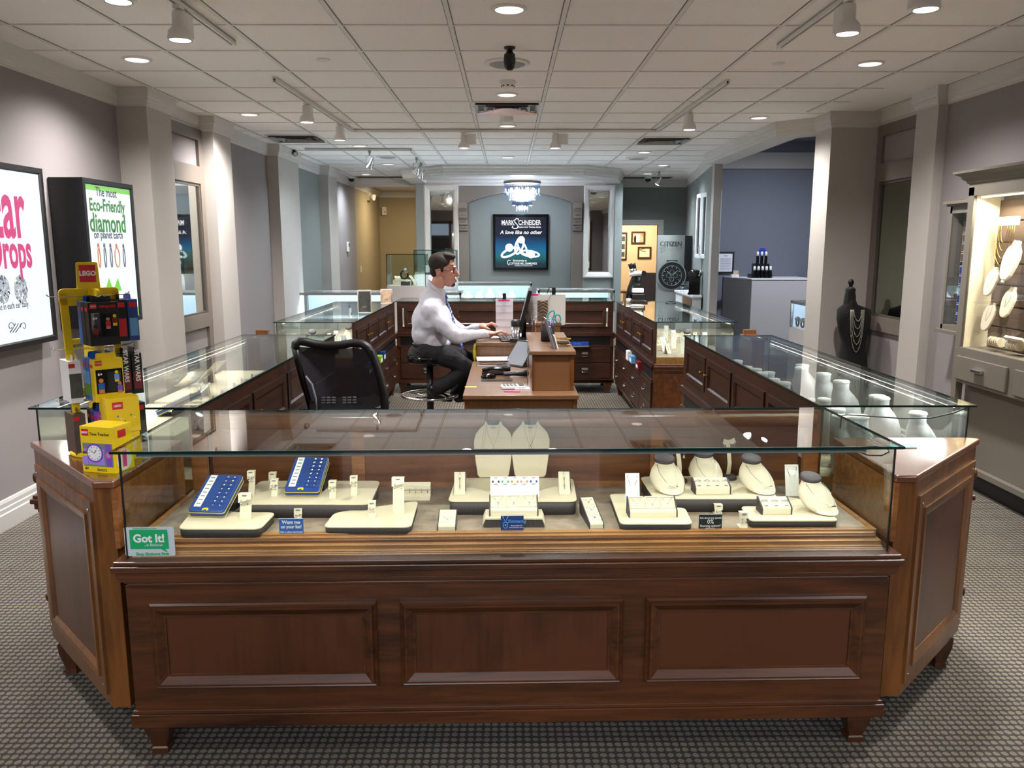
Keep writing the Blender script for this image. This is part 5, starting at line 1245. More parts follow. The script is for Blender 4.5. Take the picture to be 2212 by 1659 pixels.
# local: faces -y (world -x); local x = -world y ; local x=-1.06 -> y=5.66
L0, L1 = -1.04, 1.0
m_ = 'cab_taupe'
b = MB(m_); b.box(L0, 0, .74, L1, .22, .985); b.box(L0, 0, .985, L0 + .07, .22, 2.06); b.box(L1 - .07, 0, .985, L1, .22, 2.06); b.box(L0, 0, 2.0, L1, .22, 2.10); b.box(L0, .20, .985, L1, .22, 2.0)
b.box(L0, 0, .10, L0 + .06, .05, .74); b.box(L1 - .06, 0, .10, L1, .05, .74); b.box(L0, .10, .17, L1, .22, .74); b.box(L0, .06, .13, L1, .22, .17); b.build('carcass', r, bevel=.003)
b = MB(m_); v, f = sweep([(L0, .22), (L0, 0), (L1, 0), (L1, .22)], [(0, 2.08), (-.01, 2.085), (-.015, 2.10), (-.035, 2.115), (-.04, 2.13), (-.075, 2.15), (-.08, 2.165), (0, 2.166)]); b.add(v, f); b.build('cornice', r)
b = MB('black'); b.box(L0, .12, 0, L1, .2, .13); b.build('toe_kick', r)
for k in range(3):
    a = L0 + .06 + k * .66; b = MB(m_); b.box(a, -.018, .765, a + .58, 0, .925); dr = b.build('drawer', r, bevel=.004)
    b = MB('silver'); c = a + .29; b.box(c - .055, -.045, .842, c + .055, -.018, .866); b.build('handle', dr, bevel=.004)
b = MB('glass_clear'); b.box(L0 + .07, .012, .985, L1 - .07, .016, 2.0); b.build('glass_front', r)
b = MB('cream_bright'); b.box(L0 + .07, .02, .985, L0 + .074, .2, 2.0); b.build('white_liner', r)
b = MB('em_cab'); b.box(L0 + .10, .03, 1.985, L1 - .1, .06, 1.995); b.build('light_strip', r)
lamp('cabinet_lamp', 'AREA', (0, .07, 1.97), 8, (1, .93, .72), (math.radians(-20), 0, 0), 1.8, .03, parent=r)
b = MB('dice')
for k in range(7): b.box(L0 + .075, .18, 1.0 + k * .14, L1 - .07, .198, 1.13 + k * .14)
b.build('slat_wall', r)
def CW(px, py, dd=.12): q = PX(px, py, 3.12 + dd); return q
def wall_bust():
    r = thing('necklace_bust', '', ''); half = [(.0, -.19), (.03, -.185), (.06, -.15), (.078, -.09), (.085, -.03), (.07, .02), (.045, .045), (.034, .06), (.03, .085)]
    b = MB('cream_bright'); b.prism([(-x, z) for x, z in half] + [(x, z) for x, z in half[::-1]][:-1], -.012, .012, 'y'); b.build('board', r, bevel=.008, seg=3)
    b = MB('tray_brown'); b.lathe([(.03, .083), (.034, .087), (.001, .088)], n=18, sy=.5, cap=False); b.build('neck_cap', r)
    b = MB('silver'); b.tube([(-.03, -.014, .05), (-.028, -.014, -.03), (0, -.014, -.10), (.028, -.014, -.03), (.03, -.014, .05)], .0013, 5); b.build('chain', r); return r
for i, (px, py, sc, l) in enumerate(((2146, 596, .72, 'upper left'), (2190, 546, .95, 'with dark neck, upper right'), (2183, 640, .75, 'middle right'), (2140, 672, .72, 'lower left'))):
    q = CW(px, py, .10); place(wall_bust, q, -PI / 2, 'cream necklace bust leaning inside the wall cabinet, ' + l, 'necklace bust', scale=(sc, sc, sc), rot=(math.radians(-12), math.radians(6), -PI / 2))
q = CW(2172, 480, .10); r = thing('necklace_bar', 'cream bar hung with fine gold chains at the top of the wall cabinet', 'necklace display', q, -PI / 2); b = MB('cream_bright'); b.box(-.12, 0, -.02, .12, .02, .035); b.build('bar', r)
for k in range(4):
    b = MB('gold'); q_ = .11 - k * .025; b.tube([(q_ * math.cos(t * PI / 12), -.003, -.02 - (.26 - k * .05) * math.sin(t * PI / 12)) for t in range(13)], .0016, 5); b.build('chain', r)
q = CW(2165, 610, .08); place(tall_card, q, -PI / 2, 'narrow cream card between the busts of the wall cabinet', 'earring card', scale=(.8, 1, .9))
b = MB('cab_taupe')
for px, py, l, k in ((2155, 700, 'roll of bracelets in the lower left of the wall cabinet', 0), (2195, 705, 'roll of bracelets in the lower right of the wall cabinet', 1)):
    q = CW(px, py + 10, .09); r = thing('bracelet_roll', 'cream ' + l, 'bracelet display', (q.x, q.y, 1.05), -PI / 2); b = MB('cream'); b.cyl((-.06, 0, 0), (.06, 0, 0), .03, n=16); b.build('roll', r)
    for j in range(5): b = MB('gold' if j % 2 else 'silver'); b.tube([(-.045 + j * .022, .032 * math.cos(t * PI / 8), .032 * math.sin(t * PI / 8)) for t in range(16)], .003, 5, True); b.build('bracelet', r)
q = CW(2207, 690, .09); r = thing('ring_tray', 'open box of dark rings at the right of the wall cabinet', 'ring tray', (q.x, q.y, 1.06), -PI / 2, rot=(math.radians(-40), 0, -PI / 2)); b = MB('cream_bright'); b.box(-.09, -.06, 0, .09, .06, .015); b.build('tray_body', r); b = MB('charcoal'); b.box(-.075, -.045, .0155, .075, .045, .018); b.build('insert', r)
r = thing('wall_display_cabinet', 'narrow taupe wall cabinet of carded charms beyond the lit one', 'cabinet', (3.22, 5.87, 0), -PI / 2)
b = MB(m_); a = .17; b.box(-a, 0, 1.06, -a + .03, .14, 1.95); b.box(a - .03, 0, 1.06, a, .14, 1.95); b.box(-a, 0, 1.90, a, .14, 1.95); b.box(-a, 0, 1.06, a, .14, 1.10); b.box(-a - .03, -.03, 1.04, a + .03, .14, 1.065); b.box(-a - .02, -.02, 1.95, a + .02, .14, 1.965); b.box(-a - .04, -.04, 1.965, a + .04, .14, 1.985); b.build('carcass', r, bevel=.002)
b = MB('watch_dark'); b.box(-a + .03, .09, 1.10, a - .03, .10, 1.90); b.build('backing', r)
for i in range(11):
    for j in range(5):
        b = MB('card_white'); x = -a + .045 + j * .05; z = 1.115 + i * .07 + (.02 if i > 5 else 0); b.box(x, .082, z, x + .044, .09, z + .062); c = b.build('card', r); b = MB('sign_navy' if i < 6 else 'dice'); b.box(x + .005, .080, z + .005, x + .039, .0825, z + .057); b.build('insert', c)
b = MB('glass_clear'); b.box(-a + .03, .004, 1.10, a - .03, .008, 1.90); b.build('glass_front', r)
# mannequin torso with black dress in front of the column
r = thing('dress_form', 'black dress form with draped chains in front of the right column', 'mannequin', (3.15, 7.45, .0)); 
def Q(px, py): q = PY(px, py, 7.45); return (q.x - 3.15, q.z)
rings = []
for px0, px1, py, ry in ((1828, 1845, 642, .05), (1822, 1852, 658, .06), (1809, 1880, 668, .09), (1808, 1880, 690, .11), (1812, 1876, 712, .12), (1815, 1872, 722, .12), (1818, 1868, 740, .10), (1813, 1870, 765, .12), (1810, 1872, 790, .13), (1812, 1870, 815, .12)):
    x0, z = Q(px0, py); x1, _ = Q(px1, py); c = (x0 + x1) / 2; rx = (x1 - x0) / 2; rings.append([(c + rx * math.cos(k * PI / 12), ry * math.sin(k * PI / 12), z) for k in range(24)])
b = MB('fabric_dress'); b.loft(rings[::-1]); b.build('dress', r)
x, z = Q(1836, 645); b = MB('black_soft'); b.lathe([(.055, -.05), (.05, .02), (.042, .06), (.046, .085), (.03, .10), (.001, .10)], (x, 0, z), 20, cap=False); b.build('neck', r)
b = MB('black_gloss'); b.lathe([(.02, .10), (.014, .115), (.022, .13), (.026, .15), (.018, .17), (.001, .178)], (x, 0, z), 16, cap=False); b.build('finial', r)
for k in range(13):
    b = MB('fabric_dress'); xx = rings[-1][0][0] * (1 - k / 6.2) ; b.tube([(xx, -.09, rings[-1][0][2] + .03), (xx + .004, -.095, rings[-1][0][2] - .05 - .02 * (k % 3))], .004, 5); b.build('fringe', r)
x, z = Q(1842, 672)
for k in range(5):
    b = MB('pearl'); ww = .034 + .007 * k; hh = .10 + .07 * k; pts = [(x + ww * math.cos(PI + t * PI / 14), -.10 - .03 * math.sin(t * PI / 14), z + .02 - hh * math.sin(t * PI / 14)) for t in range(15)]; b.tube(pts, .0022, 5)
    for p in pts[1:-1:2]: b.ell(p, (.005, .005, .005), 6, 4)
    b.build('bead_chain', r)
b = MB('metal_grey'); b.cyl((.02, 0, 0), (.02, 0, rings[-1][0][2] + .05), .014); b.lathe([(.16, 0), (.15, .02), (.02, .04)], (.02, 0, 0), 24); b.build('stand', r)
# ================================================================== CONTENTS OF THE OTHER CASES
def white_bust():
    r = thing('necklace_bust', '', ''); n = 22
    secs = [(.068, .046, -.024, 0), (.071, .050, -.020, .03), (.072, .050, -.014, .065), (.064, .047, -.006, .092), (.048, .040, .002, .112), (.036, .033, .007, .124), (.031, .029, .010, .132), (.030, .028, .010, .156)]
    b = MB('bust_white'); b.loft([[(rx * math.cos(2 * PI * k / n), cy + ry * math.sin(2 * PI * k / n), z) for k in range(n)] for rx, ry, cy, z in secs]); b.build('body', r)
    b = MB('card_white'); b.lathe([(.030, .155), (.032, .158), (.028, .163), (.001, .163)], (0, .010, 0), 20, cap=False); b.build('neck_cap', r)
    b = MB('silver'); b.tube([(-.024, -.006, .118), (-.02, -.036, .085), (0, -.039, .055), (.02, -.036, .085), (.024, -.006, .118)], .001, 5); b.build('chain', r)
    return r
def clampx(p, a, c): p.x = min(max(p.x, a), c); return p
for i, (px, py) in enumerate(((1597, 777), (1618, 790), (1638, 795), (1651, 803), (1666, 802), (1677, 817), (1700, 824), (1785, 859), (1816, 880), (1877, 901), (1870, 922), (1906, 922))):
    p = PZ(px, py, .995); p.z = DZ; clampx(p, 1.32, 1.76); p.y = min(max(p.y, 3.25), 5.55)
    place(white_bust, p, PI / 2 + random.uniform(-.3, .3), 'small white bust in the right case, %s along the staff side' % ('farthest', 'second farthest', 'third farthest', 'fourth farthest', 'fifth farthest', 'sixth farthest', 'beside the tiny price tag', 'sixth from the near end', 'fourth from the near end', 'third from the near end', 'second from the near end', 'nearest one')[i], 'necklace bust', 'white busts in the right case', scale=(1.0, 1.0, 1.5))
for i, (px, py, s_) in enumerate(((1736, 793, 1.2), (1806, 787, 1.2), (1790, 806, 1.25), (1845, 822, 1.3), (1924, 857, 1.1), (1978, 853, 1.2), (2040, 889, 1.1))):
    p = PZ(px, py, .98); p.z = DZ; clampx(p, 1.45, 1.755); p.y = min(max(p.y, 3.25), 5.5)
    place(white_bust, p, PI / 2 + random.uniform(-.4, .4), 'large white bust deep in the right case, ' + ('farthest of the large ones', 'far outer one', 'far middle one', 'middle one', 'one beside the bracelet pillow', 'near middle one', 'nearest at the outer corner')[i], 'necklace bust', scale=(s_ * 1.05, s_ * 1.05, 1.42))
def pillow(m='white'):
    r = thing('bracelet_roll', '', ''); b = MB(m); b.cyl((-.05, 0, .034), (.05, 0, .034), .034, n=20); b.box(-.05, -.034, 0, .05, .034, .02); b.build('roll', r)
    for j in range(3): b = MB('silver'); b.tube([(-.03 + j * .03, .036 * math.cos(t * PI / 8), .034 + .036 * math.sin(t * PI / 8)) for t in range(9)], .002, 5); b.build('bracelet', r)
    return r
for px, py, l in ((1752, 856, 'beside the staff rail'), (1833, 860, 'large one mid case'), (1868, 872, 'in front of the large one'), (1925, 905, 'at the near end')):
    p = clampx(PZ(px, py, DZ + .03), 1.3, 1.75); p.z = DZ; p.y = max(p.y, 3.25); place(pillow, p, .6, 'white bracelet pillow in the right case, ' + l, 'bracelet display', m='white')
for k, (x, y) in enumerate(((1.55, 4.9), (1.62, 4.35), (1.5, 3.85), (1.6, 3.45))):
    r = thing('display_riser', 'white acrylic riser block in the right case, number from the far end matching the busts on it' if 0 else 'white riser in the right case ' + ('at the far end', 'past the middle', 'just before the middle', 'near the camera')[k], 'platform', (x, y, DZ), .1 * k); b = MB('counter_white'); b.box(-.12, -.10, 0, .12, .10, .02); b.build('block', r)
r = thing('cable', 'black cable hanging along the near end of the right case', 'cable', (0, 0, 0)); b = MB('black'); b.tube([PY(px, py, 3.19) for px, py in ((1815, 925), (1818, 898), (1830, 896), (1880, 899), (1950, 904), (2010, 903), (2060, 892), (2084, 882))], .003, 6); b.build('cord', r)
r = thing('cable', 'looped black cable with a yellow tip at the right end of the front light bar', 'cable', (0, 0, 0)); b = MB('black'); b.tube([PY(px, py, 2.53) for px, py in ((1846, 972), (1860, 966), (1890, 964), (1915, 968), (1921, 976), (1905, 984), (1875, 983), (1855, 976))], .0022, 6); b.build('cord', r); b = MB('yellow'); b.cyl(PY(1838, 971.5, 2.53), PY(1846, 971.5, 2.53), .004, n=8); b.build('plug', r)
# left case
def flat_board(w=.10, h=.16, m='card_white'):
    r = thing('display_board', '', ''); b = MB(m); b.T = Matrix.Rotation(math.radians(-50), 4, 'X'); b.box(-w / 2, 0, 0, w / 2, .004, h); b.build('board', r, bevel=.002)
    b = MB('silver'); b.T = Matrix.Rotation(math.radians(-50), 4, 'X'); b.tube([(-w * .3, -.002, h * .9), (0, -.002, h * .45), (w * .3, -.002, h * .9)], .0012, 5); b.build('chain', r)
    return r
def lp(px, py, z=.92, base=.888):
    p = clampx(PZ(px, py, z), -1.80, -1.30); p.y = min(max(p.y, 3.25), 5.6); p.z = base; return p
for y0, y1, l in ((3.35, 4.05, 'near'), (4.12, 5.15, 'far')):
    r = thing('display_riser', 'cream stepped riser in the left case, %s one' % l, 'platform', (-1.61, (y0 + y1) / 2, DZ)); b = MB('cream'); b.box(-.21, -(y1 - y0) / 2, 0, .21, (y1 - y0) / 2, .139); b.build('block', r, bevel=.006)
place(flat_board, lp(335, 812), -PI / 2 - .4, 'tall white display board in the left case', 'display board', w=.09, h=.20)
place(flat_board, lp(385, 868), -PI / 2 + .2, 'white pendant board in the left case close to the staff rail', 'display board', w=.09, h=.16)
place(flat_board, lp(415, 848), -PI / 2 + .5, 'small slanted white board beside the ring boxes in the left case', 'display board', w=.05, h=.12)
place(low_bust, lp(378, 822), -PI / 2, 'low cream bust with dark disc in the left case', 'necklace bust')
place(pendant_tray, lp(440, 812), -PI / 2 + .3, 'cream pendant tray in the middle of the left case', 'pendant tray')
place(ring_tray, lp(425, 840), -PI / 2 + .3, 'cream ring tray in front of the pendant tray in the left case', 'ring tray')
place(stud_tray, lp(350, 880), -PI / 2, 'blue stud tray at the near end of the left case', 'earring tray')
for i, (px, py) in enumerate(((548, 803), (527, 813), (510, 822), (484, 838), (466, 850))):
    place(earring_stand, lp(px, py, .99, DZ), -PI / 2, 'white earring stand in the left case, %s along the staff rail' % ('farthest', 'second', 'middle', 'fourth', 'nearest')[i], 'earring stand', w=.038, h=.085, scale=(1, 1, 2.7))
place(flat_board, Vector((-1.72, 3.22, DZ)), -.2, 'white board with a gold charm at the outer near corner of the left case', 'display board', w=.09, h=.16)
# second left / right and rear cases: crowded small displays
kinds = [(pendant_tray, {}), (ring_tray, {}), (bracelet_ramp, {}), (earring_stand, dict(w=.038, h=.085)), (long_ramp, {}), (flat_board, dict(w=.05, h=.12)), (low_bust, {}), (tall_card, {})]
wd_ = {'pendant_tray': 'pendant tray', 'ring_tray': 'ring tray', 'bracelet_ramp': 'bracelet ramp', 'earring_stand': 'earring stand', 'long_ramp': 'pendant ramp', 'flat_board': 'white display board', 'low_bust': 'low necklace bust', 'tall_card': 'earring card', 'pillow': 'bracelet pillow'}
col_ = ['at the outer glass', 'in the second column', 'in the third column', 'by the wooden rail']; row_ = ['nearest row', 'second row', 'third row', 'fourth row', 'fifth row']
for side, x0, x1, y0, rz in ((-1, -1.82, -1.34, 6.82, 0), (1, 1.33, 1.80, 6.84, 0)):
    n_ = 0
    for i in range(5):
        for j in range(4):
            kd, kw = kinds[(i * 3 + j * 5 + (side > 0) * 2 + i * j) % len(kinds)]
            x = x0 + (x1 - x0) * (j + .5) / 4; y = y0 + .10 + i * .20
            place(kd, (x, y, DZ + .0), rz + random.uniform(-.35, .35), 'cream %s in the second %s case, %s %s' % (wd_[kd.__name__], 'left' if side < 0 else 'right', row_[i], col_[j]), wd_[kd.__name__].replace('white ', ''), scale=(.85, .95, 1.5), **kw)
for i in range(8):
    kd, kw = kinds[(i * 3 + 1) % 8]; place(kd, (-1.05 + .28 * i, 9.55, DZ), PI, 'cream %s in the rear case, %s' % (wd_[kd.__name__], ('leftmost', 'second from left', 'third from left', 'left of centre', 'right of centre', 'third from right', 'second from right', 'rightmost')[i]), wd_[kd.__name__].replace('white ', ''), scale=(1.2, 1.2, 1.6), **kw)
# brochure holders on second left case
for px, py, top, m_, l in ((788, 675, 627, 'photo_dark', 'clear brochure holder with a dark leaflet on the second left case'), (835, 655, 625, 'photo_bride', 'clear brochure holder with a pale pink leaflet behind the dark one')):
    p = PZ(px, py, GT + .001); h = PY(px, top, p.y).z - GT
    r = thing('brochure_holder', l, 'brochure holder', p, .12); w = .062
    b = MB('card_white')
    for s_ in (-1, 1): b.add([(s_ * w, -.03, 0), (s_ * w, .05, 0), (s_ * w, .05, h), (s_ * w, .01, h * .98), (s_ * w * 1.0, -.05, h * .55)], [(0, 1, 2, 3, 4), (4, 3, 2, 1, 0)])
    b.box(-w, .045, 0, w, .05, h); b.box(-w, -.03, 0, w, .05, .004); b.build('holder', r)
    b = MB(m_); b.T = Matrix.Translation((0, -.012, .004)) @ Matrix.Rotation(math.radians(-8), 4, 'X'); b.box(-w * .86, 0, 0, w * .86, .012, h * .93); b.build('leaflet', r)
    b = MB('ink_grey'); b.T = Matrix.Translation((0, -.012, .004)) @ Matrix.Rotation(math.radians(-8), 4, 'X'); b.box(-.02, -.001, h * .2, .02, 0, h * .27); b.build('label', r)
# boxes on the open shelves
for l, loc_, sz, m_ in (('lime green tissue box on the left staff side shelf', (-1.245, 7.75, .56), (.07, .12, .07), 'lime'), ('navy box behind the lime green one', (-1.245, 7.95, .56), (.07, .12, .085), 'sign_navy'), ('turquoise card box on the left staff side shelf', (-1.245, 7.25, .56), (.07, .10, .08), 'cyan'), ('brown box beside the turquoise one', (-1.245, 7.08, .56), (.07, .12, .06), 'dice'),
                        ('stack of pale blue booklets on the right staff side shelf', (1.205, 7.75, .56), (.06, .16, .07), 'blue_l'), ('stack of red and white booklets on the right staff side shelf', (1.205, 7.35, .56), (.06, .14, .07), 'darkred'), ('white box on the right staff side shelf', (1.205, 7.95, .56), (.07, .12, .09), 'card_white')):
    r = thing('storage_box', l, 'box', loc_); b = MB(m_); b.box(-sz[0] / 2, -sz[1] / 2, 0, sz[0] / 2, sz[1] / 2, sz[2]); b.build('carton', r, bevel=.002)
    b = MB('card_white'); s_ = 1 if loc_[0] < 0 else -1; b.box(s_ * sz[0] / 2, -sz[1] * .35, sz[2] * .15, s_ * (sz[0] / 2 + .001), sz[1] * .35, sz[2] * .6); b.build('label', r)
r = thing('binder', 'blue ring binder lying in the rear open shelf', 'binder', (.78, 9.12, .56)); b = MB('sign_navy'); b.box(-.13, -.02, 0, .13, .03, .035); b.build('cover', r); text('LOA WELL', .018, 'blue_l', (0, -.021, .018), parent=r)
r = thing('laptop', 'thin silver laptop under the blue binder', 'laptop', (.76, 9.10, .5605)); r.location.z = .545; b = MB('metal_grey'); b.box(-.15, -.03, 0, .15, .03, .012); b.build('body', r)

# ================================================================== STAFF DESKS
def drawer_unit(label, x0, x1, y0, y1, h, knee=False):
    r = thing('desk', label, 'desk', ((x0 + x1) / 2, (y0 + y1) / 2, 0)); w, d = (x1 - x0) / 2, (y1 - y0) / 2
    b = MB('wood_desk'); b.box(-w - .012, -d - .012, h - .028, w + .012, d + .0, h); b.build('desk_top', r, bevel=.004)
    b = MB('wood_desk_z')
    if knee: b.box(-w, -d, .09, w, -d + .03, h - .028); b.box(w - .12, -d + .03, .09, w, d, h - .028)
    else: b.box(-w, -d, .09, w, d, h - .028)
    b.build('carcass', r, bevel=.002)
    b = MB('wood_mid_z'); b.box(-w - .002, -d - .004, .09, -w + .02, -d, h - .03); b.box(w - .02, -d - .004, .09, w + .002, -d, h - .03); b.build('corner_trim', r)
    b = MB('wood_dark_x'); b.box(-w + .03 if not knee else w - .11, -d + .03, 0, w - .03, d - .03, .09); b.box(-w + .01, -d + .005, 0, w - .01, -d + .028, .09); b.build('plinth', r); return r
d1 = drawer_unit('low wooden staff desk nearest the front case, with telephone and calculator', -.262, .418, 4.86, 6.30, .78)
p0 = PZ(1150, 845, .78)
r = thing('desk_riser', 'raised wooden box on the right side of the near desk', 'cabinet', (.28, 5.55, .7805)); b = MB('wood_desk_z'); b.box(-.128, -.55, 0, .128, .55, .225); b.build('carcass', r, bevel=.002); b = MB('wood_desk'); b.box(-.145, -.565, .225, .14, .55, .250); b.build('top_board', r, bevel=.004); b = MB('wood_mid_z'); b.box(.105, -.554, 0, .13, -.55, .225); b.box(-.130, -.554, 0, -.118, -.55, .225); b.build('corner_trim', r)
d2 = drawer_unit('higher wooden staff desk the man types at', -.24, .20, 6.36, 7.0, .925, knee=True)
r = thing('desk_riser', 'raised wooden shelf unit behind the monitor', 'cabinet', (.17, 6.95, 0)); r.location = (.30, 6.68, 0); b = MB('wood_desk_z'); b.box(-.09, -.30, .0, .11, .45, 1.05); b.build('carcass', r); b = MB('wood_desk'); b.box(-.095, -.31, 1.05, .12, .45, 1.075); b.build('top_board', r, bevel=.003)
RZ = 1.0305
# things on the raised box (front)
def onriser(px, py): return PZ(px, py, RZ)
r = thing('pen_cup', 'black mesh pencil cup with pens and teal scissors', 'pen cup', onriser(1183, 737)); q = r.location
b = MB('mesh_black'); b.lathe([(.045, 0), (.047, .0), (.047, .11), (.044, .11)], n=24, cap=False); b.lathe([(.001, .001), (.045, .001)], n=24, cap=False); b.build('cup', r)
for k, m_ in enumerate(('blue_box', 'card_white', 'black', 'black', 'darkred', 'metal_grey')):
    a = k * 1.05; b = MB(m_); b.cyl((.02 * math.cos(a), .02 * math.sin(a), .005), (.04 * math.cos(a), .04 * math.sin(a), .15 + .008 * (k % 3)), .004, n=8); b.build('pen', r)
s_ = thing('scissors', 'teal and white handled scissors standing in the pencil cup', 'scissors', (q.x + .015, q.y, RZ + .1))
b = MB('purple'); b.box(-.012, -.004, -.06, .012, .004, .03); b.build('blade_guard', s_)
for c_, rx, rz_, m_, a in ((-.004, .020, .040, 'teal_card', -.5), (.045, .018, .028, 'teal_card', .15)):
    b = MB(m_); pts = []
    for k in range(18): u, v = rot2((rx * math.cos(k * PI / 9), rz_ * math.sin(k * PI / 9)), a); pts.append((c_ + u + .008, 0, .072 + v - (.018 if c_ > 0 else 0)))
    b.tube(pts, .0055, 7, True); b.build('handle', s_)
r = thing('card_stand', 'stack of grey brochures leaning in a slim stand on the raised box', 'brochure stand', onriser(1196, 752), .1)
for k in range(3):
    b = MB(['notch', 'metal_grey', 'paper'][k]); b.T = Matrix.Translation((.010 * k, 0, 0)) @ Matrix.Rotation(math.radians(-16), 4, 'Y'); b.box(-.004, -.055, 0, .003, .05, .20 - .055 * k); b.build('brochure', r)
r = thing('business_card_holder', 'gold and clear business card holder on the raised box', 'card holder', onriser(1215, 748)); b = MB('gold')
for z in (.012, .05): b.tube([(-.06, -.03, z), (.05, -.03, z), (.055, .03, z), (-.055, .03, z)], .0035, 6, True)
b.build('wire_frame', r); b = MB('photo_dark'); b.box(-.04, -.015, .005, .04, .02, .035); b.build('card', r)
r = thing('wire_ornament', 'small silver wire spiral on the raised box', 'ornament', onriser(1157, 722)); b = MB('silver'); b.cyl((0, 0, 0), (0, 0, .12), .002)
b.tube([((.012 + .0016 * k) * math.cos(k * .7), (.012 + .0016 * k) * math.sin(k * .7) * .4, .13 + .03 * math.sin(k * .9)) for k in range(16)], .0012, 5); b.build('wire', r)
r = thing('paper_stand', 'tall white document board clipped with pink note and cable on the raised box', 'document holder', (0, 0, 0))
p = onriser(1187, 702); r.location = (p.x, p.y, RZ); hh = PY(1190, 636, p.y).z - RZ; w1 = PY(1221, 700, p.y).x - p.x; w0 = PY(1162, 700, p.y).x - p.x
b = MB('card_white'); b.prism(rpoly([(w0, 0), (w1, 0), (w1, hh), (w0, hh)], .012), -.006, .002, 'y'); b.build('board', r); b = MB('black'); b.cbox(((w0 + w1) / 2 + .015, 0, hh + .028), (.03, .03, .055)); b.tube([((w0 + w1) / 2 + .012, 0, hh + .05), ((w0 + w1) / 2 - .02, 0, hh + .06), ((w0 + w1) / 2 - .04, 0, hh + .005)], .004, 6); b.build('adapter', r)
r = thing('wall_calendar', 'white grid planner standing left of the tall document board', 'calendar', (0, 0, 0)); p2_ = onriser(1152, 704); r.location = (p.x, p.y + .03, RZ); w0b = PY(1142, 700, p.y).x - p.x
b = MB('paper'); b.box(w0b, 0, 0, w0 + .01, .004, hh + .005); b.build('sheet', r); b = MB('ink_grey')
for k in range(5): b.box(w0b + .003, -.001, hh * (.12 + .19 * k), w0, -.0002, hh * (.12 + .19 * k) + .0012)
b.box(w0b + .012, -.001, 0, w0b + .0135, -.0002, hh); b.build('grid', r); b = MB('pink'); b.box(w0b + .02, -.002, hh - .012, w0 + .02, -.0005, hh + .004); b.box(w0b + .035, -.0022, 0, w0, -.0007, .03); b.build('pink_note', r)
r = thing('cable', 'thin black cable running down from the planner past the raised box', 'cable', (0, 0, 0)); b = MB('black'); pts = [PY(px, py, 5.0 + (855 - py) * .0) for px, py in ()]
b.tube([Vector((p.x + .02, p.y - .03, RZ + hh + .04)), Vector((p.x - .03, p.y - .06, RZ + hh * .7)), Vector((p.x - .06, p.y - .09, RZ + .12)), Vector((p.x - .11, p.y - .25, RZ + .01)), Vector((.128, 5.3, .93)), Vector((.125, 5.1, .80))], .0022, 6); b.build('cord', r)
# near desk top
TZ = .7805
def ond(px, py): return PZ(px, py, TZ)
r = thing('paper_stack', 'stack of envelopes and papers on the near desk', 'papers', ond(1075, 785), .08)
for k in range(7): b = MB('paper' if k not in (1, 3) else 'photo_bride'); a = .03 * ((k * 5) % 3 - 1); b.box(-.13 + a, -.10 + a * .5, .006 * k, .13 + a, .10 + a * .5, .006 * k + .005); b.build('sheet', r)
r = thing('telephone', 'dark office telephone with keypad and cradle on the near desk', 'telephone', ond(1072, 806), .0)
b = MB('charcoal'); b.prism([(-.10, 0), (.10, 0), (.10, .06), (-.10, .022)][0:4], -.085, .085, 'y'); b.build('base', r, bevel=.004)
b = MB('grass'); b.T = Matrix.Translation((-.065, 0, .030)) @ Matrix.Rotation(math.radians(-10), 4, 'Y'); b.box(-.025, -.05, 0, .025, .05, .002); b.use('notch'); b.box(-.026, -.051, -.001, .026, .051, .001); b.build('display', r)
for i in range(5):
    b = MB('black'); b.T = Matrix.Translation((-.02 + i * .022, 0, .041 + i * .004)) @ Matrix.Rotation(math.radians(-10), 4, 'Y'); b.box(-.009, -.07, -.002, .009, .07, .002); b.build('key_row', r)
b = MB('black_gloss'); b.tube([(-.09, -.12, .03), (-.03, -.125, .05), (.05, -.12, .045), (.09, -.115, .03)], [.022, .014, .014, .022], 12); b.build('handset', r)
r = thing('tablet', 'tilted tablet screen on a black stand behind the telephone', 'tablet', ond(1108, 792), .8); T = Matrix.Rotation(math.radians(42), 4, 'Y')
b = MB('black'); b.T = T; b.box(-.005, -.10, 0, .008, .10, .24); b.build('body', r, bevel=.004); b = MB('notch'); b.T = T; b.box(-.0065, -.09, .015, -.005, .09, .225); b.build('screen', r); b = MB('black'); b.tube([(.08, 0, .08), (.15, 0, .006), (.0, 0, .006)], .006, 6); b.build('stand', r)
r = thing('barcode_scanner', 'black handheld scanner lying on the near desk by the raised box', 'scanner', ond(1118, 815), .4); b = MB('black'); b.loft([[(x + .0, q * math.cos(k * PI / 6), .025 + q * .8 * math.sin(k * PI / 6)) for k in range(12)] for x, q in ((-.10, .014), (-.02, .016), (.03, .026), (.07, .030), (.075, .022))]); b.build('body', r); b = MB('notch'); b.box(-.1, -.012, .03, -.02, .012, .042); b.build('button', r)
r = thing('computer_mouse', 'black computer mouse on the near desk', 'mouse', ond(1055, 817), .3); b = MB('black_gloss'); b.ell((0, 0, .012), (.055, .032, .020), 16, 8); b.build('shell', r)
r = thing('clip_tray', 'thin dark tray under the mouse', 'tray', ond(1075, 822)); b = MB('mesh_black'); b.box(-.11, -.03, 0, .10, .04, .004); b.build('plate', r)
r = thing('calculator', 'white desk calculator with dark display on the near desk', 'calculator', ond(1110, 838), .12); b = MB('card_white'); b.prism(rpoly([(-.08, -.05), (.07, -.05), (.07, .05), (-.08, .05)], .012), 0, .018); b.build('body', r, bevel=.004)
b = MB('charcoal'); b.box(.03, -.035, .018, .062, .04, .024); b.build('display', r)
for i in range(4):
    for j in range(4): b = MB('ink_grey'); b.box(-.07 + i * .023, -.038 + j * .02, .018, -.054 + i * .023, -.025 + j * .02, .022); b.build('key', r)
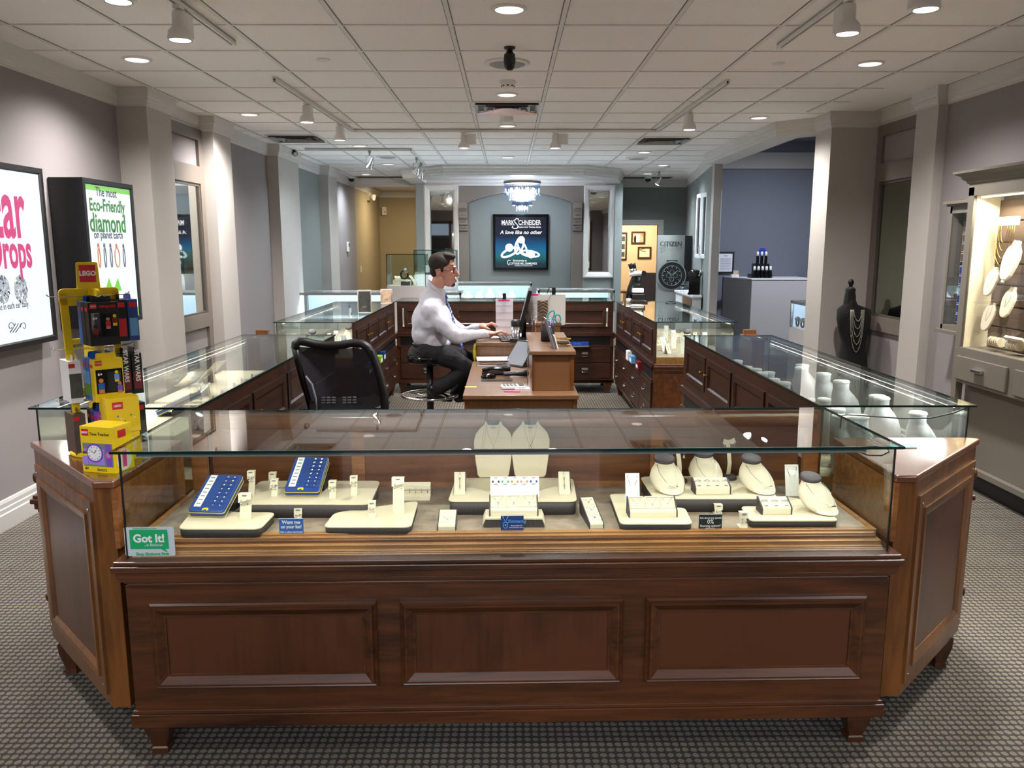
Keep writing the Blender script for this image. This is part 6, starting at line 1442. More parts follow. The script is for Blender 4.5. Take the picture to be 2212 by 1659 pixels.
r = thing('note_paper', 'yellow sticky note at the left edge of the near desk', 'note', ond(1016, 836), .1); b = MB('yellow_line'); b.box(-.035, -.015, 0, .04, .02, .001); b.build('sheet', r)
r = thing('note_paper', 'pink note pad at the front of the near desk', 'note', ond(1106, 846), -.1); b = MB('pink'); b.box(-.05, -.014, 0, .05, .02, .004); b.build('sheet', r)
r = thing('note_paper', 'white sheet under the calculator', 'note', ond(1127, 838), .1); b = MB('paper'); b.box(-.05, -.05, 0, .05, .04, .0008); b.build('sheet', r)
# high desk: monitor, cup, planner, keyboard
HZ = .9255
def onh(px, py): return PZ(px, py, HZ)
r = thing('monitor', 'black computer monitor seen from the side on the high desk', 'monitor', (.10, 6.62, HZ), 0); T = Matrix.Translation((0, 0, .10)) @ Matrix.Rotation(math.radians(15), 4, 'Y') @ Matrix.Rotation(math.radians(-1.5), 4, 'Z')
hm = PY(1118, 622, 6.62).z - HZ - .10
b = MB('black'); b.T = T; b.box(-.012, -.21, 0, .018, .21, hm); b.build('housing', r, bevel=.006); b = MB('notch'); b.T = T; b.box(-.0135, -.20, .02, -.012, .20, hm - .01); b.build('screen', r); b = MB('black'); b.cyl((.03, 0, .005), (.03, 0, .2), .02); b.lathe([(.09, 0), (.09, .008), (.02, .012)], (.03, 0, 0), 24); b.build('stand', r)
p = onh(1114, 737)
r = thing('travel_mug', 'steel travel mug with black lid on the high desk', 'travel mug', p); b = MB('silver'); b.lathe([(.030, 0), (.031, .01), (.036, .12)], n=24); b.build('cup', r); b = MB('black'); b.lathe([(.037, .12), (.038, .155), (.030, .17), (.001, .172)], n=24, cap=False); b.lathe([(.032, 0), (.032, .012)], n=24); b.build('lid', r)
r = thing('planner_board', 'white printed planner with pink header behind the monitor', 'calendar', (0, 0, 0)); p = PY(1087, 735, 6.95); r.location = (p.x, 6.95, HZ); hh2 = PY(1087, 645, 6.95).z - HZ; ww = .07
b = MB('paper'); b.box(-ww * .9, 0, 0, ww * 1.2, .005, hh2); b.build('sheet', r); b = MB('pink'); b.box(-ww * .6, -.001, hh2 - .022, ww * .8, -.0001, hh2 - .008); b.build('pink_header', r)
b = MB('ink_grey')
for k in range(4): b.box(-ww * .85, -.001, hh2 * (.2 + .2 * k), ww, -.0002, hh2 * (.2 + .2 * k) + .0015)
b.build('grid', r); b = MB('black'); b.cbox((.01, 0, hh2 + .02), (.03, .02, .05)); b.tube([(0, 0, hh2 + .03), (-.03, 0, hh2 + .045), (-.045, 0, hh2 + .01)], .004, 6); b.build('clip', r)
r = thing('keyboard', 'black keyboard under the hands of the man', 'keyboard', (.0, 6.55, HZ), .1); b = MB('black'); b.box(-.07, -.20, 0, .07, .20, .014); b.build('body', r, bevel=.003)
for i in range(5):
    b = MB('charcoal'); b.box(-.06 + i * .025, -.19, .014, -.04 + i * .025, .19, .018); b.build('key_row', r)
r = thing('paper_stack', 'loose papers at the front edge of the high desk', 'papers', onh(1075, 731), .05)
for k in range(3): b = MB('paper' if k != 1 else 'photo_bride'); b.box(-.13 + .02 * k, -.05, .004 * k, .10 + .01 * k, .06, .004 * k + .003); b.build('sheet', r)
r = thing('card_reader', 'small black box beside the travel mug', 'card reader', onh(1110, 741) + Vector((0, .07, 0))); b = MB('black'); b.box(-.03, -.02, 0, .03, .02, .028); b.build('body', r, bevel=.003)
r = thing('patterned_box', 'dark box with diamond lattice pattern behind the monitor', 'box', (.19, 6.72, 1.0755)); r.location = (.27, 6.6, 1.0755); b = MB('dice'); b.box(-.03, -.05, 0, .05, .05, .16); b.build('body', r)
b = MB('cream')
for k in range(6): b.tube([(-.03, -.051, .01 + .026 * k), (.01, -.051, .036 + .026 * k if k < 5 else .16), (.05, -.051, .01 + .026 * k)], .0018, 4)
b.build('lattice', r)
r = thing('cloth', 'yellow cloth hanging at the left end of the high desk', 'cloth', (-.262, 6.42, .80)); b = MB('yellow_line'); b.ell((0, 0, .03), (.018, .03, .07)); b.ell((.004, -.01, .08), (.016, .025, .03)); b.build('cloth', r)

# ================================================================== OFFICE CHAIR
cy_ = 4.50
cp = PY(728, 800, cy_)
cp_shift = .015
r = thing('office_chair', 'black mesh backed office chair seen from behind on the left', 'office chair', (cp.x + cp_shift, cy_, 0), math.radians(3))
def C(px, py, dy=0): q = PY(px, py, cy_ + dy); return Vector((q.x - cp.x, dy, q.z))
outer = [(632, 742), (640, 735), (655, 738), (690, 745), (725, 745), (757, 741), (780, 745), (797, 762), (812, 800), (822, 840), (826, 880), (824, 900), (700, 905), (665, 870), (650, 820), (638, 775)]
fr = [C(*p) for p in outer[:10]] + [C(826, 880, -.03)]; lf = [C(632, 742), C(638, 775), C(650, 820), C(662, 860, -.02), C(668, 880, -.03)]
top = [(633, 752), (634, 742), (641, 737), (655, 738), (675, 743), (700, 746), (725, 746), (745, 743), (760, 741), (777, 743), (790, 752), (800, 770), (809, 795), (817, 822), (823, 850), (825, 880), (823, 915)]
def curve_y(px): return .05 * (1 - ((px - 728) / 98) ** 2)
pts = [C(px, py, curve_y(px)) for px, py in top]; pts2 = [C(px, py, curve_y(px)) for px, py in ((633, 752), (638, 775), (645, 800), (653, 830), (660, 850), (668, 880), (672, 915))]
b = MB('black'); b.tube(pts, .024, 10); b.tube(pts2, .020, 10); b.build('back_frame', r)
inn = []
for k in range(9):
    t = k / 8; row = []
    L_ = Vector((636 + 32 * t, 748 + 118 * t)); R__ = Vector((798 + 24 * t, 758 + 100 * t)) 
    for j in range(9):
        s_ = j / 8; px = L_.x + (R__.x - L_.x) * s_; py = L_.y + (R__.y - L_.y) * s_ - (1 - t) * 13 * math.sin(PI * s_) * -.4 - (1 - t) * 10 * (s_ if s_ < .75 else (1 - s_) * 3)
        row.append(C(px, py, .062 * (1 - (2 * s_ - 1) ** 2) - .002))
    inn.append(row)
vs = [p for row in inn for p in row]; fs = [(i * 9 + j, i * 9 + j + 1, i * 9 + j + 10, i * 9 + j + 9) for i in range(8) for j in range(8)]
def mesh_fabric():
    m = bpy.data.materials.new('chair_mesh'); m.use_nodes = True; M['chair_mesh'] = m; nt = m.node_tree; N = nt.nodes; L = nt.links; bb = N['Principled BSDF']
    bb.inputs['Base Color'].default_value = lin('#1a1620'); bb.inputs['Roughness'].default_value = .8
    tc = N.new('ShaderNodeTexCoord'); wv = N.new('ShaderNodeTexWave'); wv.bands_direction = 'DIAGONAL'; wv.inputs['Scale'].default_value = 90; wv.inputs['Distortion'].default_value = 1.5; L.new(tc.outputs['Object'], wv.inputs[0])
    rg = N.new('ShaderNodeMapRange'); rg.inputs[3].default_value = .90; rg.inputs[4].default_value = 1.0; L.new(wv.outputs[1], rg.inputs[0]); L.new(rg.outputs[0], bb.inputs['Alpha'])
mesh_fabric()
b = MB('chair_mesh'); b.add(vs, fs, True); b.build('back_mesh', r)
b = MB('black'); lo = [C(px, py, .02) for px, py in ((664, 850), (690, 856), (715, 862), (735, 858), (760, 862), (790, 856), (815, 845))]; lo2 = [C(px, py + 32, .0) for px, py in ((664, 850), (690, 856), (715, 862), (735, 858), (760, 862), (790, 856), (815, 845))]
b.add(lo + lo2, [(i, i + 1, i + 8, i + 7) for i in range(6)], True); b.add([p + Vector((0, .02, 0)) for p in lo + lo2], [(i + 7, i + 8, i + 1, i) for i in range(6)], True); b.build('lumbar_panel', r)
b = MB('notch')
for i in range(6):
    for j in range(3):
        p = C(693 + i * 11 + (12 if i > 2 else 0), 846.5 + 12 + j * 5.5, -.004); b.cbox(p, (.02, .004, .007))
b.build('lumbar_slot', r)
b = MB('black'); b.prism(rpoly([(-.25, .02), (.25, .02), (.24, .50), (-.24, .50)], .08), .50, .56); b.build('seat', r, bevel=.02, seg=3)
b = MB('black'); b.cyl((0, .26, .12), (0, .26, .50), .03)
for k in range(5):
    a = k * 2 * PI / 5 + .3; b.tube([(0, .26, .12), (.24 * math.cos(a), .26 + .24 * math.sin(a), .085)], [.03, .018], 8)
b.build('base', r)
for k in range(5):
    a = k * 2 * PI / 5 + .3; b = MB('black'); x, y = .24 * math.cos(a), .26 + .24 * math.sin(a); b.cyl((x - .018, y, .03), (x + .018, y, .03), .03, n=16); b.cyl((x, y, .03), (x, y, .09), .008); b.build('caster', r)
for s_ in (-1, 1):
    b = MB('black'); b.tube([(s_ * .24, .2, .52), (s_ * .225, .2, .56), (s_ * .225, .18, .70), (s_ * .22, .12, .735)], .015, 8); b.box(s_ * .215 - .03, .05, .735, s_ * .215 + .03, .30, .76); b.build('armrest', r)
b = MB('notch'); b.tube([C(655, 812, -.02), C(668, 830, -.03), C(676, 860, -.04), C(678, 895, -.04)], .006, 6); b.build('adjuster_arm', r)
b = MB('black'); b.tube([(0, .03, .45), (0, -.02, .60), (0, -.0, .72)], .025, 8); b.build('spine', r)

# ================================================================== STOOL
SY = 6.6
sp = PY(928, 765, SY)
r = thing('stool', 'round black padded drafting stool with chrome foot ring', 'stool', (sp.x, SY, 0))
zs = PY(930, 768, SY - .15).z; zr = PY(928, 853, SY).z; rr = (PY(990, 853, SY).x - PY(868, 853, SY).x) / 2
b = MB('black_gloss'); b.lathe([(.001, zs - .075), (.17, zs - .075), (.188, zs - .06), (.192, zs - .03), (.18, zs - .008), (.12, zs), (.001, zs + .002)], n=36, cap=False); b.build('seat', r)
b = MB('black'); b.cyl((0, 0, .10), (0, 0, zs - .07), .028); b.lathe([(.06, zs - .10), (.05, zs - .075)], n=16); b.build('column', r)
b = MB('chrome'); b.tube([(rr * math.cos(k * PI / 20), rr * math.sin(k * PI / 20), zr) for k in range(40)], .010, 8, True)
for k in range(5): a = k * 2 * PI / 5; b.tube([(0, 0, zr - .02), (rr * math.cos(a), rr * math.sin(a), zr)], .006, 6)
b.build('foot_ring', r)
b = MB('black')
for k in range(5): a = k * 2 * PI / 5 + .5; b.tube([(0, 0, .11), (.28 * math.cos(a), .28 * math.sin(a), .065)], [.03, .016], 8)
b.build('base', r)
for k in range(5): a = k * 2 * PI / 5 + .5; b = MB('black'); x, y = .28 * math.cos(a), .28 * math.sin(a); b.cyl((x - .015, y, .026), (x + .015, y, .026), .026, n=14); b.cyl((x, y, .03), (x, y, .07), .008); b.build('caster', r)

# ================================================================== SEATED MAN
root = PY(925, 755, SY); root.z = 0
man = thing('person', 'man in white shirt, striped blue tie and black trousers typing on a stool', 'person', root)
def J(px, py, dy=0): return PY(px, py, SY + dy) - root
def blob(name, prims, m, voxel=.006, smooth=4, parent=man, fold=0, label=None):
    b = MB(m)
    for pr in prims:
        if pr[0] == 'c':
            _, p0, p1, r0, r1 = pr; p0, p1 = Vector(p0), Vector(p1); d = p1 - p0; L_ = d.length; d.normalize()
            u = d.orthogonal().normalized(); w = d.cross(u); n = 16; rings = []
            prof = [(-r0 * math.cos(a), r0 * math.sin(a)) for a in (.05, .5, 1.0, 1.4)] + [(0, r0), (L_, r1)] + [(L_ + r1 * math.sin(a), r1 * math.cos(a)) for a in (.3, .7, 1.1, 1.5)]
            for t, q in prof: rings.append([p0 + d * t + (u * math.cos(2 * PI * k / n) + w * math.sin(2 * PI * k / n)) * max(q, .0004) for k in range(n)])
            b.loft(rings)
        else:
            _, c, rad, rot = pr; T = Matrix.Translation(c) @ Euler(rot).to_matrix().to_4x4(); b.T = T; b.ell((0, 0, 0), rad, 24, 16); b.T = Matrix.Identity(4)
    o = b.build(name, parent, label=label)
    md = o.modifiers.new('remesh', 'REMESH'); md.mode = 'VOXEL'; md.voxel_size = voxel; md.use_smooth_shade = True
    md = o.modifiers.new('smooth', 'SMOOTH'); md.iterations = smooth; md.factor = .5
    if fold:
        t = bpy.data.textures.get('folds') or bpy.data.textures.new('folds', 'CLOUDS'); t.noise_scale = .06; t.noise_depth = 2
        md = o.modifiers.new('folds', 'DISPLACE'); md.texture = t; md.strength = fold; md.mid_level = .5
    return o
k_ = .00377   # metres per pixel at the man
Hc = J(956, 579)
neckb = J(934, 641); sh_n, sh_f = J(930, 672, -.17), J(936, 668, .17)
el_n, el_f = J(986, 727, -.23), J(1000, 722, .20)
wr_n, wr_f = J(1050, 722, -.13), J(1036, 706, .09)
hipn, hipf = J(925, 757, -.10), J(928, 755, .10)
kn_n, kn_f = J(1012, 795, -.13), J(1036, 781, .12)
an_n, an_f = J(938, 843, -.10), J(985, 850, .12)
def hand(w, tipx, tipy, dy, spread):
    """palm, four unequal bent fingers and a thumb, from wrist w towards the tips"""
    t = J(tipx, tipy, dy); d = (t - w); L_ = d.length; d.normalize(); side = Vector((0, 1, 0)); up = Vector((0, 0, 1))
    P = []; palm = w + d * L_ * .42
    P.append(('e', w + d * L_ * .26 + up * .006, (L_ * .30, .040, .017), (0, -math.atan2(d.z, d.x), 0)))
    P.append(('c', w - d * .02, w + d * .03, .027, .030))
    for i, (o_, ln) in enumerate(((-.030, .80), (-.010, .92), (.010, .96), (.030, .84))):
        a0 = w + d * L_ * .45 + side * o_ + up * .010; a1 = a0 + d * L_ * .28 * ln + up * .012 + side * o_ * .25; a2 = a1 + d * L_ * .20 * ln - up * .014; a3 = a2 + d * L_ * .10 * ln - up * .018
        P += [('c', a0, a1, .0095, .0085), ('c', a1, a2, .0085, .0075), ('c', a2, a3, .0075, .0062)]
    s_ = -1 if spread < 0 else 1
    b0 = w + d * L_ * .18 + side * s_ * .030; b1 = b0 + d * L_ * .22 + side * s_ * .026 - up * .008; b2 = b1 + d * L_ * .18 + side * s_ * .004 - up * .012
    P += [('c', b0, b1, .013, .0105), ('c', b1, b2, .0105, .008)]
    return P
body = [('e', Hc + Vector((-.004, 0, .016)), (.098, .076, .100), (0, .25, 0)), ('e', Hc + Vector((.038, 0, -.055)), (.064, .058, .085), (0, .2, 0)), ('e', Hc + Vector((.045, 0, -.112)), (.046, .044, .036), (0, .2, 0)), ('e', Hc + Vector((.074, 0, -.128)), (.022, .024, .020), (0, 0, 0)), ('e', Hc + Vector((.076, 0, -.085)), (.022, .034, .042), (0, 0, 0)),
        ('e', Hc + Vector((.050, 0, .025)), (.045, .060, .050), (0, 0, 0)), ('c', Hc + Vector((.090, 0, .010)), J(990, 594), .009, .013), ('e', J(987, 596), (.013, .014, .009), (0, 0, 0)),
        ('e', J(984, 605.5), (.010, .020, .006), (0, 0, 0)), ('e', J(983, 609), (.010, .018, .006), (0, 0, 0)), 
        ('e', J(982, 577) , (.014, .045, .009), (0, 0, 0)), ('e', J(975, 590, -.04), (.020, .018, .022), (0, 0, 0)), ('e', J(975, 590, .04), (.020, .018, .022), (0, 0, 0)),
        ('c', J(949, 606), neckb, .056, .054), ('c', neckb - Vector((0, 0, .05)), J(930, 700), .06, .11), ('c', J(932, 700), J(928, 752), .11, .10),
        ('c', sh_n, el_n, .05, .042), ('c', el_n, wr_n, .040, .027), ('c', sh_f, el_f, .05, .042), ('c', el_f, wr_f, .040, .027), ('c', neckb - Vector((0, 0, .07)), sh_n, .045, .045), ('c', neckb - Vector((0, 0, .07)), sh_f, .045, .045),
        ('c', hipn, kn_n, .08, .055), ('c', kn_n, an_n, .05, .035), ('c', hipf, kn_f, .08, .055), ('c', kn_f, an_f, .05, .035)]
body += hand(wr_n, 1098, 721, -.10, 1) + hand(wr_f, 1074, 703, .07, -1)
for s_ in (-1, 1): body += [('e', J(949, 590, 0) + Vector((0, s_ * .076, .0)), (.014, .010, .026), (0, .25, 0)), ('e', J(951, 589, 0) + Vector((.0, s_ * .080, .014)), (.012, .008, .010), (0, 0, 0))]
blob('body', body, 'skin', .0042, 3)
b = MB('card_white')
for s_ in (-1, 1): b.ell(J(977.5, 585) + Vector((0, s_ * .030, 0)), (.008, .011, .006), 12, 8)
b.use('black')
for s_ in (-1, 1): b.ell(J(979, 585) + Vector((.002, s_ * .030, 0)), (.0045, .005, .005), 10, 6)
b.build('eyes', man)
hr = [('e', Hc + Vector((-.014, 0, .036)), (.102, .082, .090), (0, .22, 0)), ('e', Hc + Vector((.040, 0, .098)), (.062, .058, .030), (0, .12, 0)), ('e', Hc + Vector((.078, 0, .090)), (.026, .044, .024), (0, 0, 0)),
      ('e', Hc + Vector((-.060, 0, -.015)), (.045, .060, .060), (0, .1, 0))]
for s_ in (-1, 1): hr.append(('e', Hc + Vector((.0, s_ * .048, .010)), (.022, .034, .05), (0, 0, 0)))
ho = blob('hair', hr, 'hair', .005, 2, fold=.006)
bo = ho.modifiers.new('cut', 'BOOLEAN'); 
cb = MB('black'); cb.T = Matrix.Translation(Hc + Vector((.075, 0, -.020))) @ Matrix.Rotation(.18, 4, 'Y'); cb.box(-.058, -.2, -.25, .2, .2, .073)
cb.T = Matrix.Translation(Hc); 
hc_me = bpy.data.objects.new('hair_cutter', cb.mesh('hair_cutter'))
ho.modifiers.remove(bo)
b = MB('hair'); b.ell(J(982, 605) + Vector((-.001, 0, .010)), (.010, .024, .0035), 14, 8); b.ell(Hc + Vector((.0775, 0, -.131)), (.0225, .0235, .0195), 16, 10); b.build('goatee', man)
b = MB('hair')
for s_ in (-1, 1): b.tube([J(979, 574) + Vector((0, s_ * .020, 0)), J(980, 572.5) + Vector((-.001, s_ * .035, 0)), J(974, 573.5) + Vector((0, s_ * .052, 0))], [.003, .0042, .002], 6)
b.build('eyebrows', man)
b = MB('darkred'); b.ell(J(986, 607.5), (.006, .017, .0016), 10, 6); b.build('mouth', man)
gl = MB('black_gloss')
for s_ in (-1, 1):
    c = J(983, 585.5) + Vector((0, s_ * .033, 0)); q = [(c.x - abs(y) * .25, c.y + s_ * y, c.z + z) for y, z in ((-.024, .013), (0, .016), (.026, .015), (.029, 0), (.024, -.014), (0, -.017), (-.022, -.014), (-.026, 0))]; gl.tube(q, .0032, 7, True)
    gl.tube([(c.x - .009, c.y + s_ * .029, c.z + .010), (c.x - .06, s_ * .081 + c.y - s_ * .033, c.z + .010), J(947, 583) + Vector((0, s_ * .083, 0))], .0030, 6)
gl.tube([J(985.5, 584) + Vector((0, -.010, 0)), J(986.5, 583.5), J(985.5, 584) + Vector((0, .010, 0))], .003, 6)
gl.build('glasses', man)
sh = [('c', J(945, 634), J(937, 654), .066, .085), ('e', J(928, 650), (.085, .17, .055), (0, -.35, 0)), ('c', J(940, 622), J(931, 650), .060, .10), ('e', J(932, 672), (.125, .195, .085), (0, .35, 0)), ('e', J(936, 700), (.150, .185, .13), (0, .1, 0)), ('e', J(934, 728), (.142, .180, .10), (0, 0, 0)), ('e', J(938, 741), (.150, .178, .055), (0, 0, 0)), ('e', J(910, 690), (.075, .16, .14), (0, .15, 0)),
      ('c', sh_n + Vector((.0, .02, -.02)), J(958, 702, -.20), .074, .070), ('c', J(958, 702, -.20), el_n, .070, .064), ('c', el_n, J(1040, 722, -.145), .060, .040), ('c', J(1036, 722, -.15), J(1052, 722, -.13), .042, .038),
      ('c', sh_f, el_f, .075, .058), ('c', el_f, J(1026, 708, .10), .055, .040), ('c', J(1024, 709, .10), J(1036, 707, .092), .040, .037), ('c', J(942, 650), sh_n, .085, .078), ('c', J(942, 650), sh_f, .085, .078), ('e', J(936, 690, -.06), (.150, .17, .15), (0, .15, 0)), ('e', J(920, 720), (.115, .185, .12), (0, 0, 0))]
blob('shirt', sh, 'shirt', .009, 34, fold=.014)
def collar():
    b = MB('shirt'); n = 24; rs = []
    for q, z, t in ((.064, .0, .0), (.060, .035, .0), (.063, .037, .0), (.071, .006, .0)):
        rs.append([J(943, 623) + Vector((q * math.cos(2 * PI * k / n) * 1.02 - z * .1, q * math.sin(2 * PI * k / n), z * 1.1 - .052 * math.cos(2 * PI * k / n) - .02)) for k in range(n)])
    b.loft(rs, cap=False); b.build('collar', man)
collar()
tp_ = [(961, 645), (966, 660), (972, 675), (978, 692), (983, 712), (990, 738), (998, 752)]
b = MB('tie'); rings = []
for i, (px, py) in enumerate(tp_):
    c = J(px, py); hw = (.018, .022, .028, .034, .038, .042, .040)[i]; rings.append([c + Vector((.004, -hw, 0)), c + Vector((.014, 0, .004)), c + Vector((.004, hw, 0)), c + Vector((-.004, 0, 0))])
b.loft(rings, smooth=False); b.ell(J(962, 643) + Vector((.002, 0, 0)), (.018, .020, .022), 12, 8); t_ = b.build('necktie', man)
b = MB('tie_w')
for i in range(1, 12):
    f = i / 2; a = int(f); 
    if a >= len(tp_) - 1: continue
    c = J(*[tp_[a][j] + (tp_[a + 1][j] - tp_[a][j]) * (f - a) for j in (0, 1)]); b.tube([c + Vector((.006, -.036, -.010)), c + Vector((.016, 0, 0.004)), c + Vector((.006, .036, .016))], .0025, 5)
b.build('tie_stripe', t_)
blob('trousers', [('e', J(925, 756), (.150, .175, .075), (0, 0, 0)), ('e', J(915, 765), (.13, .165, .07), (0, 0, 0)), ('c', hipn, J(975, 775, -.12), .092, .082), ('c', J(975, 775, -.12), kn_n, .082, .064), ('c', kn_n, J(975, 822, -.12), .062, .060), ('c', J(975, 822, -.12), J(948, 836, -.10), .058, .062),
                  ('c', hipf, kn_f, .09, .066), ('c', kn_f, an_f, .062, .055)], 'trouser', .008, 4, fold=.014)
b = MB('black'); n = 28; b.loft([[J(928, 744) + Vector((q * .152 * math.cos(2 * PI * k / n), q * .182 * math.sin(2 * PI * k / n), z)) for k in range(n)] for q, z in ((.90, -.016), (.93, -.016), (.93, .012), (.90, .012))], smooth=False); b.build('belt', man)
for nm, a, t, dy in (('near', (936, 838), (974, 864), -.10), ('far', (985, 848), (1015, 864), .12)):
    blob('shoe', [('c', J(a[0], a[1] + 2, dy), J(a[0] + 4, a[1] + 12, dy), .045, .036), ('c', J(a[0] + 4, a[1] + 13, dy), J((a[0] + t[0]) / 2 + 5, t[1] - 5, dy), .036, .036), ('e', J(t[0] - 8, t[1] - 3, dy), (.05, .040, .024), (0, .35, 0))], 'shoe', .006, 3)
b = MB('silver'); q = wr_n + (J(1098, 721, -.10) - wr_n) * .62; b.tube([q + Vector((0, -.01 + .0105 * math.cos(k * PI / 6), .014 + .0105 * math.sin(k * PI / 6))) for k in range(12)], .002, 5, True); b.build('ring', man)

# ================================================================== REAR OF THE SHOP
def light_case(label, x0, x1, y0, y1, m='em_case_blue', ztop=1.05, zb=.70):
    r = thing('lit_showcase', label, 'display case', ((x0 + x1) / 2, (y0 + y1) / 2, 0)); w, d = (x1 - x0) / 2, (y1 - y0) / 2
    b = MB('counter_white'); b.box(-w, -d, 0, w, d, zb); b.build('base', r)
    b = MB('metal_grey')
    for sx in (-1, 1):
        for sy in (-1, 1): b.box(sx * w, sy * d, zb, sx * (w - .025), sy * (d - .025), ztop)
    b.box(-w, -d, ztop - .035, w, -d + .025, ztop); b.box(-w, d - .025, ztop - .035, w, d, ztop); b.box(-w, -d, ztop - .035, -w + .025, d, ztop); b.box(w - .025, -d, ztop - .035, w, d, ztop); b.build('frame', r)
    b = MB(m); b.box(-w + .03, d - .05, zb + .01, w - .03, d - .03, ztop - .04); b.build('lit_back', r)
    b = MB('white'); b.box(-w + .02, -d + .02, zb, w - .02, d - .05, zb + .01); b.build('deck', r)
    b = MB('glass_clear'); b.box(-w + .005, -d + .008, zb, w - .005, -d + .012, ztop - .035); b.box(-w + .02, -d + .02, ztop - .01, w - .02, d - .02, ztop - .005); b.build('glass', r)
    lamp('case_lamp', 'AREA', (0, -d + .06, ztop - .05), 3.2 * (x1 - x0), (.75, .9, 1), (math.radians(30), 0, 0), x1 - x0 - .1, .03, parent=r)
    return r
light_case('long blue lit glass case at the rear left', -2.80, -.62, 10.87, 11.42)
light_case('teal lit glass case in the rear centre with white busts inside', -1.05, .37, 12.6, 13.2, 'em_case_teal', 1.09, .78)
light_case('low lit glass case at the rear right below the mirror', .42, 1.50, 11.45, 12.0, 'em_case_teal', 1.05, .75)
for i in range(5):
    place(white_bust, (-.62 + .17 * i, 12.85, .79), 0, 'white bust in the teal lit rear case, ' + ('leftmost', 'second', 'middle tallest', 'fourth', 'rightmost')[i], 'necklace bust', scale=(1, 1, 1.25 if i == 2 else .95))
r = light_case('lit glass case packed with watches in front of the blue room', 3.40, 4.2, 8.6, 9.8, 'em_case_blue', 1.02, .70)
for ch_ in [o for o in COL.objects if o.parent == r and o.name.startswith('glass')]: pass
b = MB('glass_clear'); b.box(-.40, -.58, .70, -.396, .58, .985); b.build('glass', r)
for i in range(6):
    for j in range(3):
        def watch():
            r = thing('watch', '', ''); b = MB('watch_dark'); b.tube([(.0, .030 * math.cos(k * PI / 8), .04 + .036 * math.sin(k * PI / 8)) for k in range(16)], .008, 6, True); b.build('strap', r); b = MB('watch_steel'); b.cyl((-.010, -.002, .072), (-.004, -.022, .078), .022, n=18); b.build('case', r); return r
        place(watch, (3.46 + .12 * j, 9.70 - .17 * i, .715 + .06 * j), random.uniform(-.3, .3), 'wristwatch in the watch case, %s of the %s column' % (('outer row', 'middle row', 'rear row')[j], ('farthest', 'second', 'third', 'fourth', 'fifth', 'nearest')[i]), 'watch', 'watches in the watch case', scale=(1.3, 1.3, 1.2))
def tower(label, px0, px1, py0, py1, y):
    a, c = PY(px0, py1, y), PY(px1, py0, y); r = thing('tower_case', label, 'display case', ((a.x + c.x) / 2, y + .2, 0)); w = (c.x - a.x) / 2; h0, h1 = a.z, c.z
    b = MB('counter_white'); b.box(-w, -.2, 0, w, .2, h0); b.build('plinth', r)
    b = MB('glass'); 
    for x0, y0, x1, y1 in ((-w, -.2, w, -.196), (-w, .196, w, .2), (-w, -.196, -w + .004, .196), (w - .004, -.196, w, .196)): b.box(x0, y0, h0, x1, y1, h1)
    b.box(-w, -.2, h1, w, .2, h1 + .005); b.build('glass_box', r)
    b = MB('glass_rim')
    for x in (-w, w): b.box(x - .004, -.204, h0, x + .004, -.2, h1)
    b.box(-w, -.204, h1, w, -.2, h1 + .008); b.build('glass_rim', r)
    return r, h0
r, h0 = tower('clear glass tower case on a white plinth with watch and cream risers', 836, 918, 550, 618, 10.2)
q = r.location
rr_ = thing('display_riser', 'cream arched riser inside the tower case', 'platform', (q.x - .05, q.y - .05, h0)); b = MB('cream_bright'); b.prism([(-.13, 0), (.10, 0), (.10, .06), (.085, .075), (-.115, .075), (-.13, .06)], -.05, .05, 'y'); b.use('tray_brown'); b.box(-.03, -.051, 0, .09, -.049, .055); b.build('block', rr_)
place(watch, (q.x - .04, q.y - .05, h0 + .078), PI / 2, 'watch on a black pillow on top of the cream riser', 'watch', scale=(1.5, 1.5, 1.4))
place(ring_tray, (q.x - .12, q.y - .06, h0 + .078), .3, 'small cream box beside the watch in the tower case', 'ring tray', n=3, w=.105, scale=(.8, .8, .8))
place(long_ramp, (q.x + .10, q.y - .12, h0 + .002), .5, 'steep cream ramp on the right in the tower case', 'pendant ramp', scale=(1, 1, 2.2))
tower('second clear tower case behind the man head', 895, 985, 541, 594, 11.5)
p = PY(945, 588, 11.6); r = thing('display_card', 'white cards on a dark base inside the second tower case', 'display', (p.x, 11.65, PY(895, 594, 11.5).z)); b = MB('charcoal'); b.box(-.14, -.05, 0, .14, .05, .03); b.build('base', r)
for k in range(3): b = MB('card_white'); b.box(-.11 + .08 * k, -.02, .03, -.05 + .08 * k, -.01, .13 + .02 * (k % 2)); b.build('card', r)
# microscope
p = PY(1383, 651, 9.0); p.z = GT + .001
r = thing('microscope', 'white and black binocular microscope with lit stage on the second right case', 'microscope', p); SC = p.y / F_PX
def U(px, py, d=0): return Vector(((px - 1383) * SC, d, (649 - py) * SC * .99))
b = MB('black'); b.box(-.11, -.09, 0, .07, .09, .018); b.build('base', r, bevel=.005)
b = MB('white'); b.loft([[U(px, py) + Vector((0, q * math.cos(k * PI / 8), 0)) + Vector((q * .6 * math.sin(k * PI / 8), 0, 0)) for k in range(16)] for px, py, q in ((1358, 648, .05), (1358, 640, .045))]); b.build('foot', r)
b = MB('black'); b.tube([U(1358, 640), U(1360, 620), U(1366, 600), U(1372, 590)], [.035, .030, .025, .03], 10); b.build('column', r)
b = MB('white'); b.loft([[U(px, py) + Vector((0, q * math.cos(k * PI / 8), q * .55 * math.sin(k * PI / 8))) for k in range(16)] for px, py, q in ((1358, 590, .03), (1362, 588, .055), (1380, 586, .05), (1390, 587, .035))]); b.build('head', r)
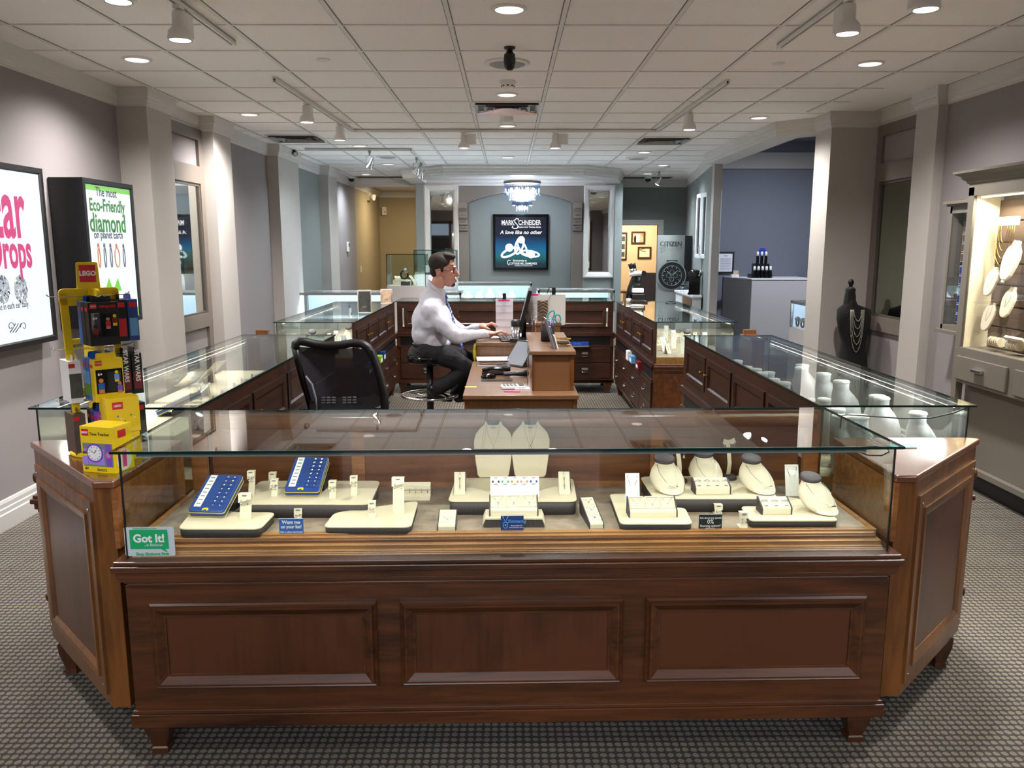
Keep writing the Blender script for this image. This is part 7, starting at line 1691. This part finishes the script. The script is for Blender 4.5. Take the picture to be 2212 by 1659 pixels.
for px, s_ in ((1361, -.03), (1370, .03)):
    b = MB('silver'); b.cyl(U(px + 3, 586, s_), U(px, 576, s_), .018, n=14); b.use('black'); b.cyl(U(px, 576, s_), U(px - 3, 566, s_), .020, .024, 14); b.build('eyepiece', r)
b = MB('black'); b.cyl(U(1388, 587, -.045), U(1389, 587, .045), .03, n=18); b.build('focus_knob', r)
b = MB('black'); b.cyl(U(1378, 596), U(1377, 612), .035, .028, 16); b.build('objective', r)
b = MB('em_scope'); b.box(U(1366, 0).x, -.05, U(0, 627).z, U(1388, 0).x, .05, U(0, 619).z); b.build('lit_stage', r)
b = MB('black'); b.box(U(1364, 0).x, -.055, U(0, 642).z, U(1392, 0).x, .055, U(0, 632).z); b.build('stage', r)
r = thing('tweezer_tray', 'clear plastic tray beside the microscope on the glass', 'tray', PZ(1376, 661, GT + .001)); b = MB('card_white'); b.lathe([(.07, 0), (.07, .01), (.055, .014), (.02, .008)], n=24, sy=.7); b.build('dish', r)
# banner
y = 13.9; a, c = PY(1422, 508, y), PY(1480, 508, y)
r = thing('standing_banner', 'tall grey banner with a large chronograph watch picture', 'banner', ((a.x + c.x) / 2, y, 0)); w = (c.x - a.x) / 2; zt = a.z
b = MB('banner_grey'); n = 12; b.loft([[(-w + 2 * w * k / n, -.06 * math.sin(PI * k / n), z) for k in range(n + 1)] + [(w, .1, z), (-w, .1, z)] for z in (0, zt)], smooth=False); b.build('panel', r)
b = MB('black'); b.box(w, .0, 0, w + .12, .12, zt - .01); b.build('side_post', r)
text('CITIZEN', .105, 'ink', (-.02, -.066, PY(1450, 527, y).z), parent=r, bold=.001, sx=.95); text('BETTER STARTS NOW', .032, 'ink_grey', (-.02, -.066, PY(1450, 538, y).z), parent=r, space=1.2)
cw = PY(1449, 595, y); cx_ = cw.x - r.location.x
b = MB('watch_dark'); b.box(cx_ - .09, -.072, 1.0, cx_ + .09, -.064, PY(0, 562, y).z); b.build('watch_strap', r)
b = MB('watch_steel'); b.cyl((cx_, -.064, cw.z), (cx_, -.080, cw.z), .245, n=40); b.use('watch_dark'); b.cyl((cx_, -.08, cw.z), (cx_, -.086, cw.z), .225, n=40); b.use('watch_steel')
b.T = Matrix.Translation((cx_, -.088, cw.z)) @ Matrix.Rotation(PI / 2, 4, 'X')
b.tube([(.165 * math.cos(k * PI / 20), .165 * math.sin(k * PI / 20), 0) for k in range(40)], .004, 5, True)
for k in range(12): a_ = k * PI / 6; b.tube([(.13 * math.cos(a_), .13 * math.sin(a_), 0), (.155 * math.cos(a_), .155 * math.sin(a_), 0)], .006, 5)
for cx2, cy2 in ((-.06, 0), (.06, 0), (0, -.06), (0, .06)): b.tube([(cx2 + .035 * math.cos(k * PI / 8), cy2 + .035 * math.sin(k * PI / 8), 0) for k in range(16)], .003, 5, True)
b.tube([(0, 0, .002), (-.08, .07, .002)], .006, 5); b.tube([(0, 0, .002), (.10, .09, .002)], .005, 5); b.tube([(0, 0, .002), (-.03, -.14, .002)], .002, 5); b.build('watch_picture', r)
# coffee corner
r = thing('coffee_counter', 'white counter with built in oven at the rear right', 'counter', (2.85, 12.6, 0)); 
b = MB('counter_white'); b.prism([(-.15, -.7), (-.03, -.7), (.07, .0), (.16, .7), (-.12, .7)], .0, .92); b.build('cabinet', r); b = MB('white'); b.prism([(-.17, -.72), (-.03, -.72), (.07, .0), (.16, .72), (-.14, .72)], .92, .95); b.build('worktop', r)
b = MB('black_gloss'); b.prism([(-.155, -.65), (-.145, -.65), (-.13, .05), (-.14, .05)], .62, .90); b.build('oven_door', r); b = MB('white'); b.prism([(-.145, .12), (-.135, .12), (-.12, .62), (-.13, .62)], .68, .88); b.build('drawer', r)
r = thing('coffee_maker', 'black pod coffee maker on the rear counter', 'coffee maker', (2.755, 12.1, .95), 1.2); b = MB('black_gloss'); b.box(-.09, -.08, 0, .09, .08, .03); b.box(0, -.08, 0, .10, .08, .30); b.loft([[(x, q * math.cos(k * PI / 8), .30 + q * .7 * math.sin(k * PI / 8)) for k in range(16)] for x, q in ((-.13, .05), (-.10, .09), (.06, .10), (.12, .06))]); b.build('body', r); b = MB('chrome'); b.tube([(-.12, -.08, .28), (-.02, -.10, .38), (.08, -.08, .34)], .008, 6); b.build('handle', r)
r = thing('glass_bowl', 'footed glass bowl on the rear counter', 'bowl', (2.74, 12.42, .95)); b = MB('crystal'); b.lathe([(.05, 0), (.01, .02), (.01, .10), (.08, .14), (.10, .18)], n=20, cap=False); b.build('bowl', r)
r = thing('glass_jar', 'glass jar with black lid on the rear counter', 'jar', (2.74, 12.75, .95)); b = MB('crystal'); b.lathe([(.05, 0), (.055, .09)], n=18); b.build('jar', r); b = MB('black'); b.lathe([(.05, .09), (.05, .12)], n=18); b.build('lid', r)
p0_, p1_ = PX(1503, 420, 2.80), PX(1530, 420, 2.80); ya, yb = p1_.y, p0_.y
r = thing('wall_cupboard', 'white wall cupboard with glazed doors at the rear right', 'cupboard', (2.86, (ya + yb) / 2, 1.47), -PI / 2 + .08); L_ = (yb - ya) / 2
b = MB('white'); b.box(-L_, 0, 0, L_, .10, .95); b.build('carcass', r); 
for k in range(3):
    x0 = -L_ + k * 2 * L_ / 3; b = MB('white'); b.T = Matrix.Identity(4); b.frame(x0 + .01, x0 + 2 * L_ / 3 - .01, .01, .94, 0, [(0, 0), (0, .018), (.05, .018), (.06, .004)]); dr = b.build('door', r); b = MB('em_mall_daylight'); b = MB('crystal_dark'); b.box(x0 + .06, -.005, .07, x0 + 2 * L_ / 3 - .06, -.001, .88); b.build('glass_pane', dr)
    b = MB('chrome'); b.cyl((x0 + .03, -.035, .05), (x0 + .03, -.035, .20), .006, n=8); b.build('handle', dr)
# white counter in front of the blue wall with its things
r = thing('reception_counter', 'tall white reception counter against the blue wall', 'counter', (4.0, 12.9, 0)); b = MB('counter_white'); b.prism([(-.48, .48), (-.29, -.45), (.70, -.45), (.70, .48)], 0, 1.15); b.build('body', r); b = MB('white'); b.prism([(-.49, .49), (-.30, -.46), (.71, -.46), (.71, .49)], 1.15, 1.165); b.build('top_board', r)
a, c = PY(1548, 590, 13.38), PY(1586, 544, 13.38); w, h = (c.x - a.x), (c.z - a.z)
r = thing('framed_notice', 'black framed typed notice on the blue wall', 'picture frame', ((a.x + c.x) / 2, 13.38, a.z)); b = MB('black'); b.frame(-w / 2, w / 2, 0, h, 0, [(0, 0), (0, .02), (.022, .02), (.026, .008)]); b.build('frame', r); b = MB('paper'); b.box(-w / 2 + .02, -.006, .02, w / 2 - .02, 0, h - .02); pg = b.build('page', r)
b = MB('ink_grey')
for k in range(12): b.box(-w / 2 + .05, -.0075, .05 + k * .017, w / 2 - .05, -.006, .055 + k * .017)
b.box(-.03, -.0075, h - .07, .03, -.006, h - .06); b.build('lines', pg)
p = PZ(1645, 598, 1.166)
p.y = 12.75; p.x = PY(1645, 598, 12.75).x; p.z = 1.166
hm_ = thing('bottle_display', 'black tiered rack of polish bottles with a round purple sign on the reception counter', 'display stand', p); s9 = 12.75 / F_PX
b = MB('black'); b.box(-.16, -.02, 0, .16, .20, .06); b.box(-.10, .02, .06, .12, .20, .22); b.build('rack', hm_); b = MB('purple'); b.cyl((.02, .1, .40), (.02, .09, .40), .07, n=28); b.use('navy_tray'); b.cyl((.02, .089, .40), (.02, .086, .40), .06, n=28); b.use('black'); b.cyl((.02, .1, .2), (.02, .1, .34), .006); b.build('sign', hm_)
def bottle():
    r = thing('bottle', '', ''); b = MB('black_gloss'); b.lathe([(.021, 0), (.022, .01), (.022, .11), (.016, .12)], n=14); b.build('bottle_body', r); b = MB('card_white'); b.lathe([(.019, .12), (.019, .17), (.010, .185)], n=14); b.build('cap', r); return r
for i in range(5): place(bottle, (p.x - .13 + .062 * i, 12.70, 1.166), 0, 'dark polish bottle with white cap, front row, %s' % ('leftmost', 'second', 'middle', 'fourth', 'rightmost')[i], 'bottle', 'polish bottles in the rack')
for i in range(3): place(bottle, (p.x - .07 + .065 * i, 12.77, 1.386), 0, 'dark polish bottle with white cap, upper tier, %s' % ('left', 'middle', 'right')[i], 'bottle', 'polish bottles in the rack')
r = thing('photo_cube', 'small card holder with pictures at the left of the reception counter', 'card holder', (PY(1580, 592, 12.9).x + .05, 12.9, 1.166), .4); b = MB('card_white'); b.box(-.07, -.02, 0, .07, .02, .05); b.build('tray', r); b = MB('photo_bride'); b.T = Matrix.Translation((.02, 0, .05)); b.box(-.05, -.005, 0, .05, .0, .06); b.build('cards', r)
# office beyond the right doorway
for (px0, py0, px1, py1, m1, l) in ((1363, 500, 1394, 527, 'photo_bride', 'framed wedding photo on the cream office wall'), (1377, 533, 1407, 559, 'cream_bright', 'framed branch silhouette print on the cream office wall'), (1320, 502, 1355, 562, 'cream_bright', 'framed triple photo mount at the left of the office wall')):
    a, c = PY(px0, py1, 17.5), PY(px1, py0, 17.5); w, h = c.x - a.x, c.z - a.z
    r = thing('picture_frame', l, 'picture frame', ((a.x + c.x) / 2, 17.5, a.z)); b = MB('wood_inner'); b.frame(-w / 2, w / 2, 0, h, 0, [(0, 0), (0, .02), (.03, .02), (.035, .006)]); b.build('frame', r); b = MB(m1); b.box(-w / 2 + .03, -.006, .03, w / 2 - .03, -.001, h - .03); pc = b.build('picture', r)
    if 'wedding' in l: b = MB('card_white'); b.ell((-.02, -.007, h * .4), (.06, .002, .09)); b.use('black'); b.ell((-.06, -.0075, h * .38), (.03, .002, .08)); b.use('orange'); b.ell((.10, -.007, h * .75), (.04, .002, .03)); b.build('couple', pc)
    elif 'branch' in l: b = MB('bark'); b.tube([(-w * .42, -.008, h * .8), (-w * .1, -.008, h * .62), (w * .1, -.008, h * .6)], .006, 5); b.tube([(-w * .3, -.008, h * .75), (-w * .1, -.008, h * .85), (0, -.008, h * .78)], .005, 5); b.build('branch', pc)
    else:
        for k in range(3): b = MB('photo_dark'); b.box(-.02, -.008, h * (.12 + .28 * k), w * .36, -.006, h * (.30 + .28 * k)); b.build('photo', pc)
r = thing('office_desk', 'orange brown office desk beyond the right doorway', 'desk', (2.1, 16.6, 0)); b = MB('wood_mid_x'); b.box(-.35, -.3, .72, .35, .3, .76); b.build('desk_top', r); b = MB('wood_mid_z'); b.box(-.34, -.28, 0, -.28, .28, .72); b.box(.28, -.28, 0, .34, .28, .72); b.build('side_panel', r)
r = thing('office_chair', 'dark mesh office chair beyond the right doorway', 'office chair', (2.76, 16.5, 0)); b = MB('charcoal'); b.prism(rpoly([(-.25, .55), (.25, .55), (.25, 1.12), (-.25, 1.12)], .06), -.02, .02, 'y'); b.build('backrest', r); b = MB('charcoal'); b.box(-.24, -.45, .45, .24, -.02, .52); b.build('seat', r); b = MB('black'); b.cyl((0, -.22, .08), (0, -.22, .45), .03); b.lathe([(.28, .0), (.28, .04), (.03, .08)], (0, -.22, 0), 10); b.build('base', r)
r = thing('potted_plant', 'small dark plant on the office desk', 'plant', (2.05, 16.5, .761)); b = MB('black'); b.lathe([(.05, 0), (.06, .08)], n=14); b.build('pot', r); b = MB('bark')
for k in range(14): a_ = k * .9; b.tube([(0, 0, .08), (.08 * math.cos(a_), .08 * math.sin(a_), .18), (.16 * math.cos(a_), .16 * math.sin(a_), .14)], [.006, .005, .001], 4)
b.build('leaves', r)
